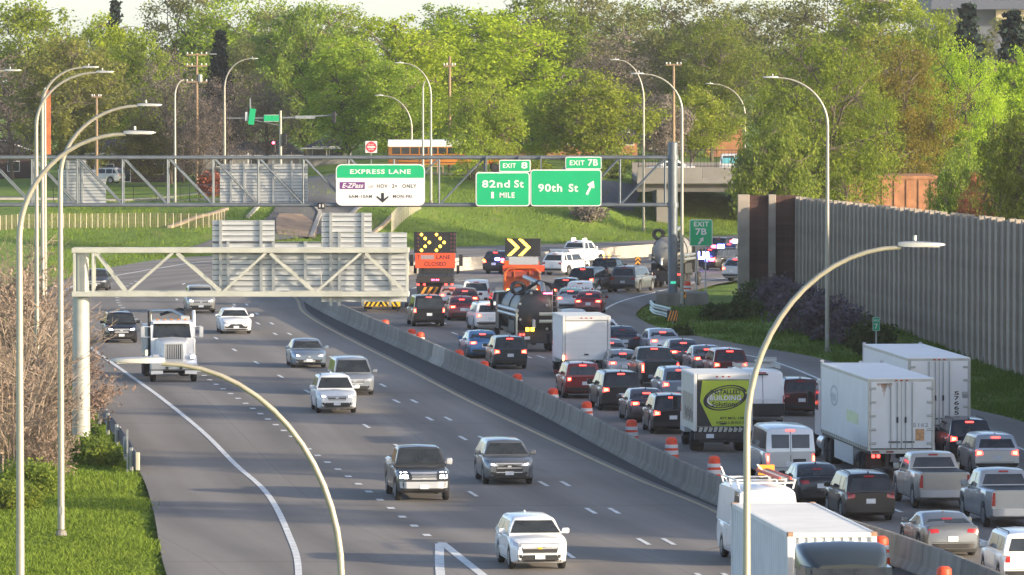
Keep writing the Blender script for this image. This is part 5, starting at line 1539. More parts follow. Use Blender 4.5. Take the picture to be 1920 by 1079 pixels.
# ---- lorries of the queue
bt1 = box_truck('plain white box truck with closed rear door in the second lane', GA, 7.2, 3.15, W=2.44)
put(bt1, 1099, 709, 'away')
def green_sign(root, yr, W, H, z0):
    x0, x1, za, zb = -W / 2 + .14, W / 2 - .14, z0 + .22, H - .26
    y = yr + .006
    lime = mat('lime_green_print', (.36, .46, .03), .45, var=.04)
    s = part(root, 'sign_panel', lime, lambda b: b.box(((x0 + x1) / 2, y + .01, (za + zb) / 2), (x1 - x0, .02, zb - za)))
    mb = MB().use(M_SBLACK)
    h = zb - za
    yy = y - .003
    mb.add([(x0, yy, zb), (x0 + .22, yy, zb), (x0 + .12, yy, zb - h * .45), (x0 + .62, yy, za), (x0, yy, za)], [(0, 4, 3, 2, 1)])
    cx, cz = (x0 + x1) / 2 + .1, za + h * .62
    def ell(rx, rz, w, m, y_, a0=0, a1=6.2832):
        n = 40
        mb.use(m)
        pts = []
        for i in range(n + 1):
            a = a0 + (a1 - a0) * i / n
            ca, sa = math.cos(a), math.sin(a)
            for k in (1, 1 - w):
                X, Z = rx * k * ca, rz * k * sa
                pts.append((cx + X + .12 * Z, y_, cz + Z + .12 * X))
        mb.add(pts, [(2 * i, 2 * i + 1, 2 * i + 3, 2 * i + 2) for i in range(n)])
    ell(.92, .52, .10, M_SBLACK, yy - .002, .3, 6.4)
    ell(.84, .42, .09, M_SBLACK, yy - .003)
    ell(.76, .36, .08, M_SWHITE, yy - .003, 1.9, 4.2)
    letter(mb, 'INSTALLED', cx - .62, cx + .62, cz + .14, cz + .34, yy - .005, M_SBLACK, spaced=.95)
    letter(mb, 'BUILDING', cx - .68, cx + .68, cz - .13, cz + .11, yy - .0065, M_SBLACK)
    letter(mb, 'BUILDING', cx - .66, cx + .66, cz - .11, cz + .10, yy - .009, M_SWHITE)
    letter(mb, 'Solutions', cx - .56, cx + .50, cz - .36, cz - .16, yy - .006, M_SBLACK)
    letter(mb, '877 MCL 1000', cx - .22, x1 - .12, za + .28, za + .38, yy - .004, M_SBLACK)
    letter(mb, 'INSTALL-BUILD.CO', cx - .38, x1 - .05, za + .10, za + .20, yy - .004, M_SBLACK)
    mb.build('sign_print', None, s)
    mb = MB().use(M_SBLACK)
    pm = mat('pattern_grey', (.4, .41, .38), .5)
    mb.add([(x0, yy, za - .26), (x1, yy, za - .26), (x1, yy, za - .01), (x0, yy, za - .01)], [(0, 1, 2, 3)])
    mb.use(pm)
    r2 = random.Random(4)
    for i in range(9):
        u = x0 + .06 + (x1 - x0 - .3) * i / 9
        mb.add([(u, yy - .004, za - .24), (u + .12, yy - .004, za - .24), (u + .2, yy - .004, za - .03 - .1 * r2.random()), (u + .05, yy - .004, za - .03)], [(0, 1, 2, 3)])
    mb.build('pattern_strip', None, s)
    mb = MB().use(mat('van_side_print', (.30, .27, .22), .5, var=.25, vscale=2.5))
    X = -W / 2 - .008 + .03
    mb.add([(X, yr + 4.2, 1.2), (X, yr + .3, 1.2), (X, yr + .3, 2.4), (X, yr + 4.2, 2.4)], [(0, 1, 2, 3)])
    mb.use(M_SBLACK)
    for i in range(6): mb.box((X - .004, yr + .7 + i * .5, 1.5 + .1 * (i % 2)), (.004, .3, .4))
    mb.build('side_print', None, root)
bt2 = box_truck('box truck with lime green company sign on its rear door', GA, 7.0, 3.25, bm=mat('truck_offwhite', (.55, .54, .49), .5, var=.07), sign=green_sign, brake=False)
put(bt2, 1355, 849, 'away')
s1 = semi_truck('white semi trailer with a rusty stain above its left rear door', GA, stain=True, number='5162', logo=True, top=3.95)
put(s1, 1689, 903, 'away')
s2 = semi_truck('clean white semi trailer with vertical numbers nearest to the noise wall', GA, number='57665', numvert=True, sq=True, top=4.0)
put(s2, 1760, 855, 'away')

orange = paint('highway_orange', (.55, .11, .02))
wt1, yr_ = work_truck('work truck with dotted arrow board and orange lane closed sign', GA, P['darkgrey'], board=(0, -4.1, 3.55, 2.75, 1.35, 10, 'dots'))
sg = part(wt1, 'lane_sign', M_SORANGE, lambda b: b.rbox((0, -4.14, 3.05), (2.6, .08, .98), .02))
mb = MB()
letter(mb, 'LANE', .08, .98, 3.14, 3.4, -4.184, M_SBLACK); letter(mb, 'CLOSED', -.72, .72, 2.70, 2.96, -4.184, M_SBLACK)
letter(mb, 'T', -1.15, -1.0, 3.14, 3.4, -4.184, M_SBLACK)
mb.use(mat('tape_grey', (.3, .25, .26), .6)).box((-.5, -4.184, 3.27), (.85, .01, .26))
mb.build('sign_print', None, sg)
stripe_panel(wt1, 'crash_panel', 0, -4.35, .6, 2.3, .75, 6, M_SBLACK, M_SORGY)
part(wt1, 'lamp_bar', P_STEEL, lambda b: b.box((0, -4.2, 1.75), (2.5, .12, .25)))
for x in (-1.1, -.7, .7, 1.1): part(wt1, 'tail_light', M_TAILON, lambda b: b.rbox((x, -4.28, 1.5), (.16, .06, .12), .02))
rear_lamps(wt1, -4.26, .2, 1.8, 2, M_REDLAMP, .08, 'marker_light')
for s in (-1, 1):
    part(wt1, 'mirror', M_TRIM, lambda b: [b.rbox((s * 1.62, 1.2, 2.9), (.25, .12, .75), .05), b.tube([(s * 1.1, 1.0, 2.7), (s * 1.62, 1.2, 2.9)], .02, 6)])
put(wt1, 816, 577, 'away')
wt2, yr_ = work_truck('orange highway truck with a glowing double chevron board', GA, orange, board=(0.05, -4.0, 3.35, 2.3, 1.15, 10, 'chevron'), bus_back=True)
part(wt2, 'lane_sign', M_SORANGE, lambda b: b.box((.1, -4.0, 2.56), (2.7, .08, .4)))
part(wt2, 'sign_back', M_ALU, lambda b: b.box((.1, -4.0, 3.06), (1.9, .06, .5)))
part(wt2, 'sander_frame', orange, lambda b: [b.tube([(-1.15, -4.2, .9), (-1.12, -4.2, 2.3), (-.8, -4.2, 2.6), (.8, -4.2, 2.6), (1.12, -4.2, 2.3), (1.15, -4.2, .9)], .09, 8)] + [b.box((x, -4.2, 1.6), (.07, .07, 1.9)) for x in (-.5, .5)], 40)
part(wt2, 'tail_board', mat('dull_red_board', (.28, .05, .03), .6), lambda b: b.box((0, -4.12, 2.2), (2.0, .06, .35)))
rear_lamps(wt2, -4.3, .9, 1.15, 1, M_TAILHOT, .2)
put(wt2, 979, 578, 'away')
tma, yr_ = work_truck('attenuator truck with black and yellow tail stripes under the near gantry', GA, P['white'], L=8.0)
part(tma, 'crash_cushion', P_STEEL, lambda b: b.rbox((0, -5.6, .75), (2.2, 3.2, .5), .04))
stripe_panel(tma, 'crash_panel', 0, -7.25, .38, 2.35, .55, 8, M_SYELLOW, M_SBLACK, 1.0, True)
part(tma, 'outrigger', M_TRIM, lambda b: [b.box((s * 1.0, -6.9, .3), (.12, .12, .5)) for s in (-1, 1)])
put(tma, 716, 586, 'away', L=14.6)
vt = tank_truck('large dark vacuum tank truck with hoses and boom on top', GA, mat('vacuum_tank_dark', (.05, .055, .058), .42, .2, var=.15), L=10.8, top=3.35, r=1.12)
part(vt, 'rear_bar', mat('pale_green_bar', (.5, .52, .42), .5), lambda b: [b.tube([(-.1, -5.6, 2.12), (1.45, -5.6, 2.12)], .1, 10), b.tube([(-.1, -5.62, 1.72), (1.45, -5.62, 1.72)], .09, 10), b.tube([(-1.35, -5.5, .8), (-1.35, -5.5, 2.2)], .05, 8)], 40)
for x in (-.3, -.02): part(vt, 'amber_light', M_AMBER, lambda b: b.rbox((x - .45, -5.52, 1.28), (.2, .06, .2), .04))
part(vt, 'marker_light', M_REDLAMP, lambda b: b.box((.45, -5.3 + .15, 3.25), (.5, .05, .08)))
put(vt, 1013, 661, 'away')
tt = tank_truck('grey tank truck half hidden behind the tall gantry post', GA, mat('weathered_tank', (.30, .29, .27), .5, .3, var=.25, vscale=2), L=8.0, top=3.6, r=1.05, gear=True, rearm=P_STEEL)
put(tt, 1246, 541, 'away', fx=Vector((.22, .97, 0)))

# beacons and lettering on individual vehicles
def beacons(root, items):
    for m, x, y, z, s_ in items:
        part(root, 'beacon', m, lambda b: b.rbox((x, y, z), (s_, .15, s_ * .6), .03))
C = cars
beacons(C[(926, 514)], [(M_BLUELAMP, .35, -2.42, 1.12, .34), (M_AMBER, -.75, -2.38, 1.05, .16), (M_REDLAMP, .75, -2.4, 1.1, .25)])
beacons(C[(1326, 508)], [(M_BLUELAMP, -.2, -2.42, 1.15, .95), (M_REDLAMP, .55, -2.40, .85, .4), (M_REDLAMP, -.75, -2.38, 1.25, .3), (M_WHITELAMP, -.05, -2.46, 1.15, .42), (M_BLUELAMP, .3, -.9, 1.8, .6), (M_REDLAMP, -.4, -.9, 1.8, .4)])
beacons(C[(1362, 497)], [(M_BLUELAMP, .15, -2.42, 1.1, .8), (M_WHITELAMP, -.1, -.9, 1.80, .55), (M_REDLAMP, -.5, -.9, 1.80, .25), (M_BLUELAMP, .45, -.9, 1.80, .25)])
beacons(C[(1050, 500)], [(M_WHITELAMP, -.5, .2, 2.02, .32), (M_WHITELAMP, .5, .2, 2.02, .3)])
beacons(C[(1116, 537)], [(M_AMBER, -.3, .3, 2.06, .16), (M_AMBER, .1, .3, 2.06, .16)])
part(C[(1116, 537)], 'roof_rack', M_TRIM, lambda b: [b.box((0, y, 2.05), (1.7, .06, .05)) for y in (-.2, .5)] + [b.box((s * .8, -1.6, 1.75), (.06, 2.4, .06)) for s in (-1, 1)] + [b.box((s * .8, y, 1.55), (.05, .05, .4)) for s in (-1, 1) for y in (-2.6, -1.4, -.6)])
mb = MB(); letter(mb, 'MP Block Inc', -.62, .62, 1.16, 1.32, -2.57, M_SBLACK); letter(mb, 'service', -.3, .3, 1.0, 1.07, -2.57, M_SBLACK)
mb.build('lettering', None, C[(1087, 576)])
v = C[(1430, 799)]
part(v, 'roof_rack', M_GALV, lambda b: [b.box((0, y, 2.60), (1.8, .06, .05)) for y in (-2.0, -.6, .8)] + [b.box((s * .85, -.6, 2.58), (.05, 3.2, .16)) for s in (-1, 1)] + [b.box((.55, .6, 2.74), (.9, .4, .08)), b.box((.9, 1.2, 2.78), (.5, .12, .16))])
part(v, 'vent', M_TRIM, lambda b: b.box((-.05, -2.93, 2.28), (.55, .04, .07)))
part(v, 'rear_step', M_TRIM, lambda b: b.rbox((0, -2.98, .72), (1.9, .12, .55), .03))
v = C[(1482, 906)]
part(v, 'plate_recess', M_SBLACK, lambda b: b.box((.34, -2.80, .80), (.50, .05, .26)))
part(v, 'rear_bumper', M_GALV, lambda b: b.rbox((0, -2.84, .50), (1.9, .16, .17), .03))
mb = MB(); letter(mb, '4x4', .55, .80, .98, 1.10, -3.02, M_SRED); mb.build('lettering', None, C[(1771, 956)])
# ------------------------------------------------------------------ overhead sign gantries
def rounded(x0, x1, z0, z1, r, n=5):
    out = []
    for cx, cz, a0 in ((x1 - r, z1 - r, 0), (x0 + r, z1 - r, 90), (x0 + r, z0 + r, 180), (x1 - r, z0 + r, 270)):
        for i in range(n + 1):
            a = R(a0 + 90 * i / n)
            out.append((cx + r * math.cos(a), cz + r * math.sin(a)))
    return out
def sign_plate(root, x0, x1, z0, z1, y, face, border=None, r=.25, bw=.07, name='sign_panel'):
    pl = part(root, name, M_ALU, lambda b: b.prism(rounded(x0, x1, z0, z1, r), .06, 'XZ', y))
    if border is not None:
        part(pl, 'sign_border', border, lambda b: b.prism(rounded(x0, x1, z0, z1, r), .01, 'XZ', y - .012))
        part(pl, 'sign_face', face, lambda b: b.prism(rounded(x0 + bw, x1 - bw, z0 + bw, z1 - bw, max(.02, r - bw)), .01, 'XZ', y - .024))
    else:
        part(pl, 'sign_face', face, lambda b: b.prism(rounded(x0 + .01, x1 - .01, z0 + .01, z1 - .01, r), .01, 'XZ', y - .012))
    return pl
YG1 = 437.0
def at1(px, py): 
    p = D(px, py, YG1); return p.x, p.z
g1 = thing('sign_gantry', 'far grey tubular truss gantry carrying the green guide signs', 'gantry')
xl, ztop = at1(-60, 296); xr, _ = at1(1262, 296); _, zbot = at1(0, 385)
DP = 1.7
for yy in (YG1, YG1 + DP):
    for zz in (ztop, zbot):
        MB().tube([(xl, yy, zz), (xr + .1, yy, zz)], .115, 10).build('chord', M_TRUSSG, g1, smooth=40)
nodes = np.linspace(xl + 1.2, xr - .5, 16)
for i, x in enumerate(nodes):
    for yy in (YG1, YG1 + DP):
        MB().tube([(x, yy, ztop), (x, yy, zbot)], .055, 8).build('truss_vertical', M_TRUSSG, g1, smooth=40)
    for zz in (ztop, zbot):
        MB().tube([(x, YG1, zz), (x, YG1 + DP, zz)], .045, 6).build('truss_strut', M_TRUSSG, g1)
    if i < len(nodes) - 1:
        x2 = nodes[i + 1]
        a, b = (ztop, zbot) if x < 8 - 16.5 else (zbot, ztop)
        MB().tube([(x, YG1, a), (x2, YG1, b)], .055, 8).build('truss_diagonal', M_TRUSSG, g1, smooth=40)
        MB().tube([(x, YG1 + DP, a), (x2, YG1 + DP, b)], .055, 8).build('truss_diagonal', M_TRUSSG, g1, smooth=40)
xp = at1(1262, 400)[0]
for yy in (YG1 + .1, YG1 + DP - .1):
    zp = at1(0, 268)[1]
    MB().lathe([(.30, -.1), (.30, zp), (.001, zp + .05)], 16, c=(xp, yy, 0)).build('column', M_TRUSSG, g1, smooth=40)
    MB().lathe([(.36, ztop - .15), (.36, ztop + .15)], 16, c=(xp, yy, 0)).build('collar', M_TRUSSG, g1)
    MB().lathe([(.36, zbot - .15), (.36, zbot + .15)], 16, c=(xp, yy, 0)).build('collar', M_TRUSSG, g1)
    MB().lathe([(.30, -.1), (.30, zp), (.001, zp + .05)], 16, c=(xl, yy, tz(xl, yy))).build('column', M_TRUSSG, g1, smooth=40)
MB().rbox((xp + .6, YG1 + .8, .35), (3.4, 3.6, .9), .05).build('footing', M_CONC, g1)
part(g1, 'marker_plate', mat('glowing_teal', (0.05, .5, .3), .4, emit=(.05, .6, .35), estr=.4), lambda b: b.box((at1(1262, 530)[0], YG1 - .24, at1(0, 530)[1]), (.35, .02, .16)))  # plate is no lamp; a faint glow stands for its reflection
YS = YG1 - .32
# Express lane sign
ex0, ez1 = at1(630, 308); ex1, ez0 = at1(797, 386)
es = thing('express_lane_sign', 'white overhead sign with green EXPRESS LANE header and down arrow', 'road sign')
pl = sign_plate(es, ex0, ex1, ez0, ez1, YS, M_SWHITE, None, .38)
ex_h = ez1 - (ez1 - ez0) * .345
def exu(u): return ex0 + (ex1 - ex0) * u
def exz(v): return ez1 - (ez1 - ez0) * v
hd = part(es, 'header', M_SWHITE, lambda b: b.prism([p for p in rounded(ex0, ex1, ex_h - .4, ez1, .38) if p[1] > ex_h] + [(ex0, ex_h), (ex1, ex_h)], .008, 'XZ', YS - .026))
hd2 = part(es, 'header_face', M_SGREEN, lambda b: b.prism([p for p in rounded(ex0 + .07, ex1 - .07, ex_h - .4, ez1 - .07, .32) if p[1] > ex_h + .04] + [(ex0 + .07, ex_h + .04), (ex1 - .07, ex_h + .04)], .008, 'XZ', YS - .036))
mb = MB()
letter(mb, 'EXPRESS LANE', exu(.16), exu(.84), exz(.235), exz(.125), YS - .042, M_SWHITE, spaced=1.15)
mb.build('header_lettering', None, es)
pp = part(es, 'pass_emblem', M_SPURPLE, lambda b: b.box(((exu(.045) + exu(.325)) / 2, YS - .02, (exz(.43) + exz(.60)) / 2), (exu(.325) - exu(.045), .02, exz(.43) - exz(.60))))
mb = MB()
letter(mb, 'E-ZPass', exu(.07), exu(.30), exz(.57), exz(.455), YS - .034, M_SWHITE)
mb.v = [(x + (z - exz(.57)) * .3, y, z) for x, y, z in mb.v]
mb.build('emblem_lettering', None, pp)
mb = MB()
dk = mat('sign_text_dark', (.05, .06, .065), .5)
letter(mb, 'OR', exu(.365), exu(.425), exz(.575), exz(.505), YS - .02, mat('sign_text_grey', (.3, .32, .33), .5))
letter(mb, 'HOV', exu(.46), exu(.58), exz(.575), exz(.48), YS - .02, dk, spaced=1.2)
letter(mb, '2+', exu(.63), exu(.69), exz(.575), exz(.48), YS - .02, dk)
letter(mb, 'ONLY', exu(.745), exu(.905), exz(.575), exz(.48), YS - .02, dk, spaced=1.2)
letter(mb, '6AM-10AM', exu(.145), exu(.405), exz(.815), exz(.735), YS - .02, dk, spaced=1.15)
letter(mb, 'MON-FRI', exu(.64), exu(.855), exz(.815), exz(.735), YS - .02, dk, spaced=1.15)
mb.build('lettering', None, es)
part(es, 'down_arrow', M_SBLACK, lambda b: b.prism([(exu(.524), exz(.93)), (exu(.595), exz(.79)), (exu(.585), exz(.765)), (exu(.54), exz(.835)), (exu(.54), exz(.69)), (exu(.508), exz(.69)), (exu(.508), exz(.835)), (exu(.463), exz(.765)), (exu(.452), exz(.79))], .01, 'XZ', YS - .025))
part(es, 'sign_bracket', M_TRUSSG, lambda b: [b.box((exu(u), YS + .16, (ez0 + ez1) / 2), (.1, .2, ez1 - ez0 + .1)) for u in (.12, .5, .88)])
def guide(label, x0p, x1p, y0p, y1p, tab=None, texts=(), arrow=None):
    t = thing('guide_sign', label, 'road sign', group='green guide signs on the far gantry')
    x0, z1 = at1(x0p, y0p); x1, z0 = at1(x1p, y1p)
    p_ = sign_plate(t, x0, x1, z0, z1, YS, M_SGREEN, M_SWHITE, .22, .075)
    mb = MB()
    for body, a, b_, c, d in texts:
        q0, q1 = at1(a, c), at1(b_, d)
        letter(mb, body, q0[0], q1[0], q1[1], q0[1], YS - .03, M_SWHITE, spaced=1.12)
    mb.build('lettering', None, p_)
    if arrow:
        (a0, b0), (a1, b1) = at1(*arrow[0]), at1(*arrow[1])
        v_ = Vector((a1 - a0, b1 - b0)); n = v_.length; u_ = v_ / n; w_ = Vector((-u_.y, u_.x))
        c0 = Vector((a0, b0))
        k = n / 1.15
        pts = [c0 + u_ * n, c0 + u_ * (n - .45 * k) + w_ * .30 * k, c0 + u_ * (n - .55 * k) + w_ * .17 * k, c0 + u_ * (n - .42 * k) + w_ * .085 * k, c0 + w_ * .09 * k, c0 - w_ * .09 * k, c0 + u_ * (n - .42 * k) - w_ * .085 * k, c0 + u_ * (n - .55 * k) - w_ * .17 * k, c0 + u_ * (n - .45 * k) - w_ * .30 * k]
        part(p_, 'arrow', M_SWHITE, lambda b: b.prism([(q.x, q.y) for q in pts], .01, 'XZ', YS - .036))
    if tab:
        a, b_, c, d, body = tab
        x0, z1 = at1(a, c); x1, z0 = at1(b_, d)
        pt = sign_plate(t, x0, x1, z0 - .02, z1, YS + .002, M_SGREEN, M_SWHITE, .12, .06, 'exit_tab')
        mb = MB()
        w = x1 - x0
        letter(mb, 'EXIT', x0 + w * .12, x0 + w * .53, z0 + .24, z0 + .24 + (z1 - z0) * .40, YS - .03, M_SWHITE, spaced=1.15)
        letter(mb, body, x0 + w * (.62 if len(body) > 1 else .70), x0 + w * .90, z0 + .2, z0 + .2 + (z1 - z0) * .55, YS - .03, M_SWHITE)
        mb.build('tab_lettering', None, pt)
    part(t, 'sign_bracket', M_TRUSSG, lambda b: [b.box((at1(q, 350)[0], YS + .16, (ztop + zbot) / 2), (.1, .2, ztop - zbot + .2)) for q in (x0p + 20, x1p - 20)])
guide('green overhead sign reading 82nd St 1 MILE with EXIT 8 tab', 892, 993.5, 323, 387, (936, 995, 300, 322, '8'), [('82nd', 904, 956, 338, 352), ('St', 964, 982, 338, 352), ('1', 921, 926, 360, 372), ('MILE', 937, 965, 361, 371)])
guide('green overhead sign reading 90th St with arrow and EXIT 7B tab', 994.5, 1128, 318, 387, (1060, 1128, 294, 317, '7B'), [('90th', 1009, 1054, 345, 360), ('St', 1066, 1084, 345, 360)], ((1100, 365), (1113, 339)))
# backs of signs that face the other way
def sign_back(label, X, Y, cols, group, dz=.3, posts=()):
    t = thing('blank_sign', label, 'road sign', group=group)
    for x0, x1, z0, z1 in cols:
        z = z0
        while z < z1 - .05:
            h = min(dz, z1 - z)
            o = MB()
            o.box(((x0 + x1) / 2, Y, z + h / 2), (x1 - x0, .03, h - .04))
            o.box(((x0 + x1) / 2, Y - .035, z + .032), (x1 - x0 - .01, .06, .022))
            o.box(((x0 + x1) / 2, Y - .035, z + h - .035), (x1 - x0 - .01, .06, .022))
            o.build('plank', M_ALU, t)
            z += h
    for x0, x1, z0, z1 in cols:
        MB().box(((x0 + x1) / 2, Y + .045, (z0 + z1) / 2), (x1 - x0 - .02, .03, z1 - z0 - .02)).build('rib_shade_sheet', M_TRUSSG, t)  # dark sheet added behind the gaps, standing for shade between the ribs
    for x, z0, z1 in posts:
        MB().box((x, Y - .11, (z0 + z1) / 2), (.12, .12, z1 - z0)).build('sign_post', M_GALV, t)
    return t
gb = 'backs of signs facing oncoming traffic'
xa, za = at1(105, 383); xb, zb = at1(176, 318); xb2, _ = at1(195, 340); _, zm = at1(0, 337); xb0, zt0 = at1(118, 298); xbt, _ = at1(158, 300)
sign_back('stepped blank aluminium sign back at the left end of the far gantry', 0, YG1 + DP + .3, [(xa, xb2, za, zm), (xa, xb, zm, zb), (xb0, xbt, zb, zt0)], gb, .21, [(at1(122, 0)[0], za, zt0), (at1(150, 0)[0], za, zt0)])
xa, za = at1(410, 385); xb, zb = at1(575, 308)
sign_back('wide blank aluminium sign back left of the express lane sign', 0, YG1 + DP + .3, [(xa, xb, za, zb)], gb, .21, [(at1(q, 0)[0], za, zb + .2) for q in (430, 455, 510, 545)])
# box beam camera on the gantry
cmb = thing('traffic_detector', 'small black twin lens detector hung on the far gantry', 'detector')
cx_, cz_ = at1(603, 386)
part(cmb, 'housing', M_SBLACK, lambda b: b.rbox((cx_, YG1 - .25, cz_), (.5, .3, .42), .05))
part(cmb, 'lens', mat('pale_lens', (.5, .5, .5), .3), lambda b: [b.box((cx_ + s * .11, YG1 - .41, cz_), (.1, .02, .2)) for s in (-1, 1)])
part(cmb, 'bracket', M_TRUSSG, lambda b: b.box((cx_ - .4, YG1 - .15, cz_ + .05), (.4, .12, .1)))

# near butterfly gantry
YG2 = 277.0
def at2(px, py):
    p = D(px, py, YG2); return p.x, p.z
g2 = thing('sign_gantry', 'near pale square tube gantry cantilevered from one post at left', 'gantry')
x0, zt2 = at2(134, 470); x1, zb2 = at2(767, 552)
DP2 = 1.1
for yy in (YG2, YG2 + DP2):
    for zz, h in ((zt2, .21), (zb2, .22)):
        MB().rbox(((x0 + x1) / 2, yy, zz), (x1 - x0, .18, h), .02).build('chord', M_TRUSSP, g2)
    tops = [175, 326, 501, 680]; bots = [237, 415, 590, 760]
    dg = []
    for i in range(4):
        dg.append(((tops[i] + 5, 476), (bots[i] - 3, 547)))
        if i < 3: dg.append(((bots[i] + 4, 547), (tops[i + 1] - 4, 476)))
    off = yy - YG2
    for (a, b) in dg:
        p, q = at2(*a), at2(*b)
        MB().bar((p[0], yy, p[1]), (q[0], yy, q[1]), .10, .10).build('truss_diagonal', M_TRUSSP, g2)
    for px in (138, 173, 763):
        MB().rbox((at2(px, 0)[0], yy, (zt2 + zb2) / 2), (.11, .12, zt2 - zb2 - .2), .01).build('truss_vertical', M_TRUSSP, g2)
for px in (138, 330, 505, 685, 763, 237, 415, 590):
    for zz in (zt2, zb2):
        MB().box((at2(px, 0)[0], YG2 + DP2 / 2, zz), (.1, DP2 - .18, .1)).build('truss_strut', M_TRUSSP, g2)
pxx, pz0 = at2(151, 845)
gz = tz(pxx, YG2 + .5)
MB().lathe([(.38, gz - .2), (.36, gz + 3), (.33, zt2 - .1), (.33, zt2 - .08), (.001, zt2 - .07)], 20, c=(pxx, YG2 + DP2 / 2, 0)).build('column', M_TRUSSP, g2, smooth=40)
MB().box((pxx, YG2 + .35, gz + .42), (.95, .95, .05)).build('base_plate', M_GALV, g2)
part(g2, 'anchor_bolt', M_GALV, lambda b: [b.tube([(pxx + .42 * math.cos(a), YG2 + .35 + .42 * math.sin(a), gz + .0), (pxx + .42 * math.cos(a), YG2 + .35 + .42 * math.sin(a), gz + .58)], .03, 6) for a in np.arange(0, 6.2, .785)])
part(g2, 'gusset', M_TRUSSP, lambda b: [b.prism([(0.0, gz + .45), (.30, gz + .45), (.0, gz + .95)], .03, 'XZ', 0) for _ in range(1)])
g2.children[-1].location = (pxx + .33, YG2 + .35, 0)
MB().rbox((pxx, YG2 + .5, gz + .1), (1.5, 1.5, .6), .04).build('footing', M_CONC, g2)
YB = YG2 + DP2 + .35
def atb(px, py):
    p = D(px, py, YB); return p.x, p.z
a0, b1 = atb(398, 413); a1, b0 = atb(515, 453); c1, c0 = atb(603, 557)
gb2 = 'sign backs on the near gantry'
sign_back('lower left sign back with narrow exit tab on the near gantry', 0, YB, [(a0, c1 - .02, c0, b0), (a0, a1, b0, b1)], gb2, .225, [(atb(q, 0)[0], c0, zz) for q, zz in ((413, b1), (427, b0), (489, b1), (512, b0), (572, b0))])
a0, b1 = atb(603, 399); a1, b0 = atb(697, 436); d1, d0 = atb(763, 567); e0, _ = atb(603, 500)
sign_back('taller right hand sign back overlapping the end of the near gantry', 0, YB + .02, [(e0, d1, d0, b0), (a0, a1, b0, b1)], gb2, .225, [(atb(q, 0)[0], d0 - .15, zz) for q, zz in ((620, b1), (636, b0), (680, b1), (731, b0))])

# ------------------------------------------------------------------ lamp posts
def lamp_post(label, Y, xpx, hpx, hpy, base=None, r=.125, group='curved davit lamp posts along the freeway', curve=.85, tilt=0.0, arm_y=0.0, headed=True):
    p = D(xpx, hpy, Y); hp = D(hpx, hpy, Y)
    zt = p.z
    gzz = tz(p.x, Y) if base is None else base
    t = thing('lamp_post', label, 'street lamp', (p.x, Y, gzz), 0, group)
    arm = hp.x - p.x
    H_ = zt - gzz
    sg = 1 if arm >= 0 else -1
    hl = .80
    la = abs(arm) - hl
    cv = abs(arm) * curve
    pts = [(0, 0, .25), (0, 0, H_ * .4)] + [(0, 0, H_ - cv)]
    rr = [r, r * .85, r * .66]
    for i in range(1, 15):
        a = R(90) * i / 14
        pts.append((sg * la * (1 - math.cos(a)), arm_y * (1 - math.cos(a)), H_ - cv + cv * math.sin(a) * .985))
        rr.append(r * (.66 - .26 * i / 14))
    MB().tube(pts, rr, 12).build('pole', M_POLE, t, smooth=40)
    part(t, 'base', M_CONC, lambda b: b.lathe([(.20, -.15), (.20, .08), (.15, .2), (.135, .22)], 12))
    part(t, 'handhole', M_GALV, lambda b: b.box((0, -r * .97, .9), (.12, .03, .25)))
    if headed:
        e = Vector((sg * la, arm_y, H_ + .005))
        mb = MB()
        rings = []
        for u, w, h0, h1 in ((-.05, .05, -.05, .05), (.05, .10, -.07, .07), (.22, .13, -.08, .075), (.5, .145, -.06, .06), (.72, .12, -.04, .04), (.8, .05, -.025, .015)):
            rings.append([e + Vector((sg * u, s * w, q)) for s, q in ((-1, h0 * .6), (1, h0 * .6), (1, h1 * .4), (.6, h1 * .7), (-.6, h1 * .7), (-1, h1 * .4))])
        mb.loft(rings)
        lm = mb.build('lamp_head', mat('lamp_head_grey', (.5, .51, .51), .4, .3), t, smooth=50)
        part(lm, 'photocell', M_GALV, lambda b: b.lathe([(.035, 0), (.035, .09), (.001, .1)], 8, c=(e.x + sg * .25, e.y, e.z + .07)))
        part(lm, 'lens', mat('lamp_lens', (.5, .5, .48), .25), lambda b: b.box((e.x + sg * .5, e.y, e.z - .042), (.4, .2, .02)))
    return t
lamp_post('nearest right lamp post curving right in front of the noise wall', 121, 1401, 1772, 459, -2.0, r=.098, curve=.95)
lamp_post('low foreground lamp post bending left over the road in front of the utility truck', 105, 640, 208, 676, -2.3, r=.088, curve=.95)
lamp_post('leftmost tall lamp post with its head just above the far gantry chord', 176, 36, 292, 249, None, curve=.78)
lamp_post('second lamp post from left whose head stands highest of the nearest left pair', 227, 113, 304, 197, None, curve=.72)
lamp_post('slim lamp post behind the left pair with its head in the olive tree', 310, 68, 214, 135, None, curve=.7)
lamp_post('faint lamp post beside the orange streaked pole at far left', 345, 79, 186, 126, None, curve=.7)
lamp_post('lamp post standing on the left grass bank beyond the pale gantry', D(328, 460, 1).y * 600, 328, 360, 150, None, r=.12, curve=1.0, arm_y=1.6, headed=False)
lamp_post('lamp post at the left intersection with its head pointing right', 640, 421, 484, 110, None, curve=.9)
lamp_post('tall lamp post right of the express lane sign with its head pointing left', 605, 795 + 13, 739, 118, None, curve=.9)
lamp_post('lamp post standing at the foot of the centre grass bank', 600, 793, 815, 152, None, curve=.9, headed=False)
lamp_post('shorter lamp post beside the school bus with head pointing left', 640, 772, 702, 179, None, curve=.9)
lamp_post('lamp post on the bank left of the overbridge', 607, 1207, 1143, 112, None, curve=1.2)
lamp_post('lamp post beside the tall gantry column with head pointing left', 434, 1279, 1182, 138, None, curve=.75)
lamp_post('tall lamp post in front of the big right hand tree', YG(660), 1552, 1430, 145, None, curve=.75)
lamp_post('far lamp post beyond the overbridge', 700, 1397, 1322, 157, None, curve=.8)
lamp_post('lamp post outside the left edge with only its head in view', 330, -95, 40, 132, None, curve=.7)
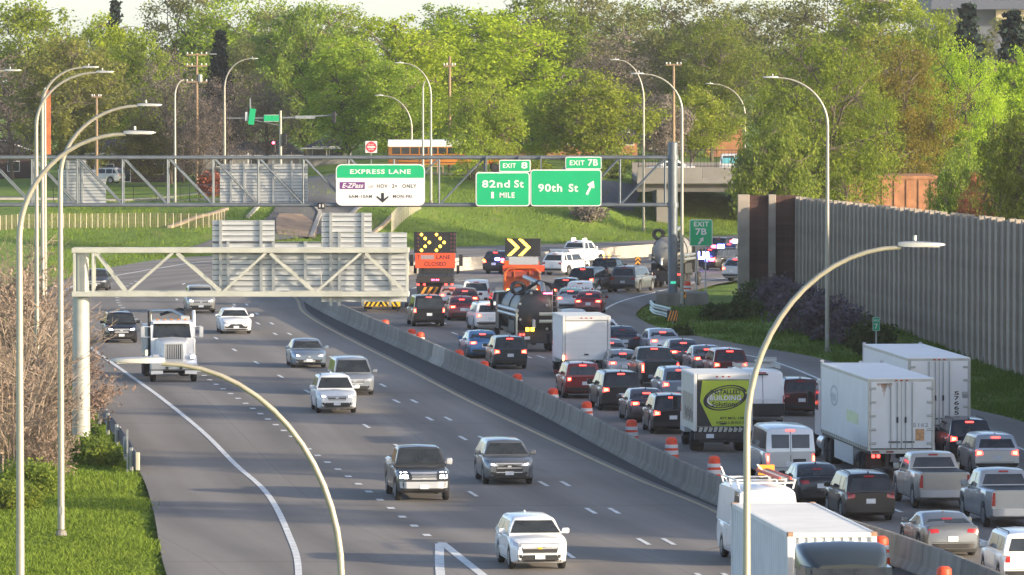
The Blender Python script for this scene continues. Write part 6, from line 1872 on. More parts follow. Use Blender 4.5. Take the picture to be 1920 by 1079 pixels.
# striped pole with orange cladding behind the left lamp posts
rp = thing('marker_pole', 'thin pole with a long rust orange panel behind the left lamp posts', 'pole')
a = D(84, 165, 420)
part(rp, 'pole', M_POLE, lambda b: b.tube([(a.x, 420, tz(a.x, 420)), (a.x, 420, a.z)], [.14, .08], 10), 40)
part(rp, 'panel', mat('rust_orange_panel', (.42, .13, .05), .7, var=.3, vscale=2), lambda b: b.box((a.x + .22, 420.1, (D(0, 170, 420).z + D(0, 290, 420).z) / 2), (.3, .08, D(0, 170, 420).z - D(0, 290, 420).z)))

# ------------------------------------------------------------------ drums
def drum_at(label, px, ytop, first=[None]):
    yb = 100 + (ytop - 100) * 16.5 / 15.45
    p = G(px, yb)
    if first[0] is None:
        t = thing('traffic_drum', label, 'traffic drum', (p.x, p.y, 0), group='orange drums along the closed lane')
        part(t, 'drum', M_DRUM, lambda b: b.lathe([(.30, .10), (.285, .34), (.275, .342), (.27, .55), (.255, .57), (.25, .78), (.235, .80), (.225, .97), (.17, 1.02), (.12, 1.05)], 18), 30)
        for z0, z1, r0, r1 in ((.36, .52, .283, .277), (.62, .76, .264, .258)):
            part(t, 'reflective_band', M_DRUMW, lambda b: b.lathe([(r0 - .02, z0), (r0, z0), (r1, z1), (r1 - .02, z1)], 18), 30)
        part(t, 'rubber_base', M_TRIM, lambda b: b.lathe([(.42, 0), (.42, .06), (.31, .10)], 8))
        first[0] = t
        return t
    c = copy_tree(first[0])
    c['label'] = label
    c.location = (p.x, p.y, 0)
    c.rotation_euler = (0, 0, rng.random() * 6)
    return c
DRUMS = [(722, 600, 'farthest orange drum behind the barrier, right of the attenuator'), (772, 617, 'orange drum left of a close pair beneath the black truck'), (788, 623, 'orange drum right of a close pair beneath the black truck'),
         (861, 656, 'orange drum left of the blue sedan'), (908, 677, 'orange drum at the left rear corner of the dark grey SUV'), (970, 701, 'orange drum on open road behind the dark grey SUV'),
         (1037, 728, 'orange drum beside the boxy red SUV'), (1100, 753, 'orange drum below the left side of the large black SUV'), (1184, 787, 'orange drum beneath the dark plum sedan'),
         (1259, 820, 'orange drum left of the lime sign truck'), (1339, 855, 'orange drum directly behind the lime sign truck'), (1525, 945, 'orange drum showing above the shipping container'),
         (1652, 1005, 'orange drum just right of the dark roof fairing'), (1770, 1062, 'nearest orange drum cut off by the bottom edge'), (1289, 528, 'orange drum at the tip of the grass verge beside the gantry column')]
for px, yt, lab in DRUMS:
    drum_at(lab, px, yt)

# ------------------------------------------------------------------ guardrails, small signs
def w_beam(pts, z0=.45, hh=.32, side=1):
    a = spline(pts, 1.2)
    prof = [(.0, 0), (.05, .05), (.09, .09), (.05, .13), (.02, .16), (.05, .19), (.09, .23), (.05, .27), (0, .32)]
    rings = []
    for i, p in enumerate(a):
        d = a[min(i + 1, len(a) - 1)] - a[max(i - 1, 0)]; d = d / np.linalg.norm(d)
        s = np.array([d[1], -d[0]]) * side
        z = tz(p[0], p[1]) + .05
        rings.append([(p[0] + s[0] * u, p[1] + s[1] * u, max(z, -.02) + z0 + v) for u, v in prof] + [(p[0] + s[0] * (u - .02), p[1] + s[1] * (u - .02), max(z, -.02) + z0 + v) for u, v in reversed(prof)])
    return MB().loft(rings), a
gr = thing('guardrail', 'dark backed steel guardrail at the left edge beside the gantry post', 'guardrail')
gp = [tuple(G(x, y).xy) for x, y in ((254, 886), (238, 856), (214, 822), (190, 790), (168, 760), (150, 735))]
for zz in (.18, .50):  # rail doubled and darkened to take in the shading below it
    b_, a_ = w_beam(gp, zz)
    b_.build('rail', mat('shade_darkened_guardrail', (.07, .07, .075), .6, .3, var=.2), gr, smooth=40)
for q in np.linspace(0.02, .98, 8):
    i = int(q * (len(a_) - 1)); p = a_[i]
    part(gr, 'post', M_GALV, lambda b: b.rbox((p[0] - .12, p[1], .4), (.14, .16, 1.0), .02))
for q in (.28, .5, .72):
    i = int(q * (len(a_) - 1)); p = a_[i]
    part(gr, 'reflector', M_SWHITE, lambda b: b.rbox((p[0] - .02, p[1] - .12, .72), (.16, .06, .16), .03))
part(gr, 'end_post', mat('pale_end_post', (.5, .48, .36), .6), lambda b: b.rbox((gp[0][0] + .1, gp[0][1] - .3, .45), (.17, .2, .72), .03))
part(gr, 'delineator', M_GALV, lambda b: b.box((gp[0][0] - .35, gp[0][1] + .6, .8), (.07, .05, 1.7)))
gr2 = thing('guardrail', 'short ribbed steel guardrail in front of the gantry column footing', 'guardrail')
gp2 = [tuple(G(x, y).xy) for x, y in ((1220, 590), (1228, 598), (1243, 602), (1258, 606))]
for zz in (.25, .62):
    b_, a_ = w_beam(gp2, zz)
    b_.build('rail', M_GALV, gr2, smooth=40)
for p in (gp2[0], gp2[2], gp2[3]):
    part(gr2, 'post', M_TRIM, lambda b: b.box((p[0] + .2, p[1] + .15, .4), (.15, .15, .9)))
om = thing('object_marker', 'square amber and black diagonal striped marker at the guardrail end', 'road sign')
p = G(1261, 606)
stripe_panel(om, 'marker_plate', p.x, p.y - .25, .12, .68, .66, 4, M_SBLACK, M_SORGY)
part(om, 'post', M_GALV, lambda b: b.box((p.x, p.y - .18, .2), (.08, .06, .6)))
cs = thing('chevron_sign', 'small yellow chevron marker in the gore left of the tank truck', 'road sign')
p = G(1196, 517)
part(cs, 'sign_panel', M_SBLACK, lambda b: b.box((p.x, p.y, .95), (.4, .04, .85)))
for k in (0, 1):
    for s in (-1, 1):
        part(cs, 'stripe', M_SORGY, lambda b: b.prism([(p.x, .98 + .32 * k), (p.x, 1.12 + .32 * k), (p.x + s * .18, .92 + .32 * k), (p.x + s * .18, .78 + .32 * k)], -.01, 'XZ', p.y - .021))
part(cs, 'post', M_GALV, lambda b: b.box((p.x, p.y + .04, .35), (.07, .05, .9)))
e7 = thing('exit_sign', 'green gore sign reading EXIT 7B with arrow beside the gantry column', 'road sign')
YE = 441.0
def ate(px, py):
    p = D(px, py, YE); return p.x, p.z
x0, z1 = ate(1293, 412); x1, z0 = ate(1336, 462)
pl = sign_plate(e7, x0, x1, z0, z1, YE, M_SGREEN, M_SWHITE, .14, .05)
mb = MB()
q0, q1 = ate(1301, 416), ate(1329, 425); letter(mb, 'EXIT', q0[0], q1[0], q1[1], q0[1], YE - .03, M_SWHITE, spaced=1.15)
q0, q1 = ate(1304, 428.5), ate(1325, 441); letter(mb, '7B', q0[0], q1[0], q1[1], q0[1], YE - .03, M_SWHITE)
mb.build('lettering', None, pl)
q0, q1 = ate(1310, 458.5), ate(1319, 445)
v_ = Vector((q1[0] - q0[0], q1[1] - q0[1])); n = v_.length; u_ = v_ / n; w_ = Vector((-u_.y, u_.x)); c0 = Vector(q0)
pts = [c0 + u_ * n, c0 + u_ * n * .55 + w_ * .28 * n, c0 + u_ * n * .6 + w_ * .1 * n, c0 + w_ * .1 * n, c0 - w_ * .1 * n, c0 + u_ * n * .6 - w_ * .1 * n, c0 + u_ * n * .55 - w_ * .28 * n]
part(pl, 'arrow', M_SWHITE, lambda b: b.prism([(q.x, q.y) for q in pts], .01, 'XZ', YE - .036))
part(e7, 'post', M_GALV, lambda b: [b.box((x0 + (x1 - x0) * u, YE + .1, z0 / 2 + .5), (.09, .09, z0 + 1.8)) for u in (.3, .7)])
ms = thing('mile_marker', 'small green mile marker with 7 in front of the noise wall', 'road sign')
YM = 352.0
p = D(1643, 608, YM)
pl = sign_plate(ms, p.x - .19, p.x + .19, p.z - .36, p.z + .36, YM, M_SGREEN, M_SWHITE, .05, .02)
mb = MB(); letter(mb, '7', p.x - .09, p.x + .09, p.z - .26, p.z + .02, YM - .03, M_SWHITE); letter(mb, 'MILE', p.x - .13, p.x + .13, p.z + .14, p.z + .25, YM - .03, M_SWHITE)
mb.build('lettering', None, pl)
part(ms, 'post', M_GALV, lambda b: b.box((p.x, YM + .09, (p.z) / 2), (.08, .05, p.z + .3)))
wz = thing('delineator', 'short amber topped delineator on the grass beside the gantry column', 'delineator')
p = G(1282, 573)
part(wz, 'post', M_TRIM, lambda b: b.box((p.x, p.y, .3), (.1, .06, .8)))
part(wz, 'plate', M_SORGY, lambda b: b.box((p.x, p.y - .04, .72), (.3, .03, .42)))
part(wz, 'plate_mark', M_SBLACK, lambda b: b.bar((p.x - .1, p.y - .06, .6), (p.x + .1, p.y - .06, .85), .09, .012))
# ------------------------------------------------------------------ trees
def leaf_material(name, cols, trans=0.5, rough=0.6):
    m = bpy.data.materials.new(name); m.use_nodes = True
    nt = m.node_tree
    for n in list(nt.nodes): nt.nodes.remove(n)
    out = nt.nodes.new('ShaderNodeOutputMaterial')
    geo = nt.nodes.new('ShaderNodeNewGeometry')
    oi = nt.nodes.new('ShaderNodeObjectInfo')
    r = nt.nodes.new('ShaderNodeValToRGB')
    e = r.color_ramp.elements
    e[0].position, e[0].color = 0.0, (*cols[0], 1)
    e[1].position, e[1].color = 1.0, (*cols[-1], 1)
    for i, c in enumerate(cols[1:-1]):
        x = e.new((i + 1) / (len(cols) - 1)); x.color = (*c, 1)
    tc = nt.nodes.new('ShaderNodeTexCoord')
    nz = nt.nodes.new('ShaderNodeTexNoise'); nz.inputs['Scale'].default_value = .45; nz.inputs['Detail'].default_value = 3
    nt.links.new(tc.outputs['Object'], nz.inputs['Vector'])
    a = nt.nodes.new('ShaderNodeMath'); a.operation = 'MULTIPLY_ADD'; a.inputs[1].default_value = .55
    nt.links.new(geo.outputs['Random Per Island'], a.inputs[0])
    b = nt.nodes.new('ShaderNodeMath'); b.operation = 'MULTIPLY_ADD'; b.inputs[1].default_value = 1.1; b.inputs[2].default_value = -.33
    nt.links.new(nz.outputs['Fac'], b.inputs[0]); nt.links.new(b.outputs[0], a.inputs[2])
    nt.links.new(a.outputs[0], r.inputs[0])
    hs = nt.nodes.new('ShaderNodeHueSaturation')
    v = nt.nodes.new('ShaderNodeMapRange'); v.inputs['To Min'].default_value = .95; v.inputs['To Max'].default_value = 1.3
    nt.links.new(oi.outputs['Random'], v.inputs['Value']); nt.links.new(v.outputs[0], hs.inputs['Value'])
    h2 = nt.nodes.new('ShaderNodeMapRange'); h2.inputs['To Min'].default_value = .485; h2.inputs['To Max'].default_value = .512
    nt.links.new(oi.outputs['Random'], h2.inputs['Value']); nt.links.new(h2.outputs[0], hs.inputs['Hue'])
    nt.links.new(r.outputs[0], hs.inputs['Color'])
    d = nt.nodes.new('ShaderNodeBsdfDiffuse'); t = nt.nodes.new('ShaderNodeBsdfTranslucent')
    nt.links.new(hs.outputs[0], d.inputs[0]); nt.links.new(hs.outputs[0], t.inputs[0])
    mx = nt.nodes.new('ShaderNodeMixShader'); mx.inputs[0].default_value = trans
    nt.links.new(d.outputs[0], mx.inputs[1]); nt.links.new(t.outputs[0], mx.inputs[2])
    nt.links.new(mx.outputs[0], out.inputs[0])
    return m
LEAF = dict(
    fresh=leaf_material('fresh_green_leaves', [(0.103, 0.160, 0.020), (0.245, 0.321, 0.038), (0.389, 0.435, 0.060)]),
    bright=leaf_material('bright_spring_leaves', [(0.146, 0.217, 0.018), (0.310, 0.418, 0.034), (0.467, 0.545, 0.054)]),
    mid=leaf_material('mid_green_leaves', [(0.083, 0.137, 0.029), (0.188, 0.261, 0.047), (0.329, 0.377, 0.067)]),
    maple=leaf_material('maple_spring_leaves', [(.075, .11, .018), (.18, .23, .03), (.29, .31, .05)]),
    olive=leaf_material('olive_spring_leaves', [(0.110, 0.118, 0.037), (0.223, 0.225, 0.059), (0.323, 0.325, 0.077)]),
    rusty=leaf_material('rusty_spring_leaves', [(.10, .105, .02), (.20, .18, .034), (.30, .225, .05)]),
    bud=leaf_material('budding_twigs', [(0.122, 0.102, 0.090), (0.187, 0.156, 0.141), (0.230, 0.203, 0.159)], .15),
    grey=leaf_material('greyish_new_leaves', [(0.100, 0.115, 0.045), (0.180, 0.200, 0.070), (0.250, 0.260, 0.100)]),
    dark=leaf_material('dark_evergreen_needles', [(0.014, 0.025, 0.023), (0.030, 0.050, 0.045), (0.048, 0.072, 0.065)], .1),
    shrub=leaf_material('dark_shrub_leaves', [(0.028, 0.051, 0.020), (0.055, 0.092, 0.030), (0.099, 0.137, 0.050)], .25),
    lilac=leaf_material('lilac_shrub_leaves', [(.055, .07, .04), (.13, .105, .135), (.20, .155, .205)], .2),
    pink=leaf_material('pinkish_buds', [(.19, .14, .105), (.28, .205, .16), (.37, .28, .225)], .2),
    red=leaf_material('copper_red_leaves', [(0.120, 0.036, 0.030), (0.240, 0.083, 0.053), (0.340, 0.125, 0.075)], .25),
)
M_BARK = mat('tree_bark', (.105, .085, .065), .9, var=.25, vscale=4, bump=.5)
M_BARKP = mat('pale_twig_bark', (.28, .215, .16), .9, var=.25, vscale=3)

def leaf_cloud(centres, radii, per, size, r, flat=.75, droop=0.0):
    """many leaf sprays as small four-sided faces round the given centres"""
    n = len(centres) * per
    c = np.repeat(np.array(centres), per, axis=0)
    rad = np.repeat(np.array(radii), per)[:, None]
    off = r.normal(0, .5, (n, 3))
    off[:, 2] *= flat
    p = c + off * rad
    p[:, 2] -= droop * np.abs(r.normal(0, .5, n)) * rad[:, 0]
    u = r.normal(0, 1, (n, 3)); u /= np.linalg.norm(u, axis=1)[:, None]
    w = r.normal(0, 1, (n, 3)); w -= u * (u * w).sum(1)[:, None]; w /= np.linalg.norm(w, axis=1)[:, None]
    s = (size * r.uniform(.6, 1.35, n))[:, None]
    v = np.empty((n, 4, 3))
    v[:, 0] = p - u * s * .55; v[:, 1] = p + w * s * .34; v[:, 2] = p + u * s * .6; v[:, 3] = p - w * s * .34
    v[:, 1] += u * s * .1; v[:, 3] += u * s * .1
    return v.reshape(-1, 3)
def quads_mesh(name, v, m):
    n = len(v) // 4
    me = bpy.data.meshes.new(name)
    me.vertices.add(len(v)); me.vertices.foreach_set('co', v.astype(np.float32).ravel())
    me.loops.add(len(v)); me.loops.foreach_set('vertex_index', np.arange(len(v), dtype=np.int32))
    me.polygons.add(n); me.polygons.foreach_set('loop_start', np.arange(0, len(v), 4, dtype=np.int32))
    me.materials.append(m)
    me.update(calc_edges=True)
    return me

def broad_tree(seed, H=17.0, rad=6.0, base=.18, per=26, nclump=330, size=.42, trunk=.26, top=.0, lean=0.0, stems=1, clump=.95, twig=1.0):
    r = np.random.default_rng(seed)
    mb = MB()
    # skeleton
    limbs = []
    zc, hz = H * (1 + base) / 2, H * (1 - base) / 2
    for s_ in range(stems):
        a0 = 6.283 * s_ / stems + r.uniform(0, 1)
        sp_ = 0 if stems == 1 else rad * .38
        pts = [np.array([0.12 * s_, 0, -.3])]
        for q in np.linspace(.12, .92, 7):
            k = q ** 1.3
            pts.append(np.array([math.cos(a0) * sp_ * k + r.normal(0, .12), math.sin(a0) * sp_ * k + r.normal(0, .12), H * q]))
        rr = [trunk * (1.25 if i == 0 else (1 - .12 * i)) / math.sqrt(stems) for i in range(len(pts))]
        mb.tube(pts, rr, 7)
        nl = int(13 / stems) + 2
        for i in range(nl):
            q = .2 + .62 * (i + r.uniform(0, .6)) / nl
            st = pts[min(len(pts) - 2, max(1, int(q * 7.2)))]
            a = i * 2.4 + r.uniform(-.4, .4) + a0
            e = r.uniform(.35, .9) + q * .35
            zt = st[2] + rad * .85 * math.sin(e) * r.uniform(.6, 1.1)
            zt = min(zt, H * .95)
            k = max(.25, 1 - ((zt - zc) / hz) ** 2) ** .5 * rad * .86
            en = np.array([math.cos(a) * k, math.sin(a) * k, zt])
            lp = []
            for t in np.linspace(0, 1, 5):
                b = st * (1 - t) + en * t
                b = b + np.array([0, 0, math.sin(t * 3.14) * rad * .10]) + r.normal(0, .13, 3) * t
                lp.append(b)
            w0 = trunk * .45
            mb.tube(lp, [w0, w0 * .7, w0 * .5, w0 * .33, w0 * .16], 5)
            limbs += [(p, w0 * .3) for p in lp[1:]]
        limbs += [(p, trunk * .3) for p in pts[3:]]
    LP = np.array([p for p, _ in limbs])
    # clumps through the crown, thicker outside, with lobes and gaps
    cs, rs = [], []
    k = 0
    sx, sy, sz = r.uniform(0, 50, 3)
    while len(cs) < nclump and k < nclump * 12:
        k += 1
        d = r.normal(0, 1, 3); d /= np.linalg.norm(d)
        q = r.uniform(0, 1) ** .42
        lob = 1 + .30 * mnoise.noise(Vector((d[0] * 1.7 + sx, d[1] * 1.7 + sy, d[2] * 1.7 + sz))) + .12 * mnoise.noise(Vector((d[0] * 5 + sx, d[1] * 5, d[2] * 5 + sz)))
        shape = 1.0 - (.22 if d[2] < 0 else 0) * abs(d[2]) - top * max(0, d[2])
        p = np.array([d[0] * rad * q * lob * shape, d[1] * rad * q * lob * shape, zc + d[2] * hz * q * (lob * .6 + .4)])
        if p[2] < H * base * .7: continue
        if mnoise.noise(Vector((p[0] * .33 + sx, p[1] * .33 + sy, p[2] * .33 + sz))) < -.16: continue
        cs.append(p); rs.append(clump * r.uniform(.6, 1.25))
        j = np.argmin(((LP - p) ** 2).sum(1) + 1.5 * np.maximum(0, LP[:, 2] - p[2]) ** 2)
        if r.uniform() < twig:
            b = LP[j]
            mid = (b + p) / 2 + r.normal(0, .15, 3) + np.array([0, 0, .15])
            mb.tube([b, mid, p], [.045, .03, .012], 3, False)
    v = leaf_cloud(cs, rs, per, size, r)
    return mb, v
def conifer(seed, H=15.0, rad=3.4):
    r = np.random.default_rng(seed)
    mb = MB(); mb.tube([(0, 0, -.3), (0, 0, H * .97)], [.24, .03], 7)
    cs, rs = [], []
    z = H * .08
    while z < H:
        k = (1 - z / H) ** .85 * rad
        nb = max(4, int(9 * k / rad) + 3)
        for i in range(nb):
            a = r.uniform(0, 6.283)
            for q in (.35, .62, .9):
                cs.append((math.cos(a) * k * q, math.sin(a) * k * q, z - .30 * k * q)); rs.append(.35 + .35 * k / rad)
        z += .38
    return mb, leaf_cloud(cs, rs, 11, .40, r, .5, .5)
def brush(seed, H=6.0, rad=2.6, stems=26, leaves=0, size=.2):
    """leafless twiggy scrub: many arching thin stems with side twigs"""
    r = np.random.default_rng(seed)
    mb = MB(); tips = []
    for i in range(stems):
        a = r.uniform(0, 6.283); b0 = np.array([math.cos(a), math.sin(a), 0]) * rad * .35 * r.uniform(0, 1)
        a2 = a + r.normal(0, .7); h = H * r.uniform(.45, 1.0); out = rad * r.uniform(.25, 1.0)
        pts = [b0 + np.array([math.cos(a2) * out * t ** 1.6, math.sin(a2) * out * t ** 1.6, h * (t - .12 * t * t)]) + r.normal(0, .07, 3) * t for t in np.linspace(0, 1, 6)]
        mb.tube(pts, [.05, .042, .034, .026, .018, .008], 4, False)
        for j in range(9):
            t = r.uniform(.2, 1)
            s = pts[int(t * 4.99)]
            d = np.array([math.cos(a2 + r.normal(0, 1.1)), math.sin(a2 + r.normal(0, 1.1)), r.uniform(.1, .9)]); ln = r.uniform(.5, 1.4)
            e = s + d * ln
            mb.tube([s, (s + e) / 2 + r.normal(0, .06, 3), e], [.022, .016, .006], 3, False)
            tips.append(e); tips.append((s + e) / 2)
            for _ in range(2):
                f = s + (e - s) * r.uniform(.3, .9); g = f + (d + r.normal(0, .7, 3)) * r.uniform(.25, .6)
                mb.tube([f, g], [.012, .005], 3, False); tips.append(g)
        tips.append(pts[-1])
    return mb, (leaf_cloud(tips, [.22] * len(tips), leaves, size, r) if leaves else None)
def shrub(seed, rad=1.6, H=2.4, n=90, per=22, size=.22):
    r = np.random.default_rng(seed)
    mb = MB(); cs, rs = [], []
    for i in range(n):
        d = r.normal(0, 1, 3); d /= np.linalg.norm(d); q = r.uniform(0, 1) ** .4
        lob = 1 + .25 * mnoise.noise(Vector((d[0] * 2 + seed, d[1] * 2, d[2] * 2)))
        p = np.array([d[0] * rad * q * lob, d[1] * rad * q * lob, max(.1, H * .5 + d[2] * H * .5 * q * lob)])
        cs.append(p); rs.append(.42)
        if i % 3 == 0: mb.tube([(p[0] * .15, p[1] * .15, 0), p * np.array([.6, .6, .6]), p], [.03, .022, .01], 3, False)
    return mb, leaf_cloud(cs, rs, per, size, r)

def make_proto(nm, fn, leafm, *a, bark=None, **k):
    mb, v = fn(*a, **k)
    return (mb.mesh('trunk', bark or M_BARK, 60), quads_mesh('crown', v, leafm) if v is not None else None)
PT = {
    'wide': [broad_tree(s, 17, 6.2, .10, 62, 420, .28) for s in (11, 12)],
    'tall': [broad_tree(s, 19, 5.2, .13, 58, 400, .28, stems=3) for s in (21, 22)],
    'round': [broad_tree(s, 11, 5.0, .14, 56, 300, .25, stems=3, trunk=.2) for s in (31, 32)],
    'open': [broad_tree(s, 18, 6.0, .12, 56, 400, .25, stems=2, clump=1.1) for s in (41, 42)],
    'bare': [broad_tree(s, 16, 5.6, .12, 22, 400, .19, stems=2, clump=1.0) for s in (51, 52)],
    'big': [broad_tree(s, 18, 7.4, .06, 80, 620, .19, stems=2, trunk=.34) for s in (71, 72)],
    'fir': [conifer(s, 15, 3.3) for s in (61,)],
}
_pm = {}
def tree(kind, var, leaf, label, X, Y, H=None, W=None, z=None, rz=None, name=None, group=None, cat='tree'):
    src = PT[kind][var % len(PT[kind])]
    k = (kind, var % len(PT[kind]), leaf)
    if k not in _pm:
        tk = (kind, var % len(PT[kind]), 'trunk')
        if tk not in _pm: _pm[tk] = src[0].mesh('trunk', M_BARK, 60)
        _pm[k] = quads_mesh('crown', src[1], LEAF[leaf])
    h0 = {'wide': 17, 'tall': 19, 'round': 11, 'open': 18, 'bare': 16, 'fir': 15, 'big': 18}[kind]
    w0 = {'wide': 6.2, 'tall': 5.2, 'round': 5, 'open': 6, 'bare': 5.6, 'fir': 3.3, 'big': 7.4}[kind]
    t = thing(name or ('fir_tree' if kind == 'fir' else 'tree'), label, cat, (X, Y, (tz(X, Y) if z is None else z)), rng.uniform(0, 6.28) if rz is None else rz, group)
    sz_ = (H or h0) / h0; sx_ = (W or w0) / w0
    t.scale = (sx_, sx_, sz_)
    link('trunk', _pm[(kind, var % len(PT[kind]), 'trunk')], t)
    link('crown', _pm[k], t)
    return t
def tree_px(kind, var, leaf, label, px, ytop, Y, wpx, z=None, group='trees beyond the cross street', base=None):
    """a tree by the place of its crown in the photograph: centre column, top row, distance, crown width in pixels"""
    p = D(px, ytop, Y)
    zb = tz(p.x, Y) if z is None else z
    return tree(kind, var, leaf, label, p.x, Y, p.z - zb, wpx / FPX * Y / 2, zb, group=group)
# ------------------------------------------------------------------ the trees one can tell apart
TREES = [
 # kind, var, leaf, label, px, ytop, Y, width
 ('wide', 0, 'olive', 'large round olive tree behind the leftmost lamp posts', 135, 62, 700, 240),
 ('bare', 0, 'bud', 'brown budding tree at the left edge behind the olive tree', 22, 95, 730, 212),
 ('tall', 0, 'fresh', 'tall fresh green tree at the top left corner', 55, -6, 790, 212),
 ('tall', 1, 'bright', 'yellow green tree right of the olive tree at top left', 205, 26, 770, 168),
 ('wide', 1, 'fresh', 'green tree just below the small spruce tip', 262, 55, 755, 168),
 ('open', 0, 'grey', 'tall grey green tree left of the utility pole', 345, -24, 800, 204),
 ('open', 1, 'fresh', 'tall loose green tree above the utility pole', 450, -28, 790, 240),
 ('bare', 1, 'bud', 'bare brown tree behind the utility pole', 320, 105, 712, 168),
 ('bare', 0, 'bud', 'bare brown tree between utility pole and intersection lamp', 420, 128, 708, 168),
 ('fir', 0, 'dark', 'dark spruce behind the intersection lamp post', 412, 58, 742, 120),
 ('fir', 0, 'dark', 'spruce tip rising against the sky at upper left', 216, 2, 830, 130),
 ('open', 1, 'grey', 'hazy grey green tree left of the tall centre trees', 525, 10, 760, 204),
 ('wide', 0, 'mid', 'mid green tree above the traffic signal arm', 575, -2, 735, 204),
 ('tall', 1, 'fresh', 'multi stemmed green tree behind the do not enter sign', 655, 70, 668, 201),
 ('wide', 1, 'bright', 'broad bright tree left of centre behind the express lane sign', 740, 28, 690, 268),
 ('tall', 0, 'fresh', 'tall tree with long trunks right of the do not enter sign', 735, 110, 662, 168),
 ('wide', 0, 'bright', 'largest bright green tree at the centre top', 905, 8, 705, 324),
 ('round', 0, 'fresh', 'low dark trunked tree above the Exit 8 tab', 908, 152, 622, 165),
 ('round', 1, 'fresh', 'round leafy tree above the Exit 7B tab', 1118, 140, 654, 218),
 ('round', 0, 'bright', 'small bright tree between the two exit tabs', 1015, 168, 660, 156),
 ('wide', 1, 'mid', 'dim green tree behind the largest bright tree', 1000, -20, 780, 228),
 ('bare', 1, 'bud', 'reddish brown bare tree above the round leafy tree', 1150, 62, 720, 201),
 ('open', 0, 'grey', 'feathery grey tree at centre right top', 1085, -30, 800, 252),
 ('open', 1, 'grey', 'pale feathery willow left of the big right hand tree', 1285, -25, 760, 276),
 ('open', 0, 'mid', 'loose green tree over the overbridge', 1335, 25, 720, 190),
 ('round', 1, 'fresh', 'low green tree beyond the overbridge railing', 1300, 165, 690, 173),
 ('round', 0, 'bud', 'brown scrubby tree left of the overbridge railing', 1240, 180, 680, 123),
 ('big', 0, 'maple', 'huge leafy tree behind the end of the noise wall', 1545, 54, 520, 310),
 ('big', 1, 'rusty', 'rust tinged tree joined to the right of the huge leafy tree', 1672, 62, 550, 265),
 ('round', 1, 'mid', 'shaded low tree in front of the huge leafy tree', 1455, 225, 500, 180),
 ('big', 0, 'bright', 'vivid yellow green tree near the right edge', 1805, 72, 560, 195),
 ('tall', 1, 'bright', 'vivid green tree cut by the right edge at mid height', 1915, 85, 590, 170),
 ('wide', 0, 'mid', 'dark green tree at the right edge above the noise wall', 1905, 195, 430, 170),
 ('round', 1, 'mid', 'shaded dark tree behind the noise wall planks at right', 1800, 275, 455, 120),
 ('open', 1, 'grey', 'pale green tall tree behind the rust tinged tree', 1560, -30, 760, 276),
 ('tall', 0, 'fresh', 'tall pale tree at the top right of centre', 1660, -24, 740, 228),
 ('wide', 0, 'fresh', 'hazy green tree at the top right below the far building', 1760, 10, 700, 190),
 ('wide', 1, 'grey', 'hazy pale tree in front of the far building', 1895, 30, 720, 168),
 ('fir', 0, 'dark', 'dark spruce pair member left at top right', 1815, 8, 650, 190),
 ('fir', 0, 'dark', 'dark spruce in the far top right corner', 1900, 22, 640, 220),
 ('round', 1, 'olive', 'low olive tree on the park lawn before the houses', 275, 225, 705, 134),
 ('round', 0, 'bud', 'budding brown tree at the right end of the low house', 345, 235, 715, 100),
 ('round', 0, 'red', 'small copper red bush tree behind the noise wall', 1832, 330, 440, 70),
 ('open', 0, 'fresh', 'thin green tree filling the gap at upper centre left', 625, 2, 810, 228),
 ('wide', 1, 'mid', 'background green tree behind the centre lamp posts', 820, 8, 800, 228),
 ('open', 1, 'mid', 'background tree right of the reddish bare tree', 1190, 2, 830, 216),
 ('open', 0, 'grey', 'background pale tree at top between centre and right', 1430, -2, 830, 228),
 ('bare', 0, 'bud', 'brown tree low behind the utility pole base', 375, 165, 690, 134),
 ('bare', 1, 'bud', 'brown bare tree behind the signal poles', 500, 140, 700, 145),
]
for k_ in TREES:
    tree_px(*k_)
# a belt of trees behind the noise wall, standing on beyond the right edge of the picture; their shade lies across the road
for i, (x, y, h, kd) in enumerate([(40, 214, 14, 'tall'), (38, 243, 15, 'wide'), (41, 276, 14, 'tall'), (39, 306, 16, 'wide'), (43, 350, 15, 'wide'), (40, 392, 15, 'tall'), (46, 425, 16, 'wide')]):
    tree(kd, i, 'fresh', 'leafy tree standing behind the noise wall beyond the right edge', x, y, h, None, group='trees behind the noise wall')

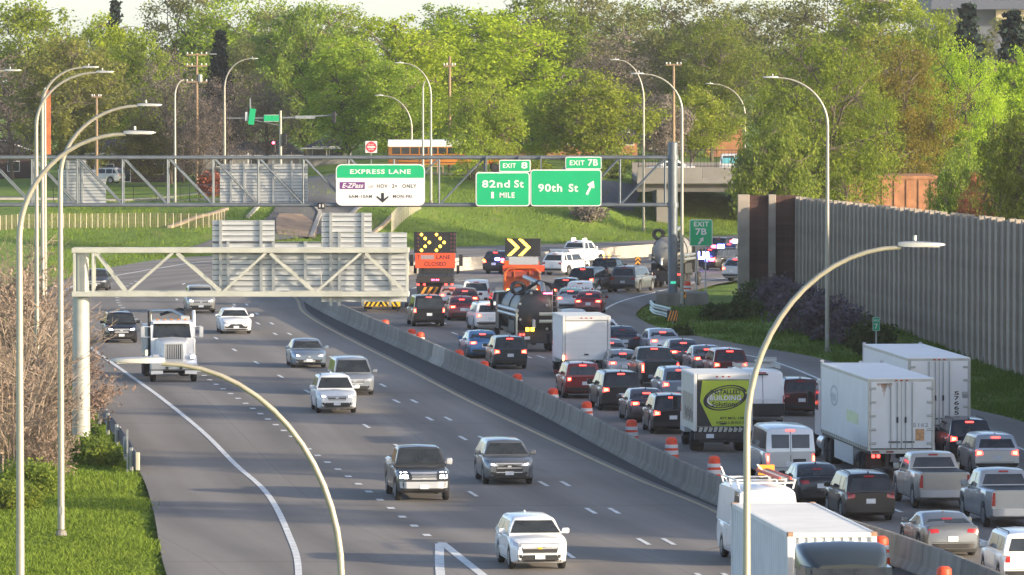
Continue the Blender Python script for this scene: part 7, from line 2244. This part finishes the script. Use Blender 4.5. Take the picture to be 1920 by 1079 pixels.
def low_shrub(seed, leaf, label, X, Y, rad, H, group='shrubs on the verges'):
    mb, v = shrub(seed, rad, H, 90 if seed < 200 else 130, 22 if seed < 200 else 40, .22 if seed < 200 else .12)
    t = thing('shrub', label, 'shrub', (X, Y, tz(X, Y)), 0, group)
    mb.build('stem', M_BARK, t)
    link('crown', quads_mesh('crown', v, LEAF[leaf]), t)
    return t
for i, (px, py, rad, H, leaf, lab) in enumerate([
    (1500, 628, 1.9, 3.0, 'lilac', 'largest purple lilac shrub at the noise wall corner'), (1552, 640, 1.7, 2.5, 'lilac', 'purple lilac shrub behind the tall right lamp post'),
    (1600, 648, 1.5, 2.2, 'lilac', 'purple lilac shrub left of the mile marker'), (1462, 590, 1.6, 2.3, 'lilac', 'purple lilac shrub below the dark red planks'),
    (1420, 585, 1.5, 1.9, 'shrub', 'dark green shrub at the foot of the noise wall end'), (1395, 600, 1.1, 1.2, 'shrub', 'low dark bush on the grass left of the lilacs'),
    (1635, 668, 1.3, 1.9, 'shrub', 'dark shrub below the mile marker'), (1105, 415, 1.6, 1.9, 'bud', 'brown scrub bush below the 90th St sign'),
    (1000, 360, 2.0, 3.2, 'fresh', 'tall leafy bush behind the 82nd St sign'), (884, 338, 2.6, 5.2, 'fresh', 'tall leafy bush in front of the right half of the school bus'),
    (1150, 335, 2.0, 3.0, 'mid', 'green bush right of the 90th St sign'),
    (224, 335, 1.1, 2.0, 'red', 'copper red bush on the park lawn at left'), (393, 372, 1.2, 2.4, 'red', 'copper red bush beside the left wide sign back'),
    (1345, 600, .8, .8, 'shrub', 'small weed clump on the right verge'), (1275, 640, .7, .7, 'shrub', 'weed clump just behind the striped marker')]):
    p = GT(px, py)
    low_shrub(100 + i, leaf, lab, p.x, p.y, rad, H)
# leafless scrub at the left edge
BR = [brush(s, 6.0, 2.6, 30, lv, .17) for s, lv in ((1, 0), (2, 3), (3, 0))]
BRM = [(b.mesh('stem', M_BARKP, None), quads_mesh('buds', v, LEAF['pink']) if v is not None else None) for b, v in BR]
for i, (px, py, h, lab) in enumerate([
    (20, 905, 6.2, 'pinkish scrub in the lower left corner beside the leftmost lamp post'), (70, 850, 5.8, 'bare scrub between the two nearest left lamp posts'),
    (90, 905, 3.0, 'low twiggy scrub at the foot of the second lamp post'), (128, 820, 4.6, 'twiggy scrub against the pale gantry column'),
    (40, 780, 6.8, 'tall bare scrub at the left edge, mid height'), (100, 735, 6.0, 'brown scrub behind the second lamp post'),
    (180, 760, 2.6, 'low leafless scrub leaning over the guardrail'), (15, 700, 7.0, 'tall dark scrub highest at the left edge'),
    (75, 665, 6.0, 'leafless scrub beside the slim lamp post'), (35, 620, 6.5, 'farthest leafless scrub at the left edge'), (140, 700, 3.2, 'twigs reaching past the gantry column'), (5, 850, 5.5, 'dense scrub cut by the left edge')]):
    p = G(px, py)
    st, bd = BRM[(i * 2 + (i // 3)) % 3]
    t = thing('scrub_bush', lab, 'shrub', (p.x, p.y, tz(p.x, p.y) - .05), rng.uniform(0, 6.28), 'leafless scrub on the left verge')
    s_ = h / 6.0
    t.scale = (s_ * .95, s_ * .95, s_)
    link('stem', st, t)
    if bd is not None: link('bud', bd, t)
for i, (px, py, rad, H, lab) in enumerate([(186, 872, .8, .8, 'green weeds beside the lower end of the guardrail'), (60, 930, 1.3, 1.2, 'green undergrowth below the scrub in the lower left'), (165, 870, .8, 1.0, 'green weeds at the gantry footing'), (20, 960, 1.0, .9, 'green weeds in the left corner')]):
    p = G(px, py)
    low_shrub(200 + i, 'mid', lab, p.x, p.y, rad, H)

# grass blades near enough to show
def grass_patch(name, n, region, hh, seed, cols):
    r = np.random.default_rng(seed)
    out = []
    while len(out) < n:
        px, py = r.uniform(region[0], region[2]), r.uniform(region[1], region[3])
        p = G(px, py)
        if region[4](p.x, p.y): out.append((p.x, p.y, tz(p.x, p.y)))
    c = np.array(out)
    k = 4
    c = np.repeat(c, k, 0) + np.concatenate([r.normal(0, .16, (n * k, 2)), np.zeros((n * k, 1))], 1)
    a = r.uniform(0, 6.283, n * k); h = hh * r.uniform(.3, 1.25, n * k) * (.75 + .5 * np.sin(c[:, 0] * .9) * np.sin(c[:, 1] * .31 + 1.0) + .2 * r.normal(0, 1, n * k).clip(-1, 1)); w = .016 + .016 * r.uniform(0, 1, n * k)
    d = np.stack([np.cos(a) * w, np.sin(a) * w, np.zeros_like(a)], 1)
    ln = np.concatenate([r.normal(0, .10, (n * k, 2)), h[:, None]], 1)
    v = np.empty((n * k, 4, 3))
    v[:, 0] = c - d; v[:, 1] = c + d; v[:, 2] = c + ln + d * .3; v[:, 3] = c + ln - d * .3
    return tag(link(name, quads_mesh(name, v.reshape(-1, 3), cols)), kind='stuff')
M_BLADE = leaf_material('grass_blades', [(.085, .13, .018), (.15, .215, .032), (.23, .29, .055)], .3)
M_BLADED = leaf_material('grass_blades_dark', [(.045, .09, .012), (.085, .15, .02), (.13, .2, .03)], .3)
grass_patch('grass', 24000, (-20, 700, 330, 1090, lambda x, y: x < XL(y) - .15), .17, 5, M_BLADE)
grass_patch('grass', 10000, (1195, 575, 1930, 800, lambda x, y: XR(y) + .1 < x < 27), .26, 6, M_BLADED)
grass_patch('grass', 8000, (90, 425, 1380, 520, lambda x, y: x < XL(y) - .3), .3, 8, M_BLADE)

# ------------------------------------------------------------------ buildings beyond
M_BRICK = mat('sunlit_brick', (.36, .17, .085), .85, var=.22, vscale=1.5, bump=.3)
M_BRICKR = mat('shaded_red_brick', (.075, .047, .04), .85, var=.2, vscale=2)  # brick darkened: the shade on these houses is put into the colour
M_ROOF = mat('dark_shingle_roof', (.05, .05, .055), .85, var=.2, vscale=3)
M_SIDING = mat('shaded_grey_siding', (.2, .2, .195), .7, var=.06)  # grey darkened too, holding the shade the houses stand in
M_WTRIM = mat('white_house_trim', (.7, .7, .68), .6)
def house(label, x0p, x1p, Y, eave, ridge, base_z=None, wallm=None, wins=(), depth=9.0, gable=False, name='house'):
    x0, x1 = D(x0p, 300, Y).x, D(x1p, 300, Y).x
    cx = (x0 + x1) / 2
    zb = tz(cx, Y) - .2 if base_z is None else base_z
    ze, zr = D(0, eave, Y).z - zb, D(0, ridge, Y).z - zb
    w = x1 - x0
    t = thing(name, label, 'house', (cx, Y, zb))
    part(t, 'wall', wallm or M_BRICKR, lambda b: b.box((0, depth / 2, ze / 2), (w, depth, ze)))
    ov = .6
    if gable:
        part(t, 'roof', M_ROOF, lambda b: b.prism([(-w / 2 - ov, ze - .15), (w / 2 + ov, ze - .15), (0, zr)], depth + 1, 'XZ', -.5))
        part(t, 'barge_board', M_WTRIM, lambda b: [b.bar((s * (w / 2 + ov), -.55, ze - .12), (0, -.55, zr + .02), .12, .2) for s in (-1, 1)])
    else:
        part(t, 'roof', M_ROOF, lambda b: b.add([(-w / 2 - ov, -ov, ze), (w / 2 + ov, -ov, ze), (w / 2 + ov, depth + ov, ze), (-w / 2 - ov, depth + ov, ze), (-w / 2 + 1.4, depth / 2, zr), (w / 2 - 1.4, depth / 2, zr)], [(0, 1, 5, 4), (1, 2, 5), (2, 3, 4, 5), (3, 0, 4), (0, 3, 2, 1)]))
        part(t, 'gutter', M_WTRIM, lambda b: b.box((0, -ov - .04, ze - .02), (w + 2 * ov, .1, .16)))
    for u, ww, hh, zz, dm in wins:
        f = part(t, 'window' if zz > .5 else 'door', M_WTRIM, lambda b: b.box((-w / 2 + u * w, -.02, zz + hh / 2), (ww, .12, hh)))
        part(f, 'pane', M_GLASS if dm is None else dm, lambda b: b.box((-w / 2 + u * w, -.09, zz + hh / 2), (ww - .16, .03, hh - .16)))
    return t
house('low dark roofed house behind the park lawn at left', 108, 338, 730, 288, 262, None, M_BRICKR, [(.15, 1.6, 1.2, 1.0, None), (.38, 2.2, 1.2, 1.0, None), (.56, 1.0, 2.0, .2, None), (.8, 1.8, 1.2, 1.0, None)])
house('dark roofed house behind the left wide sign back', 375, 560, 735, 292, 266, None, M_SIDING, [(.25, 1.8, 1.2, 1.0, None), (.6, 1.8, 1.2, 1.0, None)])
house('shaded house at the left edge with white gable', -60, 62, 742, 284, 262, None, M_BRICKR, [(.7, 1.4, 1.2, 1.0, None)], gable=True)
house('pale building behind the signal poles', 575, 655, 720, 278, 262, None, M_SIDING, [(.3, 1.6, 1.2, 1.0, None), (.7, 1.6, 1.2, 1.0, None)])
ob = thing('brick_building', 'long sunlit orange brick building behind the trees at centre', 'building')
x0, x1 = D(885, 280, 735).x, D(1195, 280, 735).x
zb = tz(0, 735); zt_ = D(0, 256, 735).z
part(ob, 'wall', M_BRICK, lambda b: b.box(((x0 + x1) / 2, 741, (zb + zt_) / 2), (x1 - x0, 12, zt_ - zb)))
part(ob, 'roof', M_ROOF, lambda b: b.box(((x0 + x1) / 2, 741, zt_ + .15), (x1 - x0 + .6, 12.6, .3)))
for i in range(9):
    x = x0 + (x1 - x0) * (i + .5) / 9
    f = part(ob, 'window', M_WTRIM, lambda b: b.box((x, 734.97, zb + 2.0), (1.3, .12, 1.5)))
    part(f, 'pane', M_GLASS, lambda b: b.box((x, 734.9, zb + 2.0), (1.1, .03, 1.3)))
rb = thing('brick_building', 'orange brick building behind the noise wall at right', 'building')
x0, x1 = D(1580, 350, 535).x, D(1756, 350, 535).x
zt_ = D(0, 336, 535).z
part(rb, 'wall', M_BRICK, lambda b: b.box(((x0 + x1) / 2, 541, zt_ / 2), (x1 - x0, 12, zt_)))
part(rb, 'pilaster', M_BRICK, lambda b: [b.box((x0 + .3 + k * .98, 534.98, zt_ / 2), (.2, .12, zt_ - .2)) for k in range(8)])
part(rb, 'parapet', M_BRICK, lambda b: b.box(((x0 + x1) / 2, 541, zt_ + .12), (x1 - x0 + .2, 12.2, .25)))
rb2 = thing('brick_building', 'orange brick building low behind the trees near the overbridge', 'building')
x0, x1 = D(1325, 250, 760).x, D(1392, 250, 760).x
zt_ = D(0, 238, 760).z
part(rb2, 'wall', M_BRICK, lambda b: b.box(((x0 + x1) / 2, 766, zt_ / 2), (x1 - x0, 12, zt_)))
part(rb2, 'roof', M_ROOF, lambda b: b.box(((x0 + x1) / 2, 766, zt_ + .12), (x1 - x0 + 1, 13, .25)))
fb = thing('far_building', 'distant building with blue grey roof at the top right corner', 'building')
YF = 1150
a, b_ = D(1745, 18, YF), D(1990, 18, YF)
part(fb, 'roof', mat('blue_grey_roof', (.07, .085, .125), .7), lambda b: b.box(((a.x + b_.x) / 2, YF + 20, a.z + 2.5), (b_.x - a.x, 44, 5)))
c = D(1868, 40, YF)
part(fb, 'wall', mat('blue_grey_wall', (.10, .115, .15), .7), lambda b: [b.box(((a.x + c.x) / 2, YF + 21, (a.z - .01) / 2), (c.x - a.x, 38, a.z - .02)), b.box(((c.x + b_.x) / 2, YF + 21, c.z / 2), (b_.x - c.x - .02, 38, c.z))])  # plain blue grey wall filling the space below the roof
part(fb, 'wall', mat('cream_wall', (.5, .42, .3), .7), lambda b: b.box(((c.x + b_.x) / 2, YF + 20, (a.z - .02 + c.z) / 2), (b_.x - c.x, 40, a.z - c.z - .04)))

# ------------------------------------------------------------------ street furniture of the cross street
bus = school_bus('school bus with white roof on the cross street behind the express lane sign')
bx = D(838, 300, 634).x
bus.location = (bx, 634.5, tz(bx, 634.5) + .16); bus.rotation_euler = (0, 0, -R(88))
bv = car('van', 'van', 'white and teal van crossing the overbridge at right', 'van', P['offwhite'], None, 'away', False, None, {'rearglass': False})
vx = D(1404, 300, 625).x
bv.location = (vx, 624.5, 4.95); bv.rotation_euler = (0, 0, -R(90)); del bv['len']
part(bv, 'side_stripe', mat('teal_print', (.12, .42, .5), .4), lambda b: b.box((1.016, -1.6, 1.5), (.02, 1.8, .5)))
pv = car('suv', 'sport_utility_vehicle', 'white SUV parked by the houses behind the left sign back', 'suv', P['white'], None, 'to', False, None)
q = D(192, 318, 715); pv.location = (q.x, 715, tz(q.x, 715)); pv.rotation_euler = (0, 0, R(70)); del pv['len']
bc = car('sedan', 'car', 'white car at the left end of the overbridge', 'car', P['white'], None, 'away', False, None)
q = D(1255, 318, 624); bc.location = (q.x, 624.6, 4.95); bc.rotation_euler = (0, 0, R(90)); del bc['len']

M_WOODP = mat('utility_pole_wood', (.27, .19, .12), .85, var=.2, vscale=3, stretch=(3, 3, .3))
def utility_pole(label, px, ytop, Y, arms, arm_w=2.2):
    p = D(px, ytop, Y); z0 = tz(p.x, Y)
    t = thing('utility_pole', label, 'utility pole', (p.x, Y, z0), 0, 'wooden utility poles')
    h = p.z - z0
    part(t, 'pole', M_WOODP, lambda b: b.tube([(0, 0, -.3), (0, 0, h)], [.19, .12], 10), 40)
    for zz in arms:
        z = D(px, zz, Y).z - z0
        part(t, 'crossarm', M_WOODP, lambda b: b.box((0, -.16, z), (arm_w, .12, .14)))
        for u in (-.9, -.45, .45, .9):
            part(t, 'insulator', M_SWHITE, lambda b: b.lathe([(.05, 0), (.08, .1), (.05, .2), (.001, .22)], 8, c=(u * arm_w / 2, -.16, z + .07)))
    return t, p
up1, a1 = utility_pole('wooden utility pole with crossarms left of the intersection', 369, 100, 690, (103, 124, 154))
utility_pole('wooden utility pole topped with a crossarm above the gantry column', 1263, 120, 672, (122,), 1.6)
utility_pole('slim utility pole with short arm right of the centre trees', 843, 106, 668, (124,), 1.2)
utility_pole('dark slim utility pole in front of the olive tree', 181, 178, 690, (182,), 1.0)
part(up1, 'lamp_arm', M_GALV, lambda b: [b.tube([(0, -.1, a1.z - tz(a1.x, 690) - .2), (1.4, -.1, a1.z - tz(a1.x, 690) - .1)], .04, 6), b.rbox((1.7, -.1, a1.z - tz(a1.x, 690) - .1), (.7, .22, .12), .04)])
part(up1, 'transformer', M_GALV, lambda b: b.lathe([(.22, -.4), (.24, .4), (.001, .42)], 12, c=(.35, -.1, a1.z - tz(a1.x, 690) - 2.6)))
M_WIRE = mat('overhead_wire', (.09, .085, .075), .6)
for i, (a, b_, sag) in enumerate((((369, 126, 690), (181, 182, 690), 9), ((369, 128, 690), (70, 212, 690), 12), ((369, 156, 690), (181, 196, 690), 8), ((181, 184, 690), (-40, 216, 690), 8), ((369, 105, 690), (-40, 190, 690), 18))):
    A, B = D(*a), D(*b_)
    pts = [A.lerp(B, t) - Vector((0, 0, sag / FPX * 690 * 4 * t * (1 - t))) for t in np.linspace(0, 1, 14)]
    tag(MB().tube(pts, .022, 4).build('power_line', M_WIRE), ['lowest thin overhead wire from the utility pole to the slim dark pole', 'thin overhead wire running from the utility pole far down left', 'thin overhead wire on the middle crossarm of the utility pole', 'thin overhead wire left of the slim dark pole', 'topmost thin overhead wire sagging from the utility pole'][i], 'power line', 'overhead wires at left')
# traffic signals
def signal_head(parent, x, y, z, lit=None, back=False):
    h = part(parent, 'signal_head', M_SBLACK, lambda b: b.rbox((x, y, z), (.40, .3, 1.15), .04))
    for i, c in enumerate(('red', 'amber', 'green')):
        on = (c == lit)
        mm = M_REDLAMP if on else mat('dark_signal_lens', (.02, .02, .02), .3)
        part(h, 'signal_lens', mm, lambda b: b.lathe([(.13, 0), (.13, -.02), (.001, -.04)], 12, 'Y', (x, y - .15, z + .36 - i * .36)))
        part(h, 'visor', M_SBLACK, lambda b: b.box((x, y - .25, z + .36 - i * .36 + .15), (.28, .2, .02)))
    return h
sm = thing('traffic_signal', 'traffic signal mast arm with two green street signs at the left intersection', 'traffic signal')
YT = 642.0
def att(px, py):
    p = D(px, py, YT); return p.x, p.z
a, b_ = att(526, 222), att(632, 216)
zg = tz(a[0], YT)
part(sm, 'mast', M_POLE, lambda b: b.tube([(a[0], YT, zg - .2), (a[0], YT, att(0, 208)[1])], [.17, .12], 10), 40)
part(sm, 'mast_arm', M_GALV, lambda b: b.tube([(a[0], YT, a[1]), (b_[0], YT, b_[1])], [.1, .06], 8), 40)
q = att(424, 222)
part(sm, 'mast_arm', M_GALV, lambda b: b.tube([(a[0], YT, a[1]), (q[0], YT, q[1])], [.09, .05], 8), 40)
part(sm, 'brace', M_GALV, lambda b: b.tube([(a[0], YT, att(0, 236)[1]), (att(478, 0)[0], YT, att(0, 226)[1])], .045, 6))
q = att(626, 220); signal_head(sm, q[0], YT - .2, q[1])
q = att(534, 262); signal_head(sm, q[0], YT - .2, q[1])
q = att(510, 276); signal_head(sm, q[0], YT + 4, q[1], 'red')
for (px0, px1, py0, py1) in ((495, 523, 216, 228),):
    c0, c1 = att(px0, py0), att(px1, py1)
    s = part(sm, 'street_sign', M_SGREEN, lambda b: b.box(((c0[0] + c1[0]) / 2, YT - .12, (c0[1] + c1[1]) / 2), (c1[0] - c0[0], .05, c0[1] - c1[1])))
    part(s, 'sign_border', M_SWHITE, lambda b: [b.box(((c0[0] + c1[0]) / 2, YT - .15, z), (c1[0] - c0[0], .012, .03)) for z in (c0[1], c1[1])])
c0, c1 = att(465, 204), att(480, 234)
part(sm, 'street_sign', M_SGREEN, lambda b: b.box(((c0[0] + c1[0]) / 2, YT - .14, (c0[1] + c1[1]) / 2), (.55, .5, c0[1] - c1[1]), ry=R(8)))
part(sm, 'signal_back', M_SWHITE, lambda b: b.rbox((att(462, 0)[0], YT - .1, att(0, 219)[1]), (.3, .3, .9), .05))
part(sm, 'lamp_bracket', M_GALV, lambda b: [b.box((att(572, 0)[0], YT - .1, att(0, 220)[1]), (1.9, .12, .3)), b.box((att(469, 0)[0], YT, att(0, 195)[1]), (.12, .12, 1.0))])
dn = thing('do_not_enter_sign', 'round red DO NOT ENTER sign above the express lane sign', 'road sign')
YD = 600.0
q = D(696, 276, YD)
zg = tz(q.x, YD)
pl = part(dn, 'sign_panel', M_SWHITE, lambda b: b.rbox((q.x, YD, q.z), (1.06, .03, 1.06), .01))
part(pl, 'disc', M_SRED, lambda b: b.lathe([(.48, 0), (.48, -.012), (.001, -.013)], 28, 'Y', (q.x, YD - .016, q.z)))
part(pl, 'bar', M_SWHITE, lambda b: b.box((q.x, YD - .034, q.z), (.72, .008, .13)))
mb = MB(); letter(mb, 'DO NOT', q.x - .26, q.x + .26, q.z + .14, q.z + .28, YD - .034, M_SWHITE); letter(mb, 'ENTER', q.x - .24, q.x + .24, q.z - .28, q.z - .14, YD - .034, M_SWHITE)
mb.build('lettering', None, pl)
part(dn, 'post', M_GALV, lambda b: b.box((q.x, YD + .05, (zg + q.z) / 2), (.09, .06, q.z - zg + .4)))
# park fence of wire and pale posts, pipe railing
def post_fence(label, pts, spacing, h, mpost, wire=True, rails=(), group=None, pw=.09):
    t = thing('fence', label, 'fence', group=group)
    a = spline(pts, .5)
    s = np.concatenate([[0], np.cumsum(np.linalg.norm(np.diff(a, axis=0), axis=1))])
    at = lambda u: (float(np.interp(u, s, a[:, 0])), float(np.interp(u, s, a[:, 1])))
    us = np.arange(0, s[-1], spacing)
    for u in us:
        x, y = at(u); z = tz(x, y)
        part(t, 'post', mpost, lambda b: b.box((x, y, z + h / 2 - .1), (pw, pw, h + .2)))
    for f in rails:
        part(t, 'rail', mpost, lambda b: b.tube([(*at(u), tz(*at(u)) + h * f) for u in np.linspace(0, s[-1], 40)], .03, 5))
    if wire:
        mb = MB()
        for f in np.linspace(.08, .97, 11):
            mb.tube([(*at(u), tz(*at(u)) + h * f) for u in np.linspace(0, s[-1], 50)], .012, 3, False)
        n = int(s[-1] / .22)
        for i in range(n):
            x, y = at(s[-1] * i / n); z = tz(x, y)
            mb.box((x, y, z + h / 2), (.022, .022, h))
        mb.build('wire_mesh', mat('fence_wire', (.26, .2, .14), .6, .2), t)['kind'] = 'stuff'
    return t
M_FP = mat('pale_fence_post', (.55, .5, .36), .6)
fp = [GT(x, y) for x, y in ((-10, 433), (110, 428), (250, 427), (380, 428), (425, 420))]
post_fence('wire fence with pale posts along the top of the left grass bank', [(p.x, p.y) for p in fp], .66, 1.25, M_FP, pw=.065)
fp = [GT(x, y) for x, y in ((100, 381), (200, 380), (300, 379), (410, 378))]
post_fence('dark pipe railing across the park lawn at left', [(p.x, p.y) for p in fp], 4.4, 1.5, M_RAIL, False, (.98, .5), pw=.06)
fp = [GT(x, y) for x, y in ((735, 436), (750, 420), (772, 402), (790, 392))]
post_fence('pale picket fence beside the ramp left of the centre bank', [(p.x, p.y) for p in fp], .8, 1.7, M_FP, False, (.6,), pw=.12)
fp = [GT(x, y) for x, y in ((745, 328), (800, 328), (850, 326))]
post_fence('brown wooden rail fence in front of the school bus', [(p.x, p.y) for p in fp], 2.2, 1.5, M_WOODP, False, (.95, .5), pw=.12)

# ------------------------------------------------------------------ morning haze: one closed box of thin even air round the place
hz = bpy.data.materials.new('haze_air'); hz.use_nodes = True
for n in list(hz.node_tree.nodes):
    if n.type != 'OUTPUT_MATERIAL': hz.node_tree.nodes.remove(n)
pv_ = hz.node_tree.nodes.new('ShaderNodeVolumePrincipled')
pv_.inputs['Color'].default_value = (.94, .95, .97, 1)
pv_.inputs['Density'].default_value = 0.00007
pv_.inputs['Anisotropy'].default_value = 0.2
hz.node_tree.links.new(pv_.outputs[0], [n for n in hz.node_tree.nodes if n.type == 'OUTPUT_MATERIAL'][0].inputs['Volume'])
tag(MB().box((0, 1490, 15.5), (1900, 3100, 35)).build('haze', hz), kind='stuff')
